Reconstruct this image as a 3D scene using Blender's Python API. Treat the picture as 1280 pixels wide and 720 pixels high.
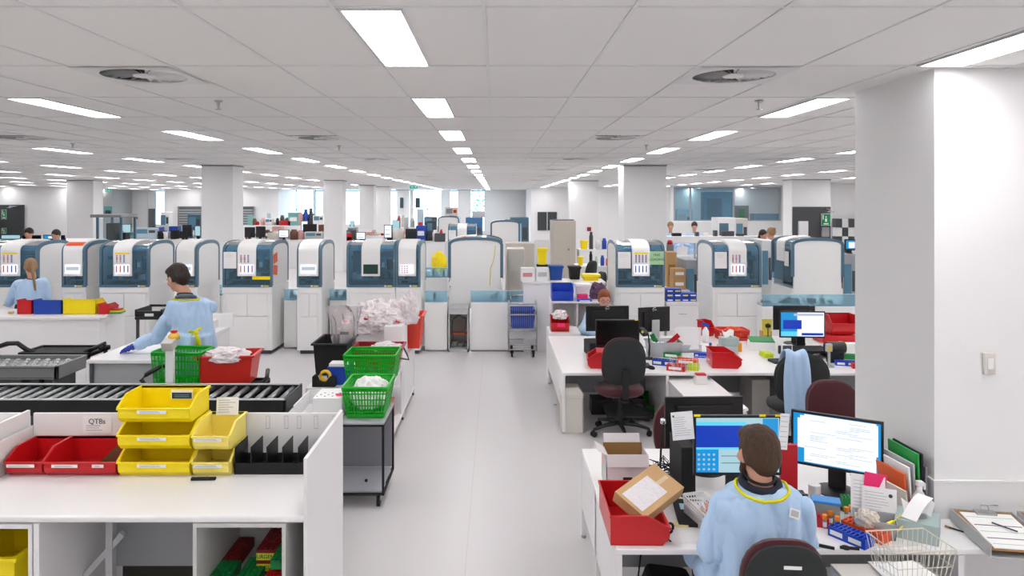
import bpy, bmesh, math, random
from mathutils import Vector, Matrix, Euler, noise
for o in list(bpy.data.objects): bpy.data.objects.remove(o)
R = math.radians
F, CX, CY, HC = 889.0, 620.0, 252.0, 2.4      # focal length in pixels, vanishing point, camera height
CEIL = 3.142
scn = bpy.context.scene
COL = scn.collection
# ---------------------------------------------------------------- camera, world, exposure
cam = bpy.data.cameras.new('camera'); cam.sensor_width = 36; cam.lens = F/1280*36
cam.shift_x = (640-CX)/1280; cam.shift_y = -(360-CY)/1280
cam.clip_start = .05; cam.clip_end = 300
co = bpy.data.objects.new('camera', cam); COL.objects.link(co)
co.location = (0, 0, HC); co.rotation_euler = (R(90), 0, 0); scn.camera = co
w = bpy.data.worlds.new('sky'); scn.world = w; w.use_nodes = True
bgn = w.node_tree.nodes['Background']; bgn.inputs[0].default_value = (.78, .9, 1, 1); bgn.inputs[1].default_value = 6.5
scn.view_settings.view_transform = 'Standard'; scn.view_settings.look = 'None'
scn.view_settings.gamma = 1; scn.view_settings.use_curve_mapping = False
scn.view_settings.exposure = 0.3
LAMP = 17.0                                     # emission of the ceiling panels
# ---------------------------------------------------------------- materials
def lin(c):
    if isinstance(c, str):
        c = c.lstrip('#'); c = [int(c[i:i+2], 16)/255 for i in (0, 2, 4)]
    return [x/12.92 if x <= .04045 else ((x+.055)/1.055)**2.4 for x in c]
MAT = {}
def mat(name, col, rough=.5, metal=0, emit=0, alpha=1, bump=0, bscale=60, var=.04, vscale=4, coat=0, sheen=0, stretch=None):
    if name in MAT: return MAT[name]
    m = bpy.data.materials.new(name); m.use_nodes = True; MAT[name] = m
    nt = m.node_tree; n = nt.nodes; l = nt.links; b = n['Principled BSDF']
    c = lin(col); b.inputs['Base Color'].default_value = (*c, 1)
    b.inputs['Roughness'].default_value = rough; b.inputs['Metallic'].default_value = metal
    b.inputs['Alpha'].default_value = alpha
    b.inputs['Coat Weight'].default_value = coat; b.inputs['Sheen Weight'].default_value = sheen
    tc = n.new('ShaderNodeTexCoord')
    src = tc.outputs['Object']
    if stretch:
        mp = n.new('ShaderNodeMapping'); mp.inputs['Scale'].default_value = stretch; l.new(src, mp.inputs[0]); src = mp.outputs[0]
    if emit:
        b.inputs['Emission Color'].default_value = (*c, 1); b.inputs['Emission Strength'].default_value = emit
        b.inputs['Base Color'].default_value = (*[x*.1 for x in c], 1)
    elif var:
        nz = n.new('ShaderNodeTexNoise'); nz.inputs['Scale'].default_value = vscale; nz.inputs['Detail'].default_value = 4
        l.new(src, nz.inputs['Vector'])
        mx = n.new('ShaderNodeMix'); mx.data_type = 'RGBA'
        mx.inputs[6].default_value = (*[x*(1-var) for x in c], 1); mx.inputs[7].default_value = (*[min(1, x*(1+var)) for x in c], 1)
        l.new(nz.outputs['Fac'], mx.inputs[0]); l.new(mx.outputs[2], b.inputs['Base Color'])
    if bump:
        nb = n.new('ShaderNodeTexNoise'); nb.inputs['Scale'].default_value = bscale; nb.inputs['Detail'].default_value = 5
        l.new(src, nb.inputs['Vector'])
        bp = n.new('ShaderNodeBump'); bp.inputs['Strength'].default_value = bump; bp.inputs['Distance'].default_value = .01
        l.new(nb.outputs['Fac'], bp.inputs['Height']); l.new(bp.outputs[0], b.inputs['Normal'])
    return m
def glassy(name, col, tint=.5, rough=.06, gloss=.12):
    """thin tinted clear sheet: transparent tint plus a surface reflection"""
    m = bpy.data.materials.new(name); m.use_nodes = True; MAT[name] = m
    n = m.node_tree.nodes; l = m.node_tree.links; n.clear()
    o = n.new('ShaderNodeOutputMaterial'); t = n.new('ShaderNodeBsdfTransparent'); g = n.new('ShaderNodeBsdfGlossy')
    d = n.new('ShaderNodeBsdfDiffuse'); c = lin(col)
    t.inputs[0].default_value = (*c, 1); g.inputs['Roughness'].default_value = rough; d.inputs[0].default_value = (*c, 1)
    m1 = n.new('ShaderNodeMixShader'); m1.inputs[0].default_value = tint; l.new(t.outputs[0], m1.inputs[1]); l.new(d.outputs[0], m1.inputs[2])
    fr = n.new('ShaderNodeLayerWeight'); fr.inputs[0].default_value = gloss
    m2 = n.new('ShaderNodeMixShader'); l.new(fr.outputs['Fresnel'], m2.inputs[0]); l.new(m1.outputs[0], m2.inputs[1]); l.new(g.outputs[0], m2.inputs[2])
    l.new(m2.outputs[0], o.inputs[0]); return m
WALL = mat('wall_paint', '#f3f3f3', .6, bump=.03, bscale=300, var=.01)
COLP = mat('column_paint', '#eeeeee', .55, bump=.03, bscale=300, var=.015)
TILE = mat('ceiling_tile', '#efeeec', .85, bump=.08, bscale=500, var=.025, vscale=.6)
TBAR = mat('ceiling_bar', '#e8e8e8', .5)
SHADOW = mat('ceiling_gap', '#8b8b8b', .8)
DIFF = mat('lamp_diffuser', '#fffcfd', .4, emit=LAMP)
LFRAME = mat('lamp_frame', '#e2e2e2', .4)
WHITE = mat('white_laminate', '#efeeee', .3, var=.01)
WSIDE = mat('white_board', '#ecebec', .4, var=.015)
WPLAS = mat('white_plastic', '#ededed', .35, var=.01)
IVORY = mat('ivory_plastic', '#d9d4cc', .45)
LGREY = mat('light_grey', '#b9bbbd', .45)
GREY = mat('mid_grey', '#85878a', .45)
DGREY = mat('dark_grey', '#46494c', .5)
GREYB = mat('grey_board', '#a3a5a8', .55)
BLACK = mat('black_plastic', '#17181a', .42)
SOOT = mat('matt_black', '#0f1011', .7)
STEEL = mat('brushed_steel', '#b8babc', .32, 1, var=.05, stretch=(1, 1, 30))
CHROME = mat('chrome', '#d5d7d9', .12, 1)
ALU = mat('aluminium', '#8f9290', .42, .75)
RED = mat('red_plastic', '#c9171f', .32, var=.05)
DRED = mat('crimson_plastic', '#a81426', .32, var=.05)
YEL = mat('yellow_plastic', '#ffe300', .4, var=.04)
PYEL = mat('pale_yellow_plastic', '#fbe872', .35, var=.04)
GREEN = mat('green_plastic', '#11ad20', .35, var=.06)
DGREEN = mat('rack_green', '#0d8a45', .4)
BLUE = mat('blue_plastic', '#1b46ad', .35)
RBLUE = mat('royal_blue', '#1747c4', .35)
ORANGE = mat('orange_plastic', '#ea5a22', .4)
PINK = mat('pink_card', '#f42b74', .6)
LIME = mat('lime_card', '#c9db2a', .6)
TEAL = mat('teal_plastic', '#4fb4ac', .4)
PAPER = mat('paper', '#f4f4f4', .8, var=.015)
CARD = mat('cardboard', '#c19a68', .8, bump=.05, bscale=200, var=.08)
DCARD = mat('brown_cardboard', '#9a7442', .85, var=.1)
INK = mat('ink', '#3a3d44', .7)
LINK = mat('light_ink', '#9da2ac', .7)
HULL = mat('machine_white', '#f0f0ef', .35, var=.01)
TRIM = mat('machine_blue_grey', '#4c6f84', .35, coat=.3)
MDARK = mat('machine_interior', '#2b3f4b', .5)
MDK2 = mat('machine_interior_mid', '#5a8aa4', .45)
SCREENW = mat('screen_white', '#e9f0fa', .3, emit=.95)
SCRB = mat('screen_blue', '#0e8fd0', .3, emit=.85)
SCRD = mat('screen_navy', '#0c36b0', .3, emit=.85)
SCRC = mat('screen_cyan', '#5fd0ee', .3, emit=.85)
SCRG = mat('screen_pale', '#a8cdd8', .3, emit=.8)
SCRL = mat('screen_text_grey', '#b8c2d4', .3, emit=.75)
SCRK = mat('screen_green_dark', '#173a30', .3, emit=.5)
OFF = mat('screen_off', '#08090a', .25)
MAROON = mat('maroon_fabric', '#4a1a22', .9, bump=.3, bscale=500, sheen=.2)
CHAIRB = mat('chair_black', '#262a2b', .75, bump=.15, bscale=300)
GOWN = mat('gown_fabric', '#b6d4f4', .85, bump=.25, bscale=25, var=.05, vscale=9, sheen=.2)
NAVY = mat('navy_cloth', '#1c2233', .85)
GREYT = mat('grey_cloth', '#5d6a75', .85)
YTRIM = mat('yellow_tape', '#e6e11c', .7)
SKIN = mat('skin', '#cf9a82', .5, var=.06, vscale=12)
GLOVE = mat('blue_glove', '#2f3fb6', .5)
HBROWN = mat('brown_hair', '#4d3725', .6, bump=.9, bscale=70, var=.5, vscale=30, stretch=(5, 5, .6))
HDARK = mat('dark_hair', '#2a1e18', .6, bump=.8, bscale=60, var=.25, vscale=20)
HBLOND = mat('blond_hair', '#9b7a56', .6, bump=.8, bscale=60, var=.3, vscale=20, stretch=(4, 4, .6))
HRED = mat('ginger_hair', '#8a4724', .6, bump=.8, bscale=60, var=.25, vscale=20)
JEAN = mat('dark_trousers', '#23262f', .85)
GUARD = glassy('blue_guard_acrylic', '#b4e0f2', .26)
CANOPY = glassy('canopy_acrylic', '#9cc4d8', .18)
GLASS = glassy('window_glass', '#f1f8fb', .05)
CLEAR = glassy('clear_plastic', '#eef2f4', .28, .15, .2)
BAG = glassy('bag_film', '#fdf5f7', .8, .2, .3)
BLUEW = glassy('blue_window', '#7fb2cc', .3)
SIGNG = mat('sign_green', '#0f8a52', .5)
EXITG = mat('exit_sign', '#1fb39a', .5, emit=.8)
TAPE = mat('tape', '#d8c6a0', .25); mat('cable_navy', '#16223f', .5); mat('salmon', '#e09a86', .5); mat('lilac', '#bdb0cf', .5); mat('tan', '#d9c27a', .6)
# ---------------------------------------------------------------- geometry helpers
def gz(px, py, z):
    Y = F*(HC-z)/(py-CY); return Vector(((px-CX)*Y/F, Y, z))
def gy(px, py, Y): return Vector(((px-CX)*Y/F, Y, HC-(py-CY)*Y/F))
class MB:
    def __init__(s): s.v = []; s.f = []; s.m = []; s.M = None
    def add(s, vs, fs, m=0):
        b = len(s.v)
        s.v += [tuple(s.M @ Vector(v)) for v in vs] if s.M else [tuple(v) for v in vs]
        s.f += [tuple(i+b for i in f) for f in fs]; s.m += [m]*len(fs)
        return s
    def box(s, x0, x1, y0, y1, z0, z1, m=0):
        if x0 > x1: x0, x1 = x1, x0
        if y0 > y1: y0, y1 = y1, y0
        if z0 > z1: z0, z1 = z1, z0
        return s.add([(x0,y0,z0),(x1,y0,z0),(x1,y1,z0),(x0,y1,z0),(x0,y0,z1),(x1,y0,z1),(x1,y1,z1),(x0,y1,z1)],
              [(0,3,2,1),(4,5,6,7),(0,1,5,4),(1,2,6,5),(2,3,7,6),(3,0,4,7)], m)
    def cb(s, c, d, rot=(0,0,0), m=0):
        E = Euler([R(a) for a in rot]).to_matrix(); c = Vector(c); h = [x/2 for x in d]
        vs = [c+E@Vector((a*h[0], b*h[1], e*h[2])) for e in (-1,1) for a,b in ((-1,-1),(1,-1),(1,1),(-1,1))]
        return s.add(vs, [(0,3,2,1),(4,5,6,7),(0,1,5,4),(1,2,6,5),(2,3,7,6),(3,0,4,7)], m)
    def ring(s, c, t, r, seg, ref=None):
        t = Vector(t).normalized(); a = Vector((0,0,1)) if abs(t.z) < .9 else Vector((1,0,0))
        u = t.cross(a).normalized(); v = t.cross(u)
        return [Vector(c)+u*(math.cos(2*math.pi*i/seg)*r)+v*(math.sin(2*math.pi*i/seg)*r) for i in range(seg)]
    def cyl(s, p0, p1, r0, r1=None, seg=12, m=0):
        r1 = r0 if r1 is None else r1; p0 = Vector(p0); p1 = Vector(p1)
        a = s.ring(p0, p1-p0, r0, seg); b = s.ring(p1, p1-p0, r1, seg)
        return s.add(a+b, [(i,(i+1)%seg,seg+(i+1)%seg,seg+i) for i in range(seg)]+[tuple(range(seg))[::-1], tuple(range(seg,2*seg))], m)
    def tube(s, pts, r, seg=8, m=0, closed=False):
        pts = [Vector(p) for p in pts]; n = len(pts); rings = []
        for i, p in enumerate(pts):
            if closed: t = pts[(i+1)%n]-pts[i-1]
            else: t = pts[min(i+1, n-1)]-pts[max(i-1, 0)]
            rings.append(s.ring(p, t, r[i] if isinstance(r, (list, tuple)) else r, seg))
        vs = [v for q in rings for v in q]; fs = []
        for k in range(n if closed else n-1):
            k2 = (k+1)%n
            fs += [(k*seg+i, k*seg+(i+1)%seg, k2*seg+(i+1)%seg, k2*seg+i) for i in range(seg)]
        if not closed: fs += [tuple(range(seg))[::-1], tuple(range((n-1)*seg, n*seg))]
        return s.add(vs, fs, m)
    def prism(s, poly, ax, a, b, m=0):
        """poly in the plane normal to axis ax, extruded from a to b"""
        def P(p, t): return {'x': (t,p[0],p[1]), 'y': (p[0],t,p[1]), 'z': (p[0],p[1],t)}[ax]
        n = len(poly); vs = [P(p,a) for p in poly]+[P(p,b) for p in poly]
        return s.add(vs, [tuple(range(n)), tuple(range(2*n-1,n-1,-1))]+[(i,n+i,n+(i+1)%n,(i+1)%n) for i in range(n)], m)
    def sheet(s, poly, ax, a, b, m=0):
        """open curved sheet following a polyline"""
        def P(p, t): return {'x': (t,p[0],p[1]), 'y': (p[0],t,p[1]), 'z': (p[0],p[1],t)}[ax]
        n = len(poly); vs = [P(p,a) for p in poly]+[P(p,b) for p in poly]
        return s.add(vs, [(i,i+1,n+i+1,n+i) for i in range(n-1)], m)
    def lathe(s, prof, c=(0,0,0), seg=16, m=0):
        c = Vector(c); vs = []; fs = []
        for r, z in prof: vs += [c+Vector((r*math.cos(2*math.pi*i/seg), r*math.sin(2*math.pi*i/seg), z)) for i in range(seg)]
        for k in range(len(prof)-1): fs += [(k*seg+i, k*seg+(i+1)%seg, (k+1)*seg+(i+1)%seg, (k+1)*seg+i) for i in range(seg)]
        fs += [tuple(range(seg))[::-1], tuple(range((len(prof)-1)*seg, len(prof)*seg))]
        return s.add(vs, fs, m)
    def ell(s, c, r, rot=(0,0,0), seg=16, rg=10, m=0):
        E = Euler([R(a) for a in rot]).to_matrix(); c = Vector(c); vs = []; fs = []
        vs.append(c+E@Vector((0,0,-r[2])))
        for k in range(1, rg):
            a = -math.pi/2+math.pi*k/rg
            vs += [c+E@Vector((r[0]*math.cos(a)*math.cos(2*math.pi*i/seg), r[1]*math.cos(a)*math.sin(2*math.pi*i/seg), r[2]*math.sin(a))) for i in range(seg)]
        vs.append(c+E@Vector((0,0,r[2])))
        fs += [(0, 1+(i+1)%seg, 1+i) for i in range(seg)]
        for k in range(rg-2): fs += [(1+k*seg+i, 1+k*seg+(i+1)%seg, 1+(k+1)*seg+(i+1)%seg, 1+(k+1)*seg+i) for i in range(seg)]
        L = len(vs)-1; q = 1+(rg-2)*seg; fs += [(q+i, q+(i+1)%seg, L) for i in range(seg)]
        return s.add(vs, fs, m)
    def cap(s, p0, r0, p1, r1, seg=14, m=0):
        s.cyl(p0, p1, r0, r1, seg, m); s.ell(p0, (r0,)*3, seg=seg, rg=8, m=m); return s.ell(p1, (r1,)*3, seg=seg, rg=8, m=m)
    def mesh(s, name, mats, smooth=False):
        me = bpy.data.meshes.new(name); me.from_pydata(s.v, [], s.f)
        for m in (mats if isinstance(mats, (list, tuple)) else [mats]): me.materials.append(m)
        for p, i in zip(me.polygons, s.m): p.material_index = i
        bm = bmesh.new(); bm.from_mesh(me)
        if len(s.v) < 40000 and not getattr(s, 'open', False): bmesh.ops.recalc_face_normals(bm, faces=bm.faces)
        bm.to_mesh(me); bm.free()
        if smooth: me.polygons.foreach_set('use_smooth', [True]*len(me.polygons))
        me.update(); return me
    def build(s, name, mats, parent=None, smooth=False, bevel=0, seg=2, loc=None, auto=None):
        me = s.mesh(name, mats, smooth or bool(auto))
        if auto: me.set_sharp_from_angle(angle=R(auto))
        o = bpy.data.objects.new(name, me); COL.objects.link(o); o.parent = parent
        if loc is not None: o.location = loc
        if bevel:
            b = o.modifiers.new('bevel', 'BEVEL'); b.width = bevel; b.segments = seg; b.limit_method = 'ANGLE'; b.angle_limit = R(40)
        return o
def tag(o, label=None, cat=None, group=None, kind=None):
    if label: o['label'] = label
    if cat: o['category'] = cat
    if group: o['group'] = group
    if kind: o['kind'] = kind
    return o
def thing(name, label, cat, loc=(0,0,0), rz=0, group=None):
    o = bpy.data.objects.new(name, None); o.empty_display_size = .1; COL.objects.link(o)
    o.location = loc; o.rotation_euler = (0, 0, R(rz)); return tag(o, label, cat, group)
def copy_tree(o, loc=None, rz=None, label=None, group=None, parent=None, link=True):
    kids = [c for c in KIDS.get(o.name, [])] if o.name in KIDS else list(o.children)
    c = o.copy(); COL.objects.link(c); c.parent = parent
    if loc is not None: c.location = loc
    if rz is not None: c.rotation_euler = (0, 0, R(rz))
    if label: c['label'] = label
    if group: c['group'] = group
    for k in kids: copy_tree(k, parent=c)
    return c
KIDS = {}
def text(s, size, mat_, parent, loc, rot=(90,0,0), name='lettering', align='CENTER', depth=.0008):
    cu = bpy.data.curves.new(name, 'FONT'); cu.body = s; cu.size = size; cu.align_x = align; cu.align_y = 'CENTER'; cu.extrude = depth
    t = bpy.data.objects.new(name, cu); COL.objects.link(t)
    me = bpy.data.meshes.new_from_object(t); bpy.data.objects.remove(t); bpy.data.curves.remove(cu)
    me.name = name; me.materials.clear(); me.materials.append(mat_)
    o = bpy.data.objects.new(name, me); COL.objects.link(o); o.parent = parent; o.location = loc; o.rotation_euler = [R(a) for a in rot]
    return o
def lines(mb, x0, x1, z0, z1, y, n, m=1, seed=0, th=.0022, frac=1):
    """rows of fake small print on a vertical sheet"""
    rr = random.Random(seed)
    for i in range(n):
        z = z1-(z1-z0)*(i+.5)/n; xe = x0+(x1-x0)*(.55+.45*rr.random())*frac
        mb.box(x0, xe, y-.0006, y, z-th/2, z+th/2, m)
def V(*a): return Vector(a)
# ---------------------------------------------------------------- the room
TX, TX0, TZ, TZ0 = .578, -.047, 1.178, 2.72
XL, XR, YB, YF = -30.0, 17.0, -5.0, 45.5
floor = mat('vinyl_floor', '#d1cecf', .36, bump=.02, bscale=40, var=.02, vscale=.8)
MB().box(XL, XR, YB, YF, -.1, 0).build('floor', floor); tag(bpy.data.objects['floor'], kind='structure')
m = MB()                                                   # welded vinyl seams
fl = bpy.data.objects['floor']
for x in (-2.2, -.2, 1.8, 3.8): m.box(x-.002, x+.002, YB, YF, 0, .0006)
m.build('floor_seam', mat('seam', '#c2babf', .4), fl)
ce = MB().box(XL, XR, YB, YF, CEIL+.03, CEIL+.13).build('ceiling', [TILE]); tag(ce, kind='structure')
# light positions
rows = range(-9, 6); LW = .229
def light_xy(k, j): return (-.484+2.91*k, TZ0+2.356*j)
vents = [(TX0+TX*(i), 3.898+4.12*j) for i in (-4+6*0, -10, 2, 8, -16) for j in range(0, 6)]
vents = [(x, TZ0+TZ*(1+3.5*j)) for x in [TX0+TX*i for i in (-4, -10, 2, 8, -16)] for j in range(0, 6)]
def near(a, b, e=.02): return abs(a-b) < e
tm = None
ntile = 0
LX = [light_xy(k, 0)[0] for k in range(-12, 8)]
def cut(x, y):                                            # what else sits in this ceiling cell
    for k in range(-10, 7):
        lx = light_xy(k, 0)[0]
        if x-.01 < lx < x+TX:
            jj = (y-TZ0)/2.356
            if abs(jj-round(jj)) < .05: return ('light', lx)
    for vx, vy in vents:
        if near(vx, x) and y-.01 < vy < y+TZ-.01: return ('vent', vy)
    return None
meshes = {}
def tile_mesh(a, b, c, d):
    key = tuple(round(v, 3) for v in (a, b, c, d))
    if key not in meshes:
        g = .0085
        meshes[key] = MB().box(a+g, b-g, c+g, d-g, 0, .022).mesh('tile', [TILE])
    return meshes[key]
for j in range(-1, 6):
    for i in range(-14, 16):
        x, y = TX0+TX*i, TZ0+TZ*j
        px = [CX+F*xx/yy for xx in (x, x+TX) for yy in (max(y, .5), y+TZ)]
        if max(px) < -60 or min(px) > 1340 or (y < 3.9 and abs(x) > 4.5): continue
        c = cut(x, y); rects = [(0, TX, 0, TZ)]
        if c and c[0] == 'light':
            o = c[1]-x; rects = [(0, o-LW/2, 0, TZ), (o+LW/2, TX, 0, TZ)]
        elif c: rects = [(0, TX, 0, .001)]; v0 = c[1]-y; rects = [r for r in ((0, TX, 0, v0), (0, TX, v0+TX, TZ)) if r[3]-r[2] > .1]
        for (a, b, cc, d) in rects:
            if b-a < .05: continue
            t = bpy.data.objects.new('tile', tile_mesh(a, b, cc, d)); COL.objects.link(t); t.parent = ce
            t.location = (x, y, CEIL+.004); ntile += 1
m = MB(); b = .008
for i in range(int((XL-TX0)/TX), int((XR-TX0)/TX)+1):
    x = TX0+TX*i; m.box(x-b, x+b, YB, YF, CEIL-.002, CEIL+.008)
for j in range(int((YB-TZ0)/TZ), int((YF-TZ0)/TZ)+1):
    y = TZ0+TZ*j; m.box(XL, XR, y-b, y+b, CEIL-.001, CEIL+.0085)
tag(m.build('ceiling_bar', TBAR, ce), kind='stuff')
m = MB()                                                   # far field: lay-in tiles beyond the near ones
for j in range(-7, 36):
    if -1 <= j < 6: continue
    for i in range(-50, 29):
        x, y = TX0+TX*i, TZ0+TZ*j
        m.box(x+.0085, x+TX-.0085, y+.0085, y+TZ-.0085, CEIL+.004, CEIL+.02)
for j in range(-1, 6):
    for i in range(-50, 29):
        x, y = TX0+TX*i, TZ0+TZ*j
        px = [CX+F*xx/yy for xx in (x, x+TX) for yy in (max(y, .5), y+TZ)]
        if not (-14 <= i < 16) or max(px) < -60 or min(px) > 1340 or (y < 3.9 and abs(x) > 4.5):
            m.box(x+.0085, x+TX-.0085, y+.0085, y+TZ-.0085, CEIL+.004, CEIL+.02)
tag(m.build('tile_field', TILE, ce), kind='stuff')
print('tiles', ntile)
# ceiling lights
fm = MB(); a, L = LW/2, TZ
for s in (-1, 1): fm.box(s*a, s*(a+.012), .01, L-.01, -.006, .03)
fm.box(-a, a, .01, .028, -.006, .03); fm.box(-a, a, L-.028, L-.01, -.006, .03)
frame_me = fm.mesh('frame', [LFRAME])
diff_me = MB().box(-a, a, (.06), L-.06, .0, .012).mesh('diffuser', [DIFF])
both = MB(); both.v = list(fm.v); both.f = list(fm.f); both.m = list(fm.m); both.box(-a, a, .028, L-.028, .0, .012, 1)
both_me = both.mesh('ceiling_light', [LFRAME, DIFF])
ordn = ['nearest', 'second', 'third', 'fourth', 'fifth', 'sixth', 'seventh', 'eighth', 'ninth', 'tenth', 'eleventh', 'twelfth', 'thirteenth', 'fourteenth', 'fifteenth', 'sixteenth', 'seventeenth', 'eighteenth', 'nineteenth', 'twentieth']
def rowname(k):
    if k == 0: return 'row above the central aisle'
    q = ['first', 'second', 'third', 'fourth', 'fifth', 'sixth', 'seventh', 'eighth', 'ninth'][abs(k)-1]
    return '%s row %s of the aisle row' % (q, 'left' if k < 0 else 'right')
for k in rows:
    n = 0
    for j in range(-3, 18):
        x, y = light_xy(k, j)
        if (y < -2 and abs(k) > 2) or y > 43: continue
        if y > 44 or (33.4 < y < 36.2 and x < -20.9) or (y > 35 and 5 < x < 9) or (27.7 < y < 33.2 and x > 13.2) or (40.9 < y and -20 < x < -12) or (32.2 < y < 33.2 and x > 8): continue
        px, py = CX+F*x/max(y, .1), CY-F*(CEIL-HC)/max(y+.6, .1)
        vis = y > 2 and -80 < px < 1300
        if not vis and (y > 12 or k < -4): continue
        if vis:
            lab = 'recessed white ceiling light panel, %s in the %s' % (ordn[n], rowname(k)); n += 1; g = None
        else: lab = 'ceiling light panel out of the frame, place %s, %s' % (ordn[j+3], rowname(k)); g = 'ceiling lights outside the picture'
        if vis and y < 9:
            t = thing('ceiling_light', lab, 'light', (x, y, CEIL), 0, 'ceiling light panels')
            for nm, me in (('frame', frame_me), ('diffuser', diff_me)):
                o = bpy.data.objects.new(nm, me); COL.objects.link(o); o.parent = t
        else:
            o = bpy.data.objects.new('ceiling_light', both_me); COL.objects.link(o); o.location = (x, y, CEIL)
            tag(o, lab, 'light', g or 'ceiling light panels')
# swirl air diffusers
pl = MB(); S = TX-.02; c = S/2; n = 32; ro = .235
# square plate with a round hole
ring = [(c+ro*math.cos(2*math.pi*i/n), c+ro*math.sin(2*math.pi*i/n)) for i in range(n)]
sq = []
for i in range(n):
    a_ = 2*math.pi*i/n; k_ = c/max(abs(math.cos(a_)), abs(math.sin(a_))); sq.append((c+k_*math.cos(a_), c+k_*math.sin(a_)))
pl.add([(p[0], p[1], -.003) for p in ring+sq]+[(p[0], p[1], .003) for p in ring+sq],
       [(i, (i+1)%n, n+(i+1)%n, n+i) for i in range(n)]+[(2*n+i, 2*n+(i+1)%n, 3*n+(i+1)%n, 3*n+i) for i in range(n)]+[(i, (i+1)%n, 2*n+(i+1)%n, 2*n+i) for i in range(n)])
plate_me = pl.mesh('face_plate', [LFRAME])
vn = MB()
for i in range(24):
    a_ = 2*math.pi*i/24; d = Vector((math.cos(a_), math.sin(a_), 0)); t_ = Vector((-d.y, d.x, 0))
    p0, p1 = d*.06+Vector((c, c, 0)), d*.235+Vector((c, c, 0))
    w0, w1 = .003, .012
    vn.add([p0-t_*w0+Vector((0,0,.012)), p0+t_*w0, p1+t_*w1, p1-t_*w1+Vector((0,0,.022))], [(0,1,2,3)])
vane_me = vn.mesh('vanes', [LFRAME])
hub_me = MB().lathe([(.0, -.006), (.06, -.006), (.065, .004), (.0, .004)], (c, c, 0), 20).mesh('hub', [LFRAME])
back_me = MB().box(.0, S, 0, S, .03, .034).mesh('backing', [mat('duct_dark', '#3a3d3d', .8)])
vl = {(-4, 0): 'round swirl air vent near the ceiling light panel at upper left', (2, 0): 'round swirl air vent beside the big right column top'}
n = 0
for vi, (x, y) in enumerate(vents):
    i = round((x-TX0)/TX); j = vi % 6
    px, py = CX+F*x/y, 0
    if not -60 < px < 1200: continue
    side = {-4: 'line just left of the aisle', -10: 'second line left of the aisle', -16: 'third line left of the aisle', 2: 'line just right of the aisle', 8: 'second line right of the aisle'}[i]
    lab = 'swirl air vent %s from the camera, %s' % (['first', 'second', 'third', 'fourth', 'fifth', 'sixth'][j], side)
    if j == 0 and (i, 0) in vl: lab = vl[(i, 0)]
    t = thing('air_vent', lab, 'vent', (x+.01, y+.01, CEIL-.002), 0, 'ceiling air vents')
    for nm, me in (('face_plate', plate_me), ('vanes', vane_me), ('hub', hub_me), ('backing', back_me)):
        o = bpy.data.objects.new(nm, me); COL.objects.link(o); o.parent = t
# sprinklers
sp = MB().lathe([(.03, 0), (.03, -.006), (.012, -.012), (.009, -.04), (.004, -.06), (.022, -.062), (.022, -.066), (0, -.066)], seg=10).mesh('sprinkler', [STEEL])
for (px, py, lab) in ((273, 130, 'small pendant sprinkler in the ceiling left of the aisle row'), (949, 130, 'small pendant sprinkler in the ceiling left of the big column'),
                      (91, 183, 'small pendant sprinkler in the ceiling at far left'), (424, 186, 'small pendant sprinkler beyond the second round vent'), (808, 185, 'small pendant sprinkler before the middle right column')):
    Y = F*(CEIL-HC)/(CY-py+4); o = bpy.data.objects.new('sprinkler', sp); COL.objects.link(o); o.location = ((px-CX)*Y/F, Y, CEIL)
    tag(o, lab, 'sprinkler', 'ceiling sprinklers')
# walls
def st(name, m, mats, **k): o = m.build(name, mats, **k); return tag(o, kind='structure')
st('wall_left', MB().box(XL-.2, XL, YB, YF, 0, CEIL+.1), WALL); st('wall_right', MB().box(XR, XR+.2, YB, YF, 0, CEIL+.1), WALL)
st('wall_front', MB().box(XL, XR, YB-.2, YB, 0, CEIL+.1), WALL)
def px2x(px, Y): return (px-CX)*Y/F
# back wall with windows: openings given by image columns
m = MB(); Yb = 45.5
ops = [(349, 392, .9), (394, 404, .9), (431, 450, .9), (487, 502, .5), (516, 552, .5), (562, 574, .5), (588, 606, .5)]
ops += [(194, 206, .9)]; ops.sort()
x = XL
for a, b_, s in ops:
    xa, xb = px2x(a, Yb), px2x(b_, Yb)
    m.box(x, xa, Yb, Yb+.3, 0, CEIL+.1); m.box(xa, xb, Yb, Yb+.3, 0, s); x = xb
m.box(x, XR, Yb, Yb+.3, 0, CEIL+.1); st('wall_back', m, WALL)
for i, (a, b_, s) in enumerate(ops):
    xa, xb = px2x(a, Yb), px2x(b_, Yb); q = MB()
    for xx in ([xa, (xa+xb)/2, xb] if xb-xa > 1.2 else [xa, xb]): q.box(xx-.03, xx+.03, Yb+.02, Yb+.1, s, CEIL)
    for zz in (s, 1.9 if xb-xa > 1.2 else CEIL-.05, CEIL-.03): q.box(xa, xb, Yb+.02, Yb+.1, zz-.03, zz+.03)
    wf = st('window_%d' % (i+1), q, [mat('window_frame', '#8fa6ae', .4)])
    MB().box(xa, xb, Yb+.05, Yb+.06, s, CEIL).build('pane', [GLASS], wf)
# boxed-in volumes standing before the back wall
def vol(name, a, b_, Y, z1=None, back=None, M=WALL):
    return st(name, MB().box(px2x(a, Y), px2x(b_, Y), Y, back or Yb, 0, z1 or CEIL+.05), M)
vol('wall_far_left', -240, 83, 34.7, back=36.2)
vol('wall_mid_left', 206, 348, 42)
vol('wall_centre', 664, 712, 37.5, back=44)
vol('wall_mid_right', 748, 838, 36)
vol('wall_far_right', 1036, 1200, 29, back=32.9)
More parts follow.
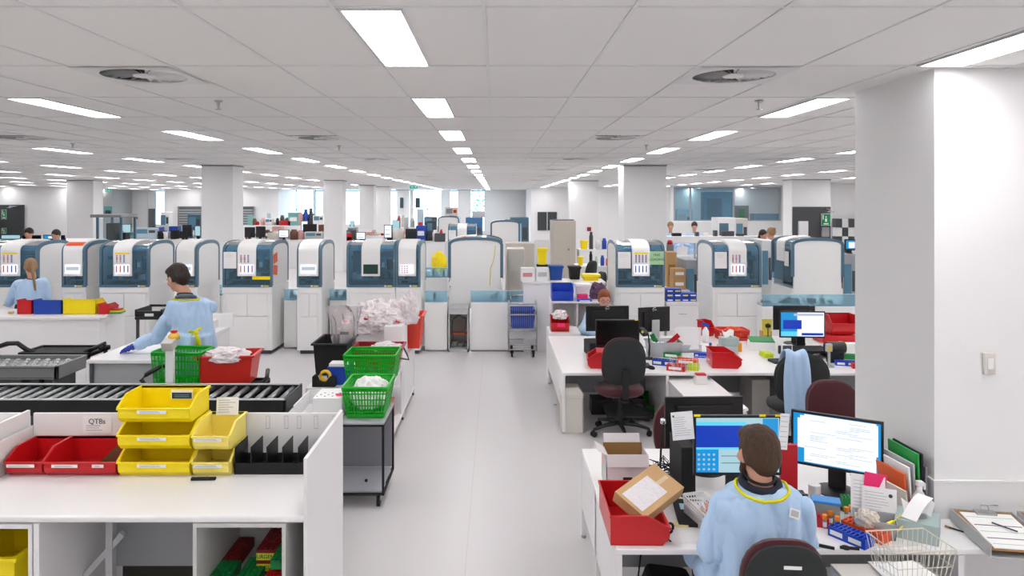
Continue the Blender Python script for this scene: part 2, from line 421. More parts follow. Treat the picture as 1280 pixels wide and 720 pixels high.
# columns (x range of the front face, depth of front, depth of back)
cols = [(2.449, 3.6, 3.973, 4.85), (2.58, 3.436, 14.34, 14.99), (-5.94, -5.31, 14.34, 14.93), (-5.91, -5.28, 24.43, 25.1), (-14.73, -13.82, 24.4, 25.0),
        (9.8, 11.08, 23.56, 24.3), (2.58, 3.585, 24.9, 25.6), (-6.04, -5.4, 31.4, 32.0), (-5.86, -5.2, 34.7, 35.3), (-6.24, -5.45, 44.6, 45.2), (-2.4, -1.6, 44.6, 45.2)]
for i, (a, b_, c_, d) in enumerate(cols):
    tag(MB().box(a, b_, c_, d, 0, CEIL+.02).build('column', [COLP]), kind='structure')
c0 = bpy.data.objects['column']
m = MB().box(2.443, 3.61, 3.966, 4.856, .1, .835); m.build('column_cladding', [WSIDE], c0, bevel=.002)
MB().box(2.436, 3.62, 3.958, 4.862, .835, .847).build('ledge', [WSIDE], c0, bevel=.002)
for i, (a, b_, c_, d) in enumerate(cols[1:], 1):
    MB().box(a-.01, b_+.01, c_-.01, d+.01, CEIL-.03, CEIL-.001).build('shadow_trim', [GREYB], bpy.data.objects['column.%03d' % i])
# baseboards
tag(MB().box(px2x(604, Yb), px2x(664, Yb), Yb-.02, Yb, 0, .12).build('baseboard_back', [WSIDE]), kind='structure')
# ---------------------------------------------------------------- the row of analysers
def arc_profile(D, zb, zs, za, ins=0, n=10, sk=.1):
    """side outline in (y,z): up the front, over the arched hood, down the back"""
    p = [(ins, zb)]
    hw = D/2-ins; h = za-zs
    for i in range(n+1):
        t = math.pi-math.pi*i/n
        c = math.cos(t); s_ = math.sin(t)
        p.append((D/2+hw*math.copysign(abs(c)**.8, c), zs-ins*.2+(h-ins*.8)*abs(s_)**.85))
    p.append((D-ins, zb)); return p
def analyser(name, label, X, Y, W, rz=0, D=.92, zb=1.056, zs=1.62, za=1.775, strip=(.3, .62), screen='tubes', notice=None, side_sign=None, doors=2, orange=False, green=None, yellow=False, flat=False, logo=True, open_side=True, group='hooded blood analysers in the long row'):
    r = thing(name, label, 'analyser', (X, Y, 0), rz, group)
    # cabinet
    m = MB(); m.box(0, W, .012, D, .06, zb); m.box(.04, W-.04, .05, D-.05, 0, .06, 1)
    m.build('cabinet', [HULL, DGREY], r, bevel=.006)
    MB().box(.004, W-.004, -.004, .012, zb-.09, zb-.008).build('fascia', [HULL], r, bevel=.004)
    n = doors
    for i in range(n):
        a, b_ = .06+(W-.12)*i/n+.004, .06+(W-.12)*(i+1)/n-.004
        MB().box(a, b_, -.004, .012, .60, zb-.105).build('door', [HULL], r, bevel=.004)
    MB().box(.06, W-.06, -.004, .012, .09, .59).build('door', [HULL], r, bevel=.004)
    # interior behind the hood
    m = MB(); m.box(.04, W-.04, .34, D-.06, zb, zs-.02, 1); m.box(.05, W*.4, .3, .34, zb+.03, zb+.2, 0); m.box(W*.55, W-.05, .28, .34, zb+.25, zs-.1, 0); m.box(.03, W-.03, .02, D-.03, zb, zb+.03, 0)
    m.box(.05, W-.05, .05, .31, zb+.1, zb+.115, 1)
    rr = random.Random(name+label)
    x = .07
    while x < W-.1:
        w_ = rr.uniform(.03, .09); m.box(x, x+w_, .1, .3, zb+.115, zb+rr.uniform(.14, .24), rr.choice([0, 0, 1, 2])); x += w_+rr.uniform(.01, .04)
    m.box(.05, W-.05, .16, .2, zs-.14, zs-.09, 1); m.box(W*.68, W*.78, .12, .26, zs-.3, zs-.08, 1); m.box(W*.7, W*.76, .1, .12, zs-.26, zs-.18, 3)
    m.build('mechanism', [MDARK, MDK2, LGREY, PAPER], r)
    # side panels with arched tops, blue-grey edging
    for k, x0 in enumerate((0, W-.035)):
        pr = arc_profile(D, zb-.005, zs, za, .05)
        MB().prism(pr, 'x', x0+.004, x0+.031).build('side_panel', [HULL], r)
        o_ = arc_profile(D, zb+.02, zs, za, 0); i_ = arc_profile(D, zb+.02, zs, za, .055)
        q = MB(); nn = len(o_)
        for a0, a1 in ((x0, x0+.035),):
            vs = [(a0, *p) for p in o_]+[(a0, *p) for p in i_]+[(a1, *p) for p in o_]+[(a1, *p) for p in i_]
            fs = []
            for i in range(nn-1):
                fs += [(i, i+1, nn+i+1, nn+i), (2*nn+i, 3*nn+i, 3*nn+i+1, 2*nn+i+1), (i, 2*nn+i, 2*nn+i+1, i+1), (nn+i, nn+i+1, 3*nn+i+1, 3*nn+i)]
            q.add(vs, fs)
        q.build('edging', [TRIM], r, auto=40)
    # hood: curved acrylic sheet over front and top, with frame at foot
    pr = arc_profile(D, zb+.03, zs, za, .008, n=14)
    q = MB(); q.sheet(pr, 'x', .034, W-.034); q.open = True; q.build('hood', [CANOPY], r, smooth=True)
    MB().box(.0, W, -.006, .03, zb, zb+.035).build('sill', [TRIM], r, bevel=.003)
    if logo:
        MB().box(W-.17, W-.14, -.009, -.006, zb+.006, zb+.03).box(W-.13, W-.05, -.009, -.006, zb+.008, zb+.024, 1).build('maker_badge', [PAPER, YEL], r)
    # white centre strip with the touch screen
    a, b_ = strip
    pf = arc_profile(D, zs-.39, zs, za, -.012, n=14)[:12]; pb = arc_profile(D, zs-.39, zs, za, .012, n=14)[:12]
    q = MB(); q.prism(pf+pb[::-1], 'x', a, b_); q.build('centre_strip', [HULL], r, auto=30)
    w_ = b_-a; y = -.014; zl = zs-.375
    sc = MB(); sc.box(a+.03, b_-.03, y-.004, y, zl+.02, zl+.17, 0)
    if screen in ('tubes', 'tubes2'):
        cs = [3, 3, 3, 3] if screen == 'tubes2' else [1, 1, 3, 2]
        for i, c in enumerate(cs):
            xx = a+.055+(w_-.11)*i/3; sc.box(xx-.009, xx+.009, y-.005, y-.004, zl+.045, zl+.15, c)
    elif screen == 'rows':
        for i in range(3):
            for j in range(4): sc.box(a+.05+i*.04, a+.07+i*.04, y-.005, y-.004, zl+.035+j*.033, zl+.05+j*.033, 2)
    elif screen == 'pale': sc.box(a+.05, b_-.05, y-.005, y-.004, zl+.08, zl+.13, 4)
    mats = [SCREENW if screen != 'dark' else SCRK, ORANGE, RED, BLUE, SCRL]
    sc.build('touch_screen', mats, r)
    if screen.startswith('tubes'):
        ch = MB(); cs = {'tubes2': [5, 5, 5, 5], 'tubes': [1, 1, 5]}[screen]
        ch.box(a+.02, b_-.02, y-.003, y-.0015, zl+.185, zl+.36, 0)
        if screen == 'tubes2' or label.find('orange') > 0: ch.box(a+.03, b_-.03, y-.004, y-.003, zl+.33, zl+.355, 6)
        for i, c in enumerate(cs):
            xx = a+.06+(w_-.12)*i/3
            for j in range(6): ch.box(xx-.012, xx+.012, y-.004, y-.003, zl+.2+j*.021, zl+.214+j*.021, [c, c, 5, 3][j % 4] if screen == 'tubes' else c)
        ch.build('tube_chart', [PAPER, ORANGE, GREEN, BLUE, RED, mat('purple_ink', '#3b2268', .6), YEL], r)
    if notice:
        q = MB(); q.box(notice[0], notice[1], -.004, -.001, zs-.27, zs-.01, 0); lines(q, notice[0]+.02, notice[1]-.02, zs-.10, zs-.03, -.004, 3, 1, 3)
        q.build('notice', [PAPER, LINK], r)
    if yellow: MB().box(yellow[0], yellow[1], -.004, -.001, zb+.12, zb+.17).build('yellow_label', [YEL], r)
    if green:
        q = MB().box(green[0], green[1], -.006, -.003, zs-.21, zs-.0); s_ = q.build('green_notice', [mat('green_paper', '#a9d5a4', .8)], r)
        text('FREE', .05, INK, s_, ((green[0]+green[1])/2, -.007, zs-.06)); text('LOADING', .05, INK, s_, ((green[0]+green[1])/2, -.007, zs-.13))
    if orange:
        q = MB(); pp = arc_profile(D, zs-.39, zs, za, -.015, n=14)[3:6]; q.sheet(pp, 'x', a+.01, b_-.01); q.build('orange_label', [ORANGE], r)
    if side_sign:
        q = MB()
        for j in range(2): q.cb((W+.002, .17, zs-.12-.19*j), (.004, .2, .15), (8-16*j, 0, 0))
        q.build('orange_sticker', [ORANGE], r)
    return r
YM = 11.17; S = F/YM
def mx(px): return (px-CX)/S
def front(p0, p1): return dict(X=mx(p0), W=mx(p1)-mx(p0))
def strip(p0, a, b_): return (mx(a)-mx(p0), mx(b_)-mx(p0))
A = analyser
A('analyser', 'wide hooded analyser at far left, orange tube chart, behind the woman', Y=YM, D=.9, strip=strip(-22, 1, 25), screen='tubes', **front(-22, 47))
A('analyser', 'narrow hooded analyser with an orange label on top of its strip', Y=YM, D=.9, strip=strip(77, 79.5, 103), screen='pale', doors=2, orange=True, **front(77, 107))
A('analyser', 'wide hooded analyser with orange tube chart left of the standing man', Y=YM, D=.9, strip=strip(124, 142, 165), screen='tubes', **front(124, 186))
A('analyser', 'narrow hooded analyser behind the head of the standing man', Y=YM, D=.9, strip=strip(219, 221, 243), screen='pale', doors=2, **front(219, 247))
A('analyser', 'wide hooded analyser with red side stickers and a white notice at left', Y=YM, D=.9, strip=strip(278, 297, 320), screen='tubes', notice=(.02, .22), side_sign=True, yellow=(.47, .75), **front(278, 340))
A('analyser', 'narrow hooded analyser with a wide white strip, left of the aisle basket pile', Y=YM, D=.9, strip=(.03, .34), screen='pale', doors=2, **front(371, 402))
A('analyser', 'wide hooded analyser with a small dark green screen', Y=YM, D=.9, strip=strip(433, 452, 475), screen='dark', **front(433, 494))
A('analyser', 'narrow hooded analyser joined to the right of the dark screen one', Y=YM, D=.9, strip=strip(494.5, 498, 520), screen='rows', doors=2, **front(494.5, 525.5))
A('analyser', 'hooded analyser with a pale green notice at its right', Y=YM, D=.9, strip=strip(770, 790, 812), screen='tubes2', notice=(.03, .23), green=(.53, .75), **front(770, 831))
A('analyser', 'hooded analyser with white notice, right of the blue bottle boxes', Y=YM, D=.9, strip=strip(891, 911, 933), screen='tubes', notice=(.03, .22), **front(891, 952))
# analysers seen from the side
def side_analyser(label, pxa, pxb, Y, zt=1.80, W=.9, lo=.0, hi=None, sheet=True, tube=False, orange=False, grp='hooded blood analysers seen side on', zb=.93, fr=1, rz=90):
    s = F/Y; x0 = (pxa-CX)/s; D = (pxb-pxa)/s
    r = thing('analyser', label, 'analyser', (x0, Y, 0), 0, grp)
    # local: side panel faces -Y; hood runs along Y
    MB().box(.012, D-.012, .01, W, lo, zb).build('cabinet', [HULL], r, bevel=.006)
    zs = zt-.12
    for y0 in (0, W-.04):
        pr = arc_profile(D, zb-.3 if y0 == 0 else zb, zs, zt, .045); MB().prism(pr, 'y', y0, y0+.035).build('side_panel', [HULL], r)
        o_ = arc_profile(D, zb+.2, zs, zt, 0); i_ = arc_profile(D, zb+.2, zs, zt, .05); q = MB(); nn = len(o_)
        a0, a1 = y0-.012, y0+.03
        vs = [(p[0], a0, p[1]) for p in o_]+[(p[0], a0, p[1]) for p in i_]+[(p[0], a1, p[1]) for p in o_]+[(p[0], a1, p[1]) for p in i_]; fs = []
        for i in range(nn-1):
            fs += [(i, i+1, nn+i+1, nn+i), (2*nn+i, 3*nn+i, 3*nn+i+1, 2*nn+i+1), (i, 2*nn+i, 2*nn+i+1, i+1), (nn+i, nn+i+1, 3*nn+i+1, 3*nn+i)]
        q.add(vs, fs).build('edging', [TRIM], r, auto=40)
    pr = arc_profile(D, zb+.1, zs, zt, .008, n=14); q = MB(); q.sheet(pr, 'y', .03, W-.03); q.open = True; q.build('hood', [CANOPY], r, smooth=True)
    MB().box(.2, D-.05, .06, W-.06, zb, zs-.05).build('mechanism', [MDARK], r)
    pf = arc_profile(D, zs-.3, zs, zt, -.012, n=14)[:9]; pb = arc_profile(D, zs-.3, zs, zt, .01, n=14)[:9]
    MB().prism(pf+pb[::-1], 'y', .28, .6).build('centre_strip', [HULL], r)
    if tube:
        p0 = [(D*.86, -.02, zs-.02), (D*.845, -.03, zs-.15), (D*.82, -.03, zs-.28), (D*.77, -.03, zs-.4), (D*.76, -.03, zs-.6), (D*.76, -.03, zs-.68)]
        MB().tube(p0, .007).build('yellow_hose', [mat('hose', '#e3d27c', .5)], r, smooth=True)
    if orange: MB().cb((D*.2, .1, zt-.03), (.22, .15, .012), (0, -16, 8)).build('orange_label', [ORANGE], r)
    return r
b = side_analyser('arched side of an analyser with a yellow hose, at the end of the aisle', 560, 629, 11.86, zt=1.81, tube=True, orange=True, lo=.62)
def a_side2():
    r = side_analyser('side-on analyser with its blue front turned left, near the grey wall panel', 989, 1055, 12.0, zt=1.79)
    return r
r = a_side2()
MB().box(-.02, -.016, .06, .24, 1.3, 1.55).build('notice', [PAPER], r)
# open machine bay under the first side-on analyser
s = F/11.86
def q_x(px): return (px-CX)/s
bay = thing('machine_frame', 'open steel bay with hoses beneath the yellow hose analyser', 'frame', (q_x(563), 11.35, 0))
w_ = q_x(587)-q_x(563)
MB().box(0, .02, 0, .5, 0, .62).box(w_-.02, w_, 0, .5, 0, .62).box(0, w_, 0, .5, .6, .7).box(0, w_, 0, .5, 0, .04).build('frame', [LGREY], bay)
MB().box(0, w_, .48, .5, 0, .6).build('back_plate', [mat('bay_plate', '#bdb4ab', .6)], bay)
m = MB(); m.tube([(.06, .1, .5), (.05, .12, .35), (.07, .14, .2), (.04, .1, .1)], .008); m.tube([(.28, .1, .5), (.25, .12, .3), (.27, .1, .12)], .006); m.tube([(.07, .08, .52), (.17, .06, .57), (.28, .08, .52)], .015)
m.build('hose', [DGREY], bay, smooth=True)
MB().box(.03, w_-.03, .2, .3, .25, .27).build('cross_bar', [ORANGE], bay)
m = MB(); m.box(.03, .12, .2, .32, .05, .13); m.box(.15, .22, .2, .32, .05, .1); m.box(.25, .32, .15, .3, .06, .12, 1); m.build('valve_block', [ALU, DGREY], bay)
# track cabinets joining the analysers, with a blue acrylic guard
def link(label, p0, p1, Y=11.6, z=.87, guard=True, D=.5, gap=None):
    s = F/Y; x0, x1 = (p0-CX)/s, (p1-CX)/s
    r = thing('track_cabinet', label, 'cabinet', (x0, Y, 0), 0, 'track cabinets joining the analysers')
    W = x1-x0
    MB().box(0, W, 0, D, .02, z-.08).build('body', [HULL], r, bevel=.004)
    n = max(1, round(W/1.0))
    for i in range(n): MB().box(W*i/n+.004, W*(i+1)/n-.004, -.008, 0, .04, z-.1).build('panel', [HULL], r, bevel=.003)
    MB().box(0, W, .0, D, z-.08, z-.05).build('track', [LGREY], r)
    if guard:
        q = MB(); q.sheet([(-.004, z-.08), (-.004, z+.1)], 'x', 0, W); q.open = True; q.build('guard', [GUARD], r); MB().box(0, W, -.008, .004, z+.1, z+.108).build('guard_rim', [mat('pale_acrylic', '#c4dde8', .3)], r)
        m = MB(); rr = random.Random(p0); x = .06
        while x < W-.08:
            if rr.random() < .7:
                m.box(x, x+.04, .1, .2, z-.05, z+rr.choice([-.01, .02, .05]), rr.choice([0, 0, 1])); 
            x += .065
        m.build('sample_pucks', [MDARK, LGREY], r)
    return r
link('white track cabinet with blue guard between the red-stickered and wide-strip analysers', 355, 371)
link('white track cabinet with blue guard left of the dark screen analyser', 412, 434)
link('white track cabinet with blue guard left of the hooded analyser with hose', 531, 559, Y=11.4, D=.4)
link('long white track cabinet with blue guard right of the open steel bay', 588.5, 654, Y=11.4, D=.44)
link('long white track cabinet with blue guard behind the right desk monitors', 952.5, 1078, Y=10.95)
link('short white track cabinet behind the standing man', 263, 277.5, Y=12.2)
# ---------------------------------------------------------------- shared builders for small things
def hopper_bin(label, W, D, H, M, loc, rz=0, group='open-fronted hopper bins', lab=True, tilt=None, cat='bin', extra=None, labs=None):
    """open-fronted stacking bin: front at y=0, open side towards -Y"""
    r = thing('hopper_bin', label, cat, loc, rz, group); t = .005
    side = [(.03*D/.26, 0), (0, H*.2), (-.005, H*.38), (.0, H*.58), (.36*D, H), (D, H), (D, 0)]
    m = MB()
    for x in (0, W-t): m.prism(side, 'x', x, x+t)
    m.box(0, W, D-t, D, 0, H); m.box(0, W, .03, D, 0, t)
    fr = [(.03*D/.26, 0), (0, H*.2), (-.005, H*.38), (.0, H*.58)]; m.prism(fr+[(p[0]+t, p[1]) for p in fr[::-1]], 'x', 0, W)
    m.build('shell', [M], r, bevel=.0015)
    q = MB(); q.box(-.008, 0, .36*D, D, H-.012, H).box(W, W+.008, .36*D, D, H-.012, H).box(-.008, W+.008, D-t, D+.006, H-.014, H)
    for x0, x1 in ((-.008, .002), (W-.002, W+.008)): q.prism([(0, H*.56), (.36*D, H-.012), (.36*D, H), (-.004, H*.62)], 'x', x0, x1)
    q.box(-.004, W+.004, -.012, .002, H*.53, H*.6)
    q.build('rim', [M], r, bevel=.0015)
    if lab:
        for (a, b_) in (labs or [(.28, .68)]):
            q = MB(); q.box(W*a, W*b_, -.0125, -.011, H*.40, H*.52); lines(q, W*(a+.04), W*(b_-.04), H*.42, H*.5, -.0125, 2, 1, 5, .0018)
            q.build('label_strip', [PAPER, LINK], r)
    if tilt: r.rotation_euler = [R(a) for a in tilt]
    return r
def lattice_box(m, W, D, H, tap, rim=.02, nb=3, nx=9, ny=9, bar=.006, t=.004, z0=0, m_=0, solid=.35):
    """perforated basket wall: top band, bottom band, middle bands and slats. W,D at the top, tap = inset at bottom"""
    def P(u, v, z):                                      # u,v in -1..1 at the perimeter
        k = 1-(1-z/H)*tap; return Vector((u*W/2*k, v*D/2*k, z0+z))
    def band(za, zb_):
        for (a, b_) in (((-1,-1),(1,-1)), ((1,-1),(1,1)), ((1,1),(-1,1)), ((-1,1),(-1,-1))):
            q = [P(*a, za), P(*b_, za), P(*b_, zb_), P(*a, zb_)]
            n = ((q[1]-q[0]).cross(q[3]-q[0])).normalized()*t
            m.add(q+[p-n for p in q], [(0,1,2,3),(7,6,5,4),(0,4,5,1),(1,5,6,2),(2,6,7,3),(3,7,4,0)], m_)
    band(H-rim, H); band(0, rim)
    for i in range(1, nb): z = H*i/nb; band(z-bar/2, z+bar/2)
    for (a, b_, n_) in (((-1,-1),(1,-1),nx), ((1,-1),(1,1),ny), ((1,1),(-1,1),nx), ((-1,1),(-1,-1),ny)):
        for i in range(n_+1):
            f = i/n_; u = a[0]+(b_[0]-a[0])*f; v = a[1]+(b_[1]-a[1])*f
            p0, p1 = P(u, v, 0), P(u, v, H); e = Vector((b_[0]-a[0], b_[1]-a[1], 0)).normalized()*bar/2
            nn = Vector((e.y, -e.x, 0)).normalized()*t*.8
            q = [p0-e, p0+e, p1+e, p1-e]; m.add(q+[p-nn for p in q], [(0,1,2,3),(7,6,5,4),(0,4,5,1),(1,5,6,2),(2,6,7,3),(3,7,4,0)], m_)
    q = [P(-1,-1,0), P(1,-1,0), P(1,1,0), P(-1,1,0)]; m.add(q+[p+Vector((0,0,t)) for p in q], [(0,1,2,3),(7,6,5,4),(0,4,5,1),(1,5,6,2),(2,6,7,3),(3,7,4,0)], m_)
def rim_tube(m, W, D, z, r, rr=.03, m_=0):
    pts = []
    for cx_, cy_, a0 in ((W/2-rr, D/2-rr, 0), (-W/2+rr, D/2-rr, 90), (-W/2+rr, -D/2+rr, 180), (W/2-rr, -D/2+rr, 270)):
        for k in range(4): a = R(a0+30*k); pts.append((cx_+rr*math.cos(a), cy_+rr*math.sin(a), z))
    m.tube(pts, r, 6, m_, closed=True)
def basket(label, W, D, H, M, loc, rz=0, group=None, nb=5, handle=None, tap=.18, name='basket', solid=True, nx=14, ny=16):
    r = thing(name, label, 'basket', loc, rz, group)
    m = MB(); lattice_box(m, W, D, H, tap, rim=.03, nb=nb, nx=nx, ny=ny, bar=.009); m.build('basket_wall', [M], r)
    m = MB(); rim_tube(m, W, D, H, .011); m.build('rim', [M], r, smooth=True)
    if handle:
        m = MB(); m.tube([(-W/2, 0, H), (-W/2-.01, -D*.35, H-.01), (-W*.4, -D*.5-.02, H-.02), (W*.4, -D*.5-.02, H-.02), (W/2+.01, -D*.35, H-.01), (W/2, 0, H)], .006, 6); m.build('handle', [handle], r, smooth=True)
    return r
def tub(label, W, D, H, M, loc, rz=0, group=None, tap=.12, name='tub', rim=.02, cat='tub', ribs=0):
    """solid walled tub, open at the top"""
    r = thing(name, label, cat, loc, rz, group); m = MB(); t = .006; k = 1-tap
    def sq(w, d, z): return [(-w/2,-d/2,z),(w/2,-d/2,z),(w/2,d/2,z),(-w/2,d/2,z)]
    vs = sq(W*k, D*k, 0)+sq(W, D, H)+sq(W-2*t, D-2*t, H)+sq(W*k-2*t, D*k-2*t, t)
    fs = [(3,2,1,0)]+[(a*4+i, a*4+(i+1)%4, (a+1)*4+(i+1)%4, (a+1)*4+i) for a in (0,1,2) for i in range(4)]+[(12,13,14,15)]
    m.add(vs, fs)
    for i in range(ribs):
        x = -W*k/2+W*k*(i+.5)/ribs; m.add([(x-.006,-D*k/2-.008,0),(x+.006,-D*k/2-.008,0),(x+.006,-D/2-.012,H-.02),(x-.006,-D/2-.012,H-.02),(x-.006,-D*k/2,0),(x+.006,-D*k/2,0),(x+.006,-D/2,H),(x-.006,-D/2,H)],
                                           [(0,1,2,3),(0,4,5,1),(1,5,6,2),(2,6,7,3),(3,7,4,0)])
    m.build('tub_wall', [M], r, bevel=.004)
    m = MB()
    for (a, b_, c_, d) in ((-W/2-rim, W/2+rim, -D/2-rim, -D/2+.004), (-W/2-rim, W/2+rim, D/2-.004, D/2+rim), (-W/2-rim, -W/2+.004, -D/2, D/2), (W/2-.004, W/2+rim, -D/2, D/2)): m.box(a, b_, c_, d, H-.02, H)
    m.build('rim', [M], r, bevel=.004)
    return r
def crumple(name, label, cat, loc, size, M, seed=0, rz=0, group=None, sub=4, amp=.28, freq=2.2, flat=.0):
    bm = bmesh.new(); bmesh.ops.create_icosphere(bm, subdivisions=sub, radius=1)
    off = Vector((seed*7.3, seed*3.1, seed*1.7))
    for v in bm.verts:
        d = v.co.normalized(); n1 = noise.noise(d*freq+off); n2 = abs(noise.noise(d*freq*2.3+off*2)); n3 = abs(noise.noise(d*freq*5+off))
        v.co = d*(1+amp*n1-amp*1.2*n2+amp*.5*n3)
        if v.co.z < -.55+flat: v.co.z = -.55+flat
        v.co.z += .55-flat
        v.co = Vector((v.co.x*size[0]/2, v.co.y*size[1]/2, v.co.z*size[2]/1.55))
    me = bpy.data.meshes.new(name); bm.to_mesh(me); bm.free(); me.materials.append(M)
    me.polygons.foreach_set('use_smooth', [False]*len(me.polygons))
    o = bpy.data.objects.new(name, me); COL.objects.link(o); o.location = loc; o.rotation_euler = (0, 0, R(rz))
    return tag(o, label, cat, group)
def one(name, label, cat, mb, mats, loc, rz=0, group=None, bevel=0, rot=None, smooth=False, auto=None):
    o = mb.build(name, mats, None, bevel=bevel, smooth=smooth, auto=auto); o.location = loc
    o.rotation_euler = [R(a) for a in rot] if rot else (0, 0, R(rz)); return tag(o, label, cat, group)
def tube_rack(label, L, W, H, M, loc, rz=0, rows_=(10, 2), labels=2, group='plastic test tube racks', name='tube_rack', rot=None, urgent=False):
    """block rack with a grid of square holes (recessed cells) : long axis X"""
    r = thing(name, label, 'tube rack', loc, rz, group); nx, ny = rows_; g = min(L/nx, W/ny)*.16
    m = MB(); m.box(0, L, 0, W, 0, H-.02)
    for i in range(nx+1): x = L*i/nx; m.box(max(0, x-g), min(L, x+g), 0, W, H-.021, H)
    for j in range(ny+1): y = W*j/ny; m.box(0, L, max(0, y-g), min(W, y+g), H-.021, H)
    m.build('rack_body', [M], r)
    for i in range(labels):
        a = L*(i+.12)/labels; b_ = L*(i+.8)/labels
        MB().box(a, b_, -.0015, 0, H*.25, H*.72).build('label_strip', [PAPER], r)
    if rot: r.rotation_euler = [R(a) for a in rot]
    return r
def carton(label, W, D, H, M, loc, rz=0, group=None, tape=True, rot=None, lab=None, name='carton', flaps=False):
    r = thing(name, label, 'box', loc, rz, group)
    if flaps:
        m = MB(); t = .004; m.box(0, W, 0, t, 0, H).box(0, W, D-t, D, 0, H).box(0, t, 0, D, 0, H).box(W-t, W, 0, D, 0, H).box(0, W, 0, D, 0, t)
        m.build('box_body', [M, DCARD], r)
        q = MB(); q.cb((W/2, D+.02, H+.03), (W*.9, .004, .075), (-25, 0, 0)); q.cb((W/2, -.02, H-.03), (W, .004, .07), (-15, 0, 0)); q.cb((-.02, D/2, H+.01), (.004, D, .07), (0, -60, 0)); q.build('flap', [M], r)
        MB().box(.005, W-.005, D-.009, D-.005, .0, H+.02).box(.005, .008, .005, D-.005, 0, H-.003).build('inner_lining', [DCARD], r)
    else:
        MB().box(0, W, 0, D, 0, H).build('box_body', [M], r, bevel=.002)
        if tape: MB().box(0, W, D*.44, D*.56, H, H+.0008).box(-.0008, 0, D*.44, D*.56, H*.6, H).build('tape', [mat('tape', '#d8c6a0', .25)], r)
    if lab: 
        q = MB(); q.box(W*lab[0], W*lab[1], -.0012, 0, H*lab[2], H*lab[3]); lines(q, W*lab[0]+.005, W*lab[1]-.005, H*lab[2], H*lab[3], -.0012, 3, 1, 2); q.build('label', [PAPER, LINK], r)
    if rot: r.rotation_euler = [R(a) for a in rot]
    return r
def operator_chair(label, loc, rz=0, shell=CHAIRB, pad=MAROON, back_z=(.56, 1.02), seat_z=.47, wb=.43, group='swivel office chairs', arms=False, tag_=False):
    """faces +Y (sitter looks to +Y); the back is at -Y"""
    r = thing('office_chair', label, 'chair', loc, rz, group)
    m = MB(); zc = seat_z
    def pad_shape(mb, w, d, z0, z1, cx=0, cy=0, n=28, e=2.6):
        pts = []
        for i in range(n):
            a = 2*math.pi*i/n; c, s_ = math.cos(a), math.sin(a); k = (abs(c)**e+abs(s_)**e)**(-1/e); pts.append((c*k, s_*k))
        lay = [(z0, .82), (z0+(z1-z0)*.25, .97), ((z0+z1)/2, 1), (z1-(z1-z0)*.2, .96), (z1, .8)]
        vs = []; fs = []
        for z, k in lay: vs += [(cx+p[0]*w/2*k, cy+p[1]*d/2*k, z) for p in pts]
        for L_ in range(len(lay)-1): fs += [(L_*n+i, L_*n+(i+1)%n, (L_+1)*n+(i+1)%n, (L_+1)*n+i) for i in range(n)]
        fs += [tuple(range(n))[::-1], tuple(range(4*n, 5*n))]; mb.add(vs, fs)
    pad_shape(m, .5, .47, zc-.06, zc+.03, 0, .03); m.build('seat', [pad], r, auto=50)
    # backrest : slab in XZ, slightly waisted, curved
    def back(name, M, y0, y1, grow, mats):
        n = 32; q = MB(); z0, z1 = back_z; hz = (z1-z0)/2; cz = (z0+z1)/2; vs = []; fs = []
        lay = [(y0, .9), (y0+(y1-y0)*.3, 1), (y0+(y1-y0)*.75, .99), (y1, .88)]
        for y, k in lay:
            for i in range(n):
                a = 2*math.pi*i/n; c, s_ = math.cos(a), math.sin(a); kk = (abs(c)**3.4+abs(s_)**3.4)**(-1/3.4)
                x = c*kk*(wb/2+grow)*k; z = s_*kk*(hz+grow)*k
                x *= 1-.2*max(0, z/hz)**2+.02*max(0, -z/hz)
                vs.append((x, y-.22*(x*x)*0+.35*x*x-.03*(z/hz), cz+z))
        for L_ in range(3): fs += [(L_*n+i, L_*n+(i+1)%n, (L_+1)*n+(i+1)%n, (L_+1)*n+i) for i in range(n)]
        fs += [tuple(range(n))[::-1], tuple(range(3*n, 4*n))]; q.add(vs, fs); return q.build(name, mats, r, auto=50)
    back('backrest_shell', shell, -.265, -.225, .0, [shell]); back('backrest_pad', pad, -.228, -.17, .008, [pad])
    m = MB(); m.box(-.03, .03, -.285, -.262, zc-.04, back_z[0]+.16); m.cb((0, -.17, zc-.07), (.06, .24, .02)); m.build('back_stem', [BLACK], r, bevel=.004)
    m = MB(); m.cyl((0, 0, .1), (0, 0, .24), .03); m.cyl((0, 0, .24), (0, 0, zc-.07), .018); m.cb((0, 0, zc-.085), (.16, .2, .04)); m.build('gas_lift', [BLACK], r, auto=40)
    for k in range(5):
        a = R(-90+72*k); d = Vector((math.cos(a), math.sin(a), 0)); m = MB()
        m.tube([d*.03+Vector((0,0,.115)), d*.16+Vector((0,0,.105)), d*.3+Vector((0,0,.075))], [.026, .02, .014], 8); leg = m.build('leg', [BLACK], r, smooth=True)
        m = MB(); t = Vector((-d.y, d.x, 0)); c = d*.3+Vector((0,0,.028)); m.cyl(c-t*.024, c-t*.006, .028, seg=14); m.cyl(c+t*.006, c+t*.024, .028, seg=14); m.cyl(c+Vector((0,0,.0)), c+Vector((0,0,.05)), .009, seg=8)
        m.build('caster', [SOOT], leg, auto=40)
    m = MB(); m.tube([(.06, -.02, zc-.08), (.17, -.06, zc-.1), (.24, -.08, zc-.1)], .006); m.build('lever', [BLACK], r, smooth=True); m = MB(); m.tube([(-.06, -.02, zc-.08), (-.18, -.08, zc-.11), (-.23, -.1, zc-.115)], .006); m.build('lever', [BLACK], r, smooth=True); m = MB(); m.tube([(.05, -.08, zc-.08), (.15, -.16, zc-.13), (.2, -.18, zc-.14)], .006)
    m.build('lever', [BLACK], r, smooth=True)
    if tag_: MB().box(-.02, .055, -.2785, -.2765, back_z[1]-.1, back_z[1]-.085).build('asset_label', [PAPER], r)
    return r
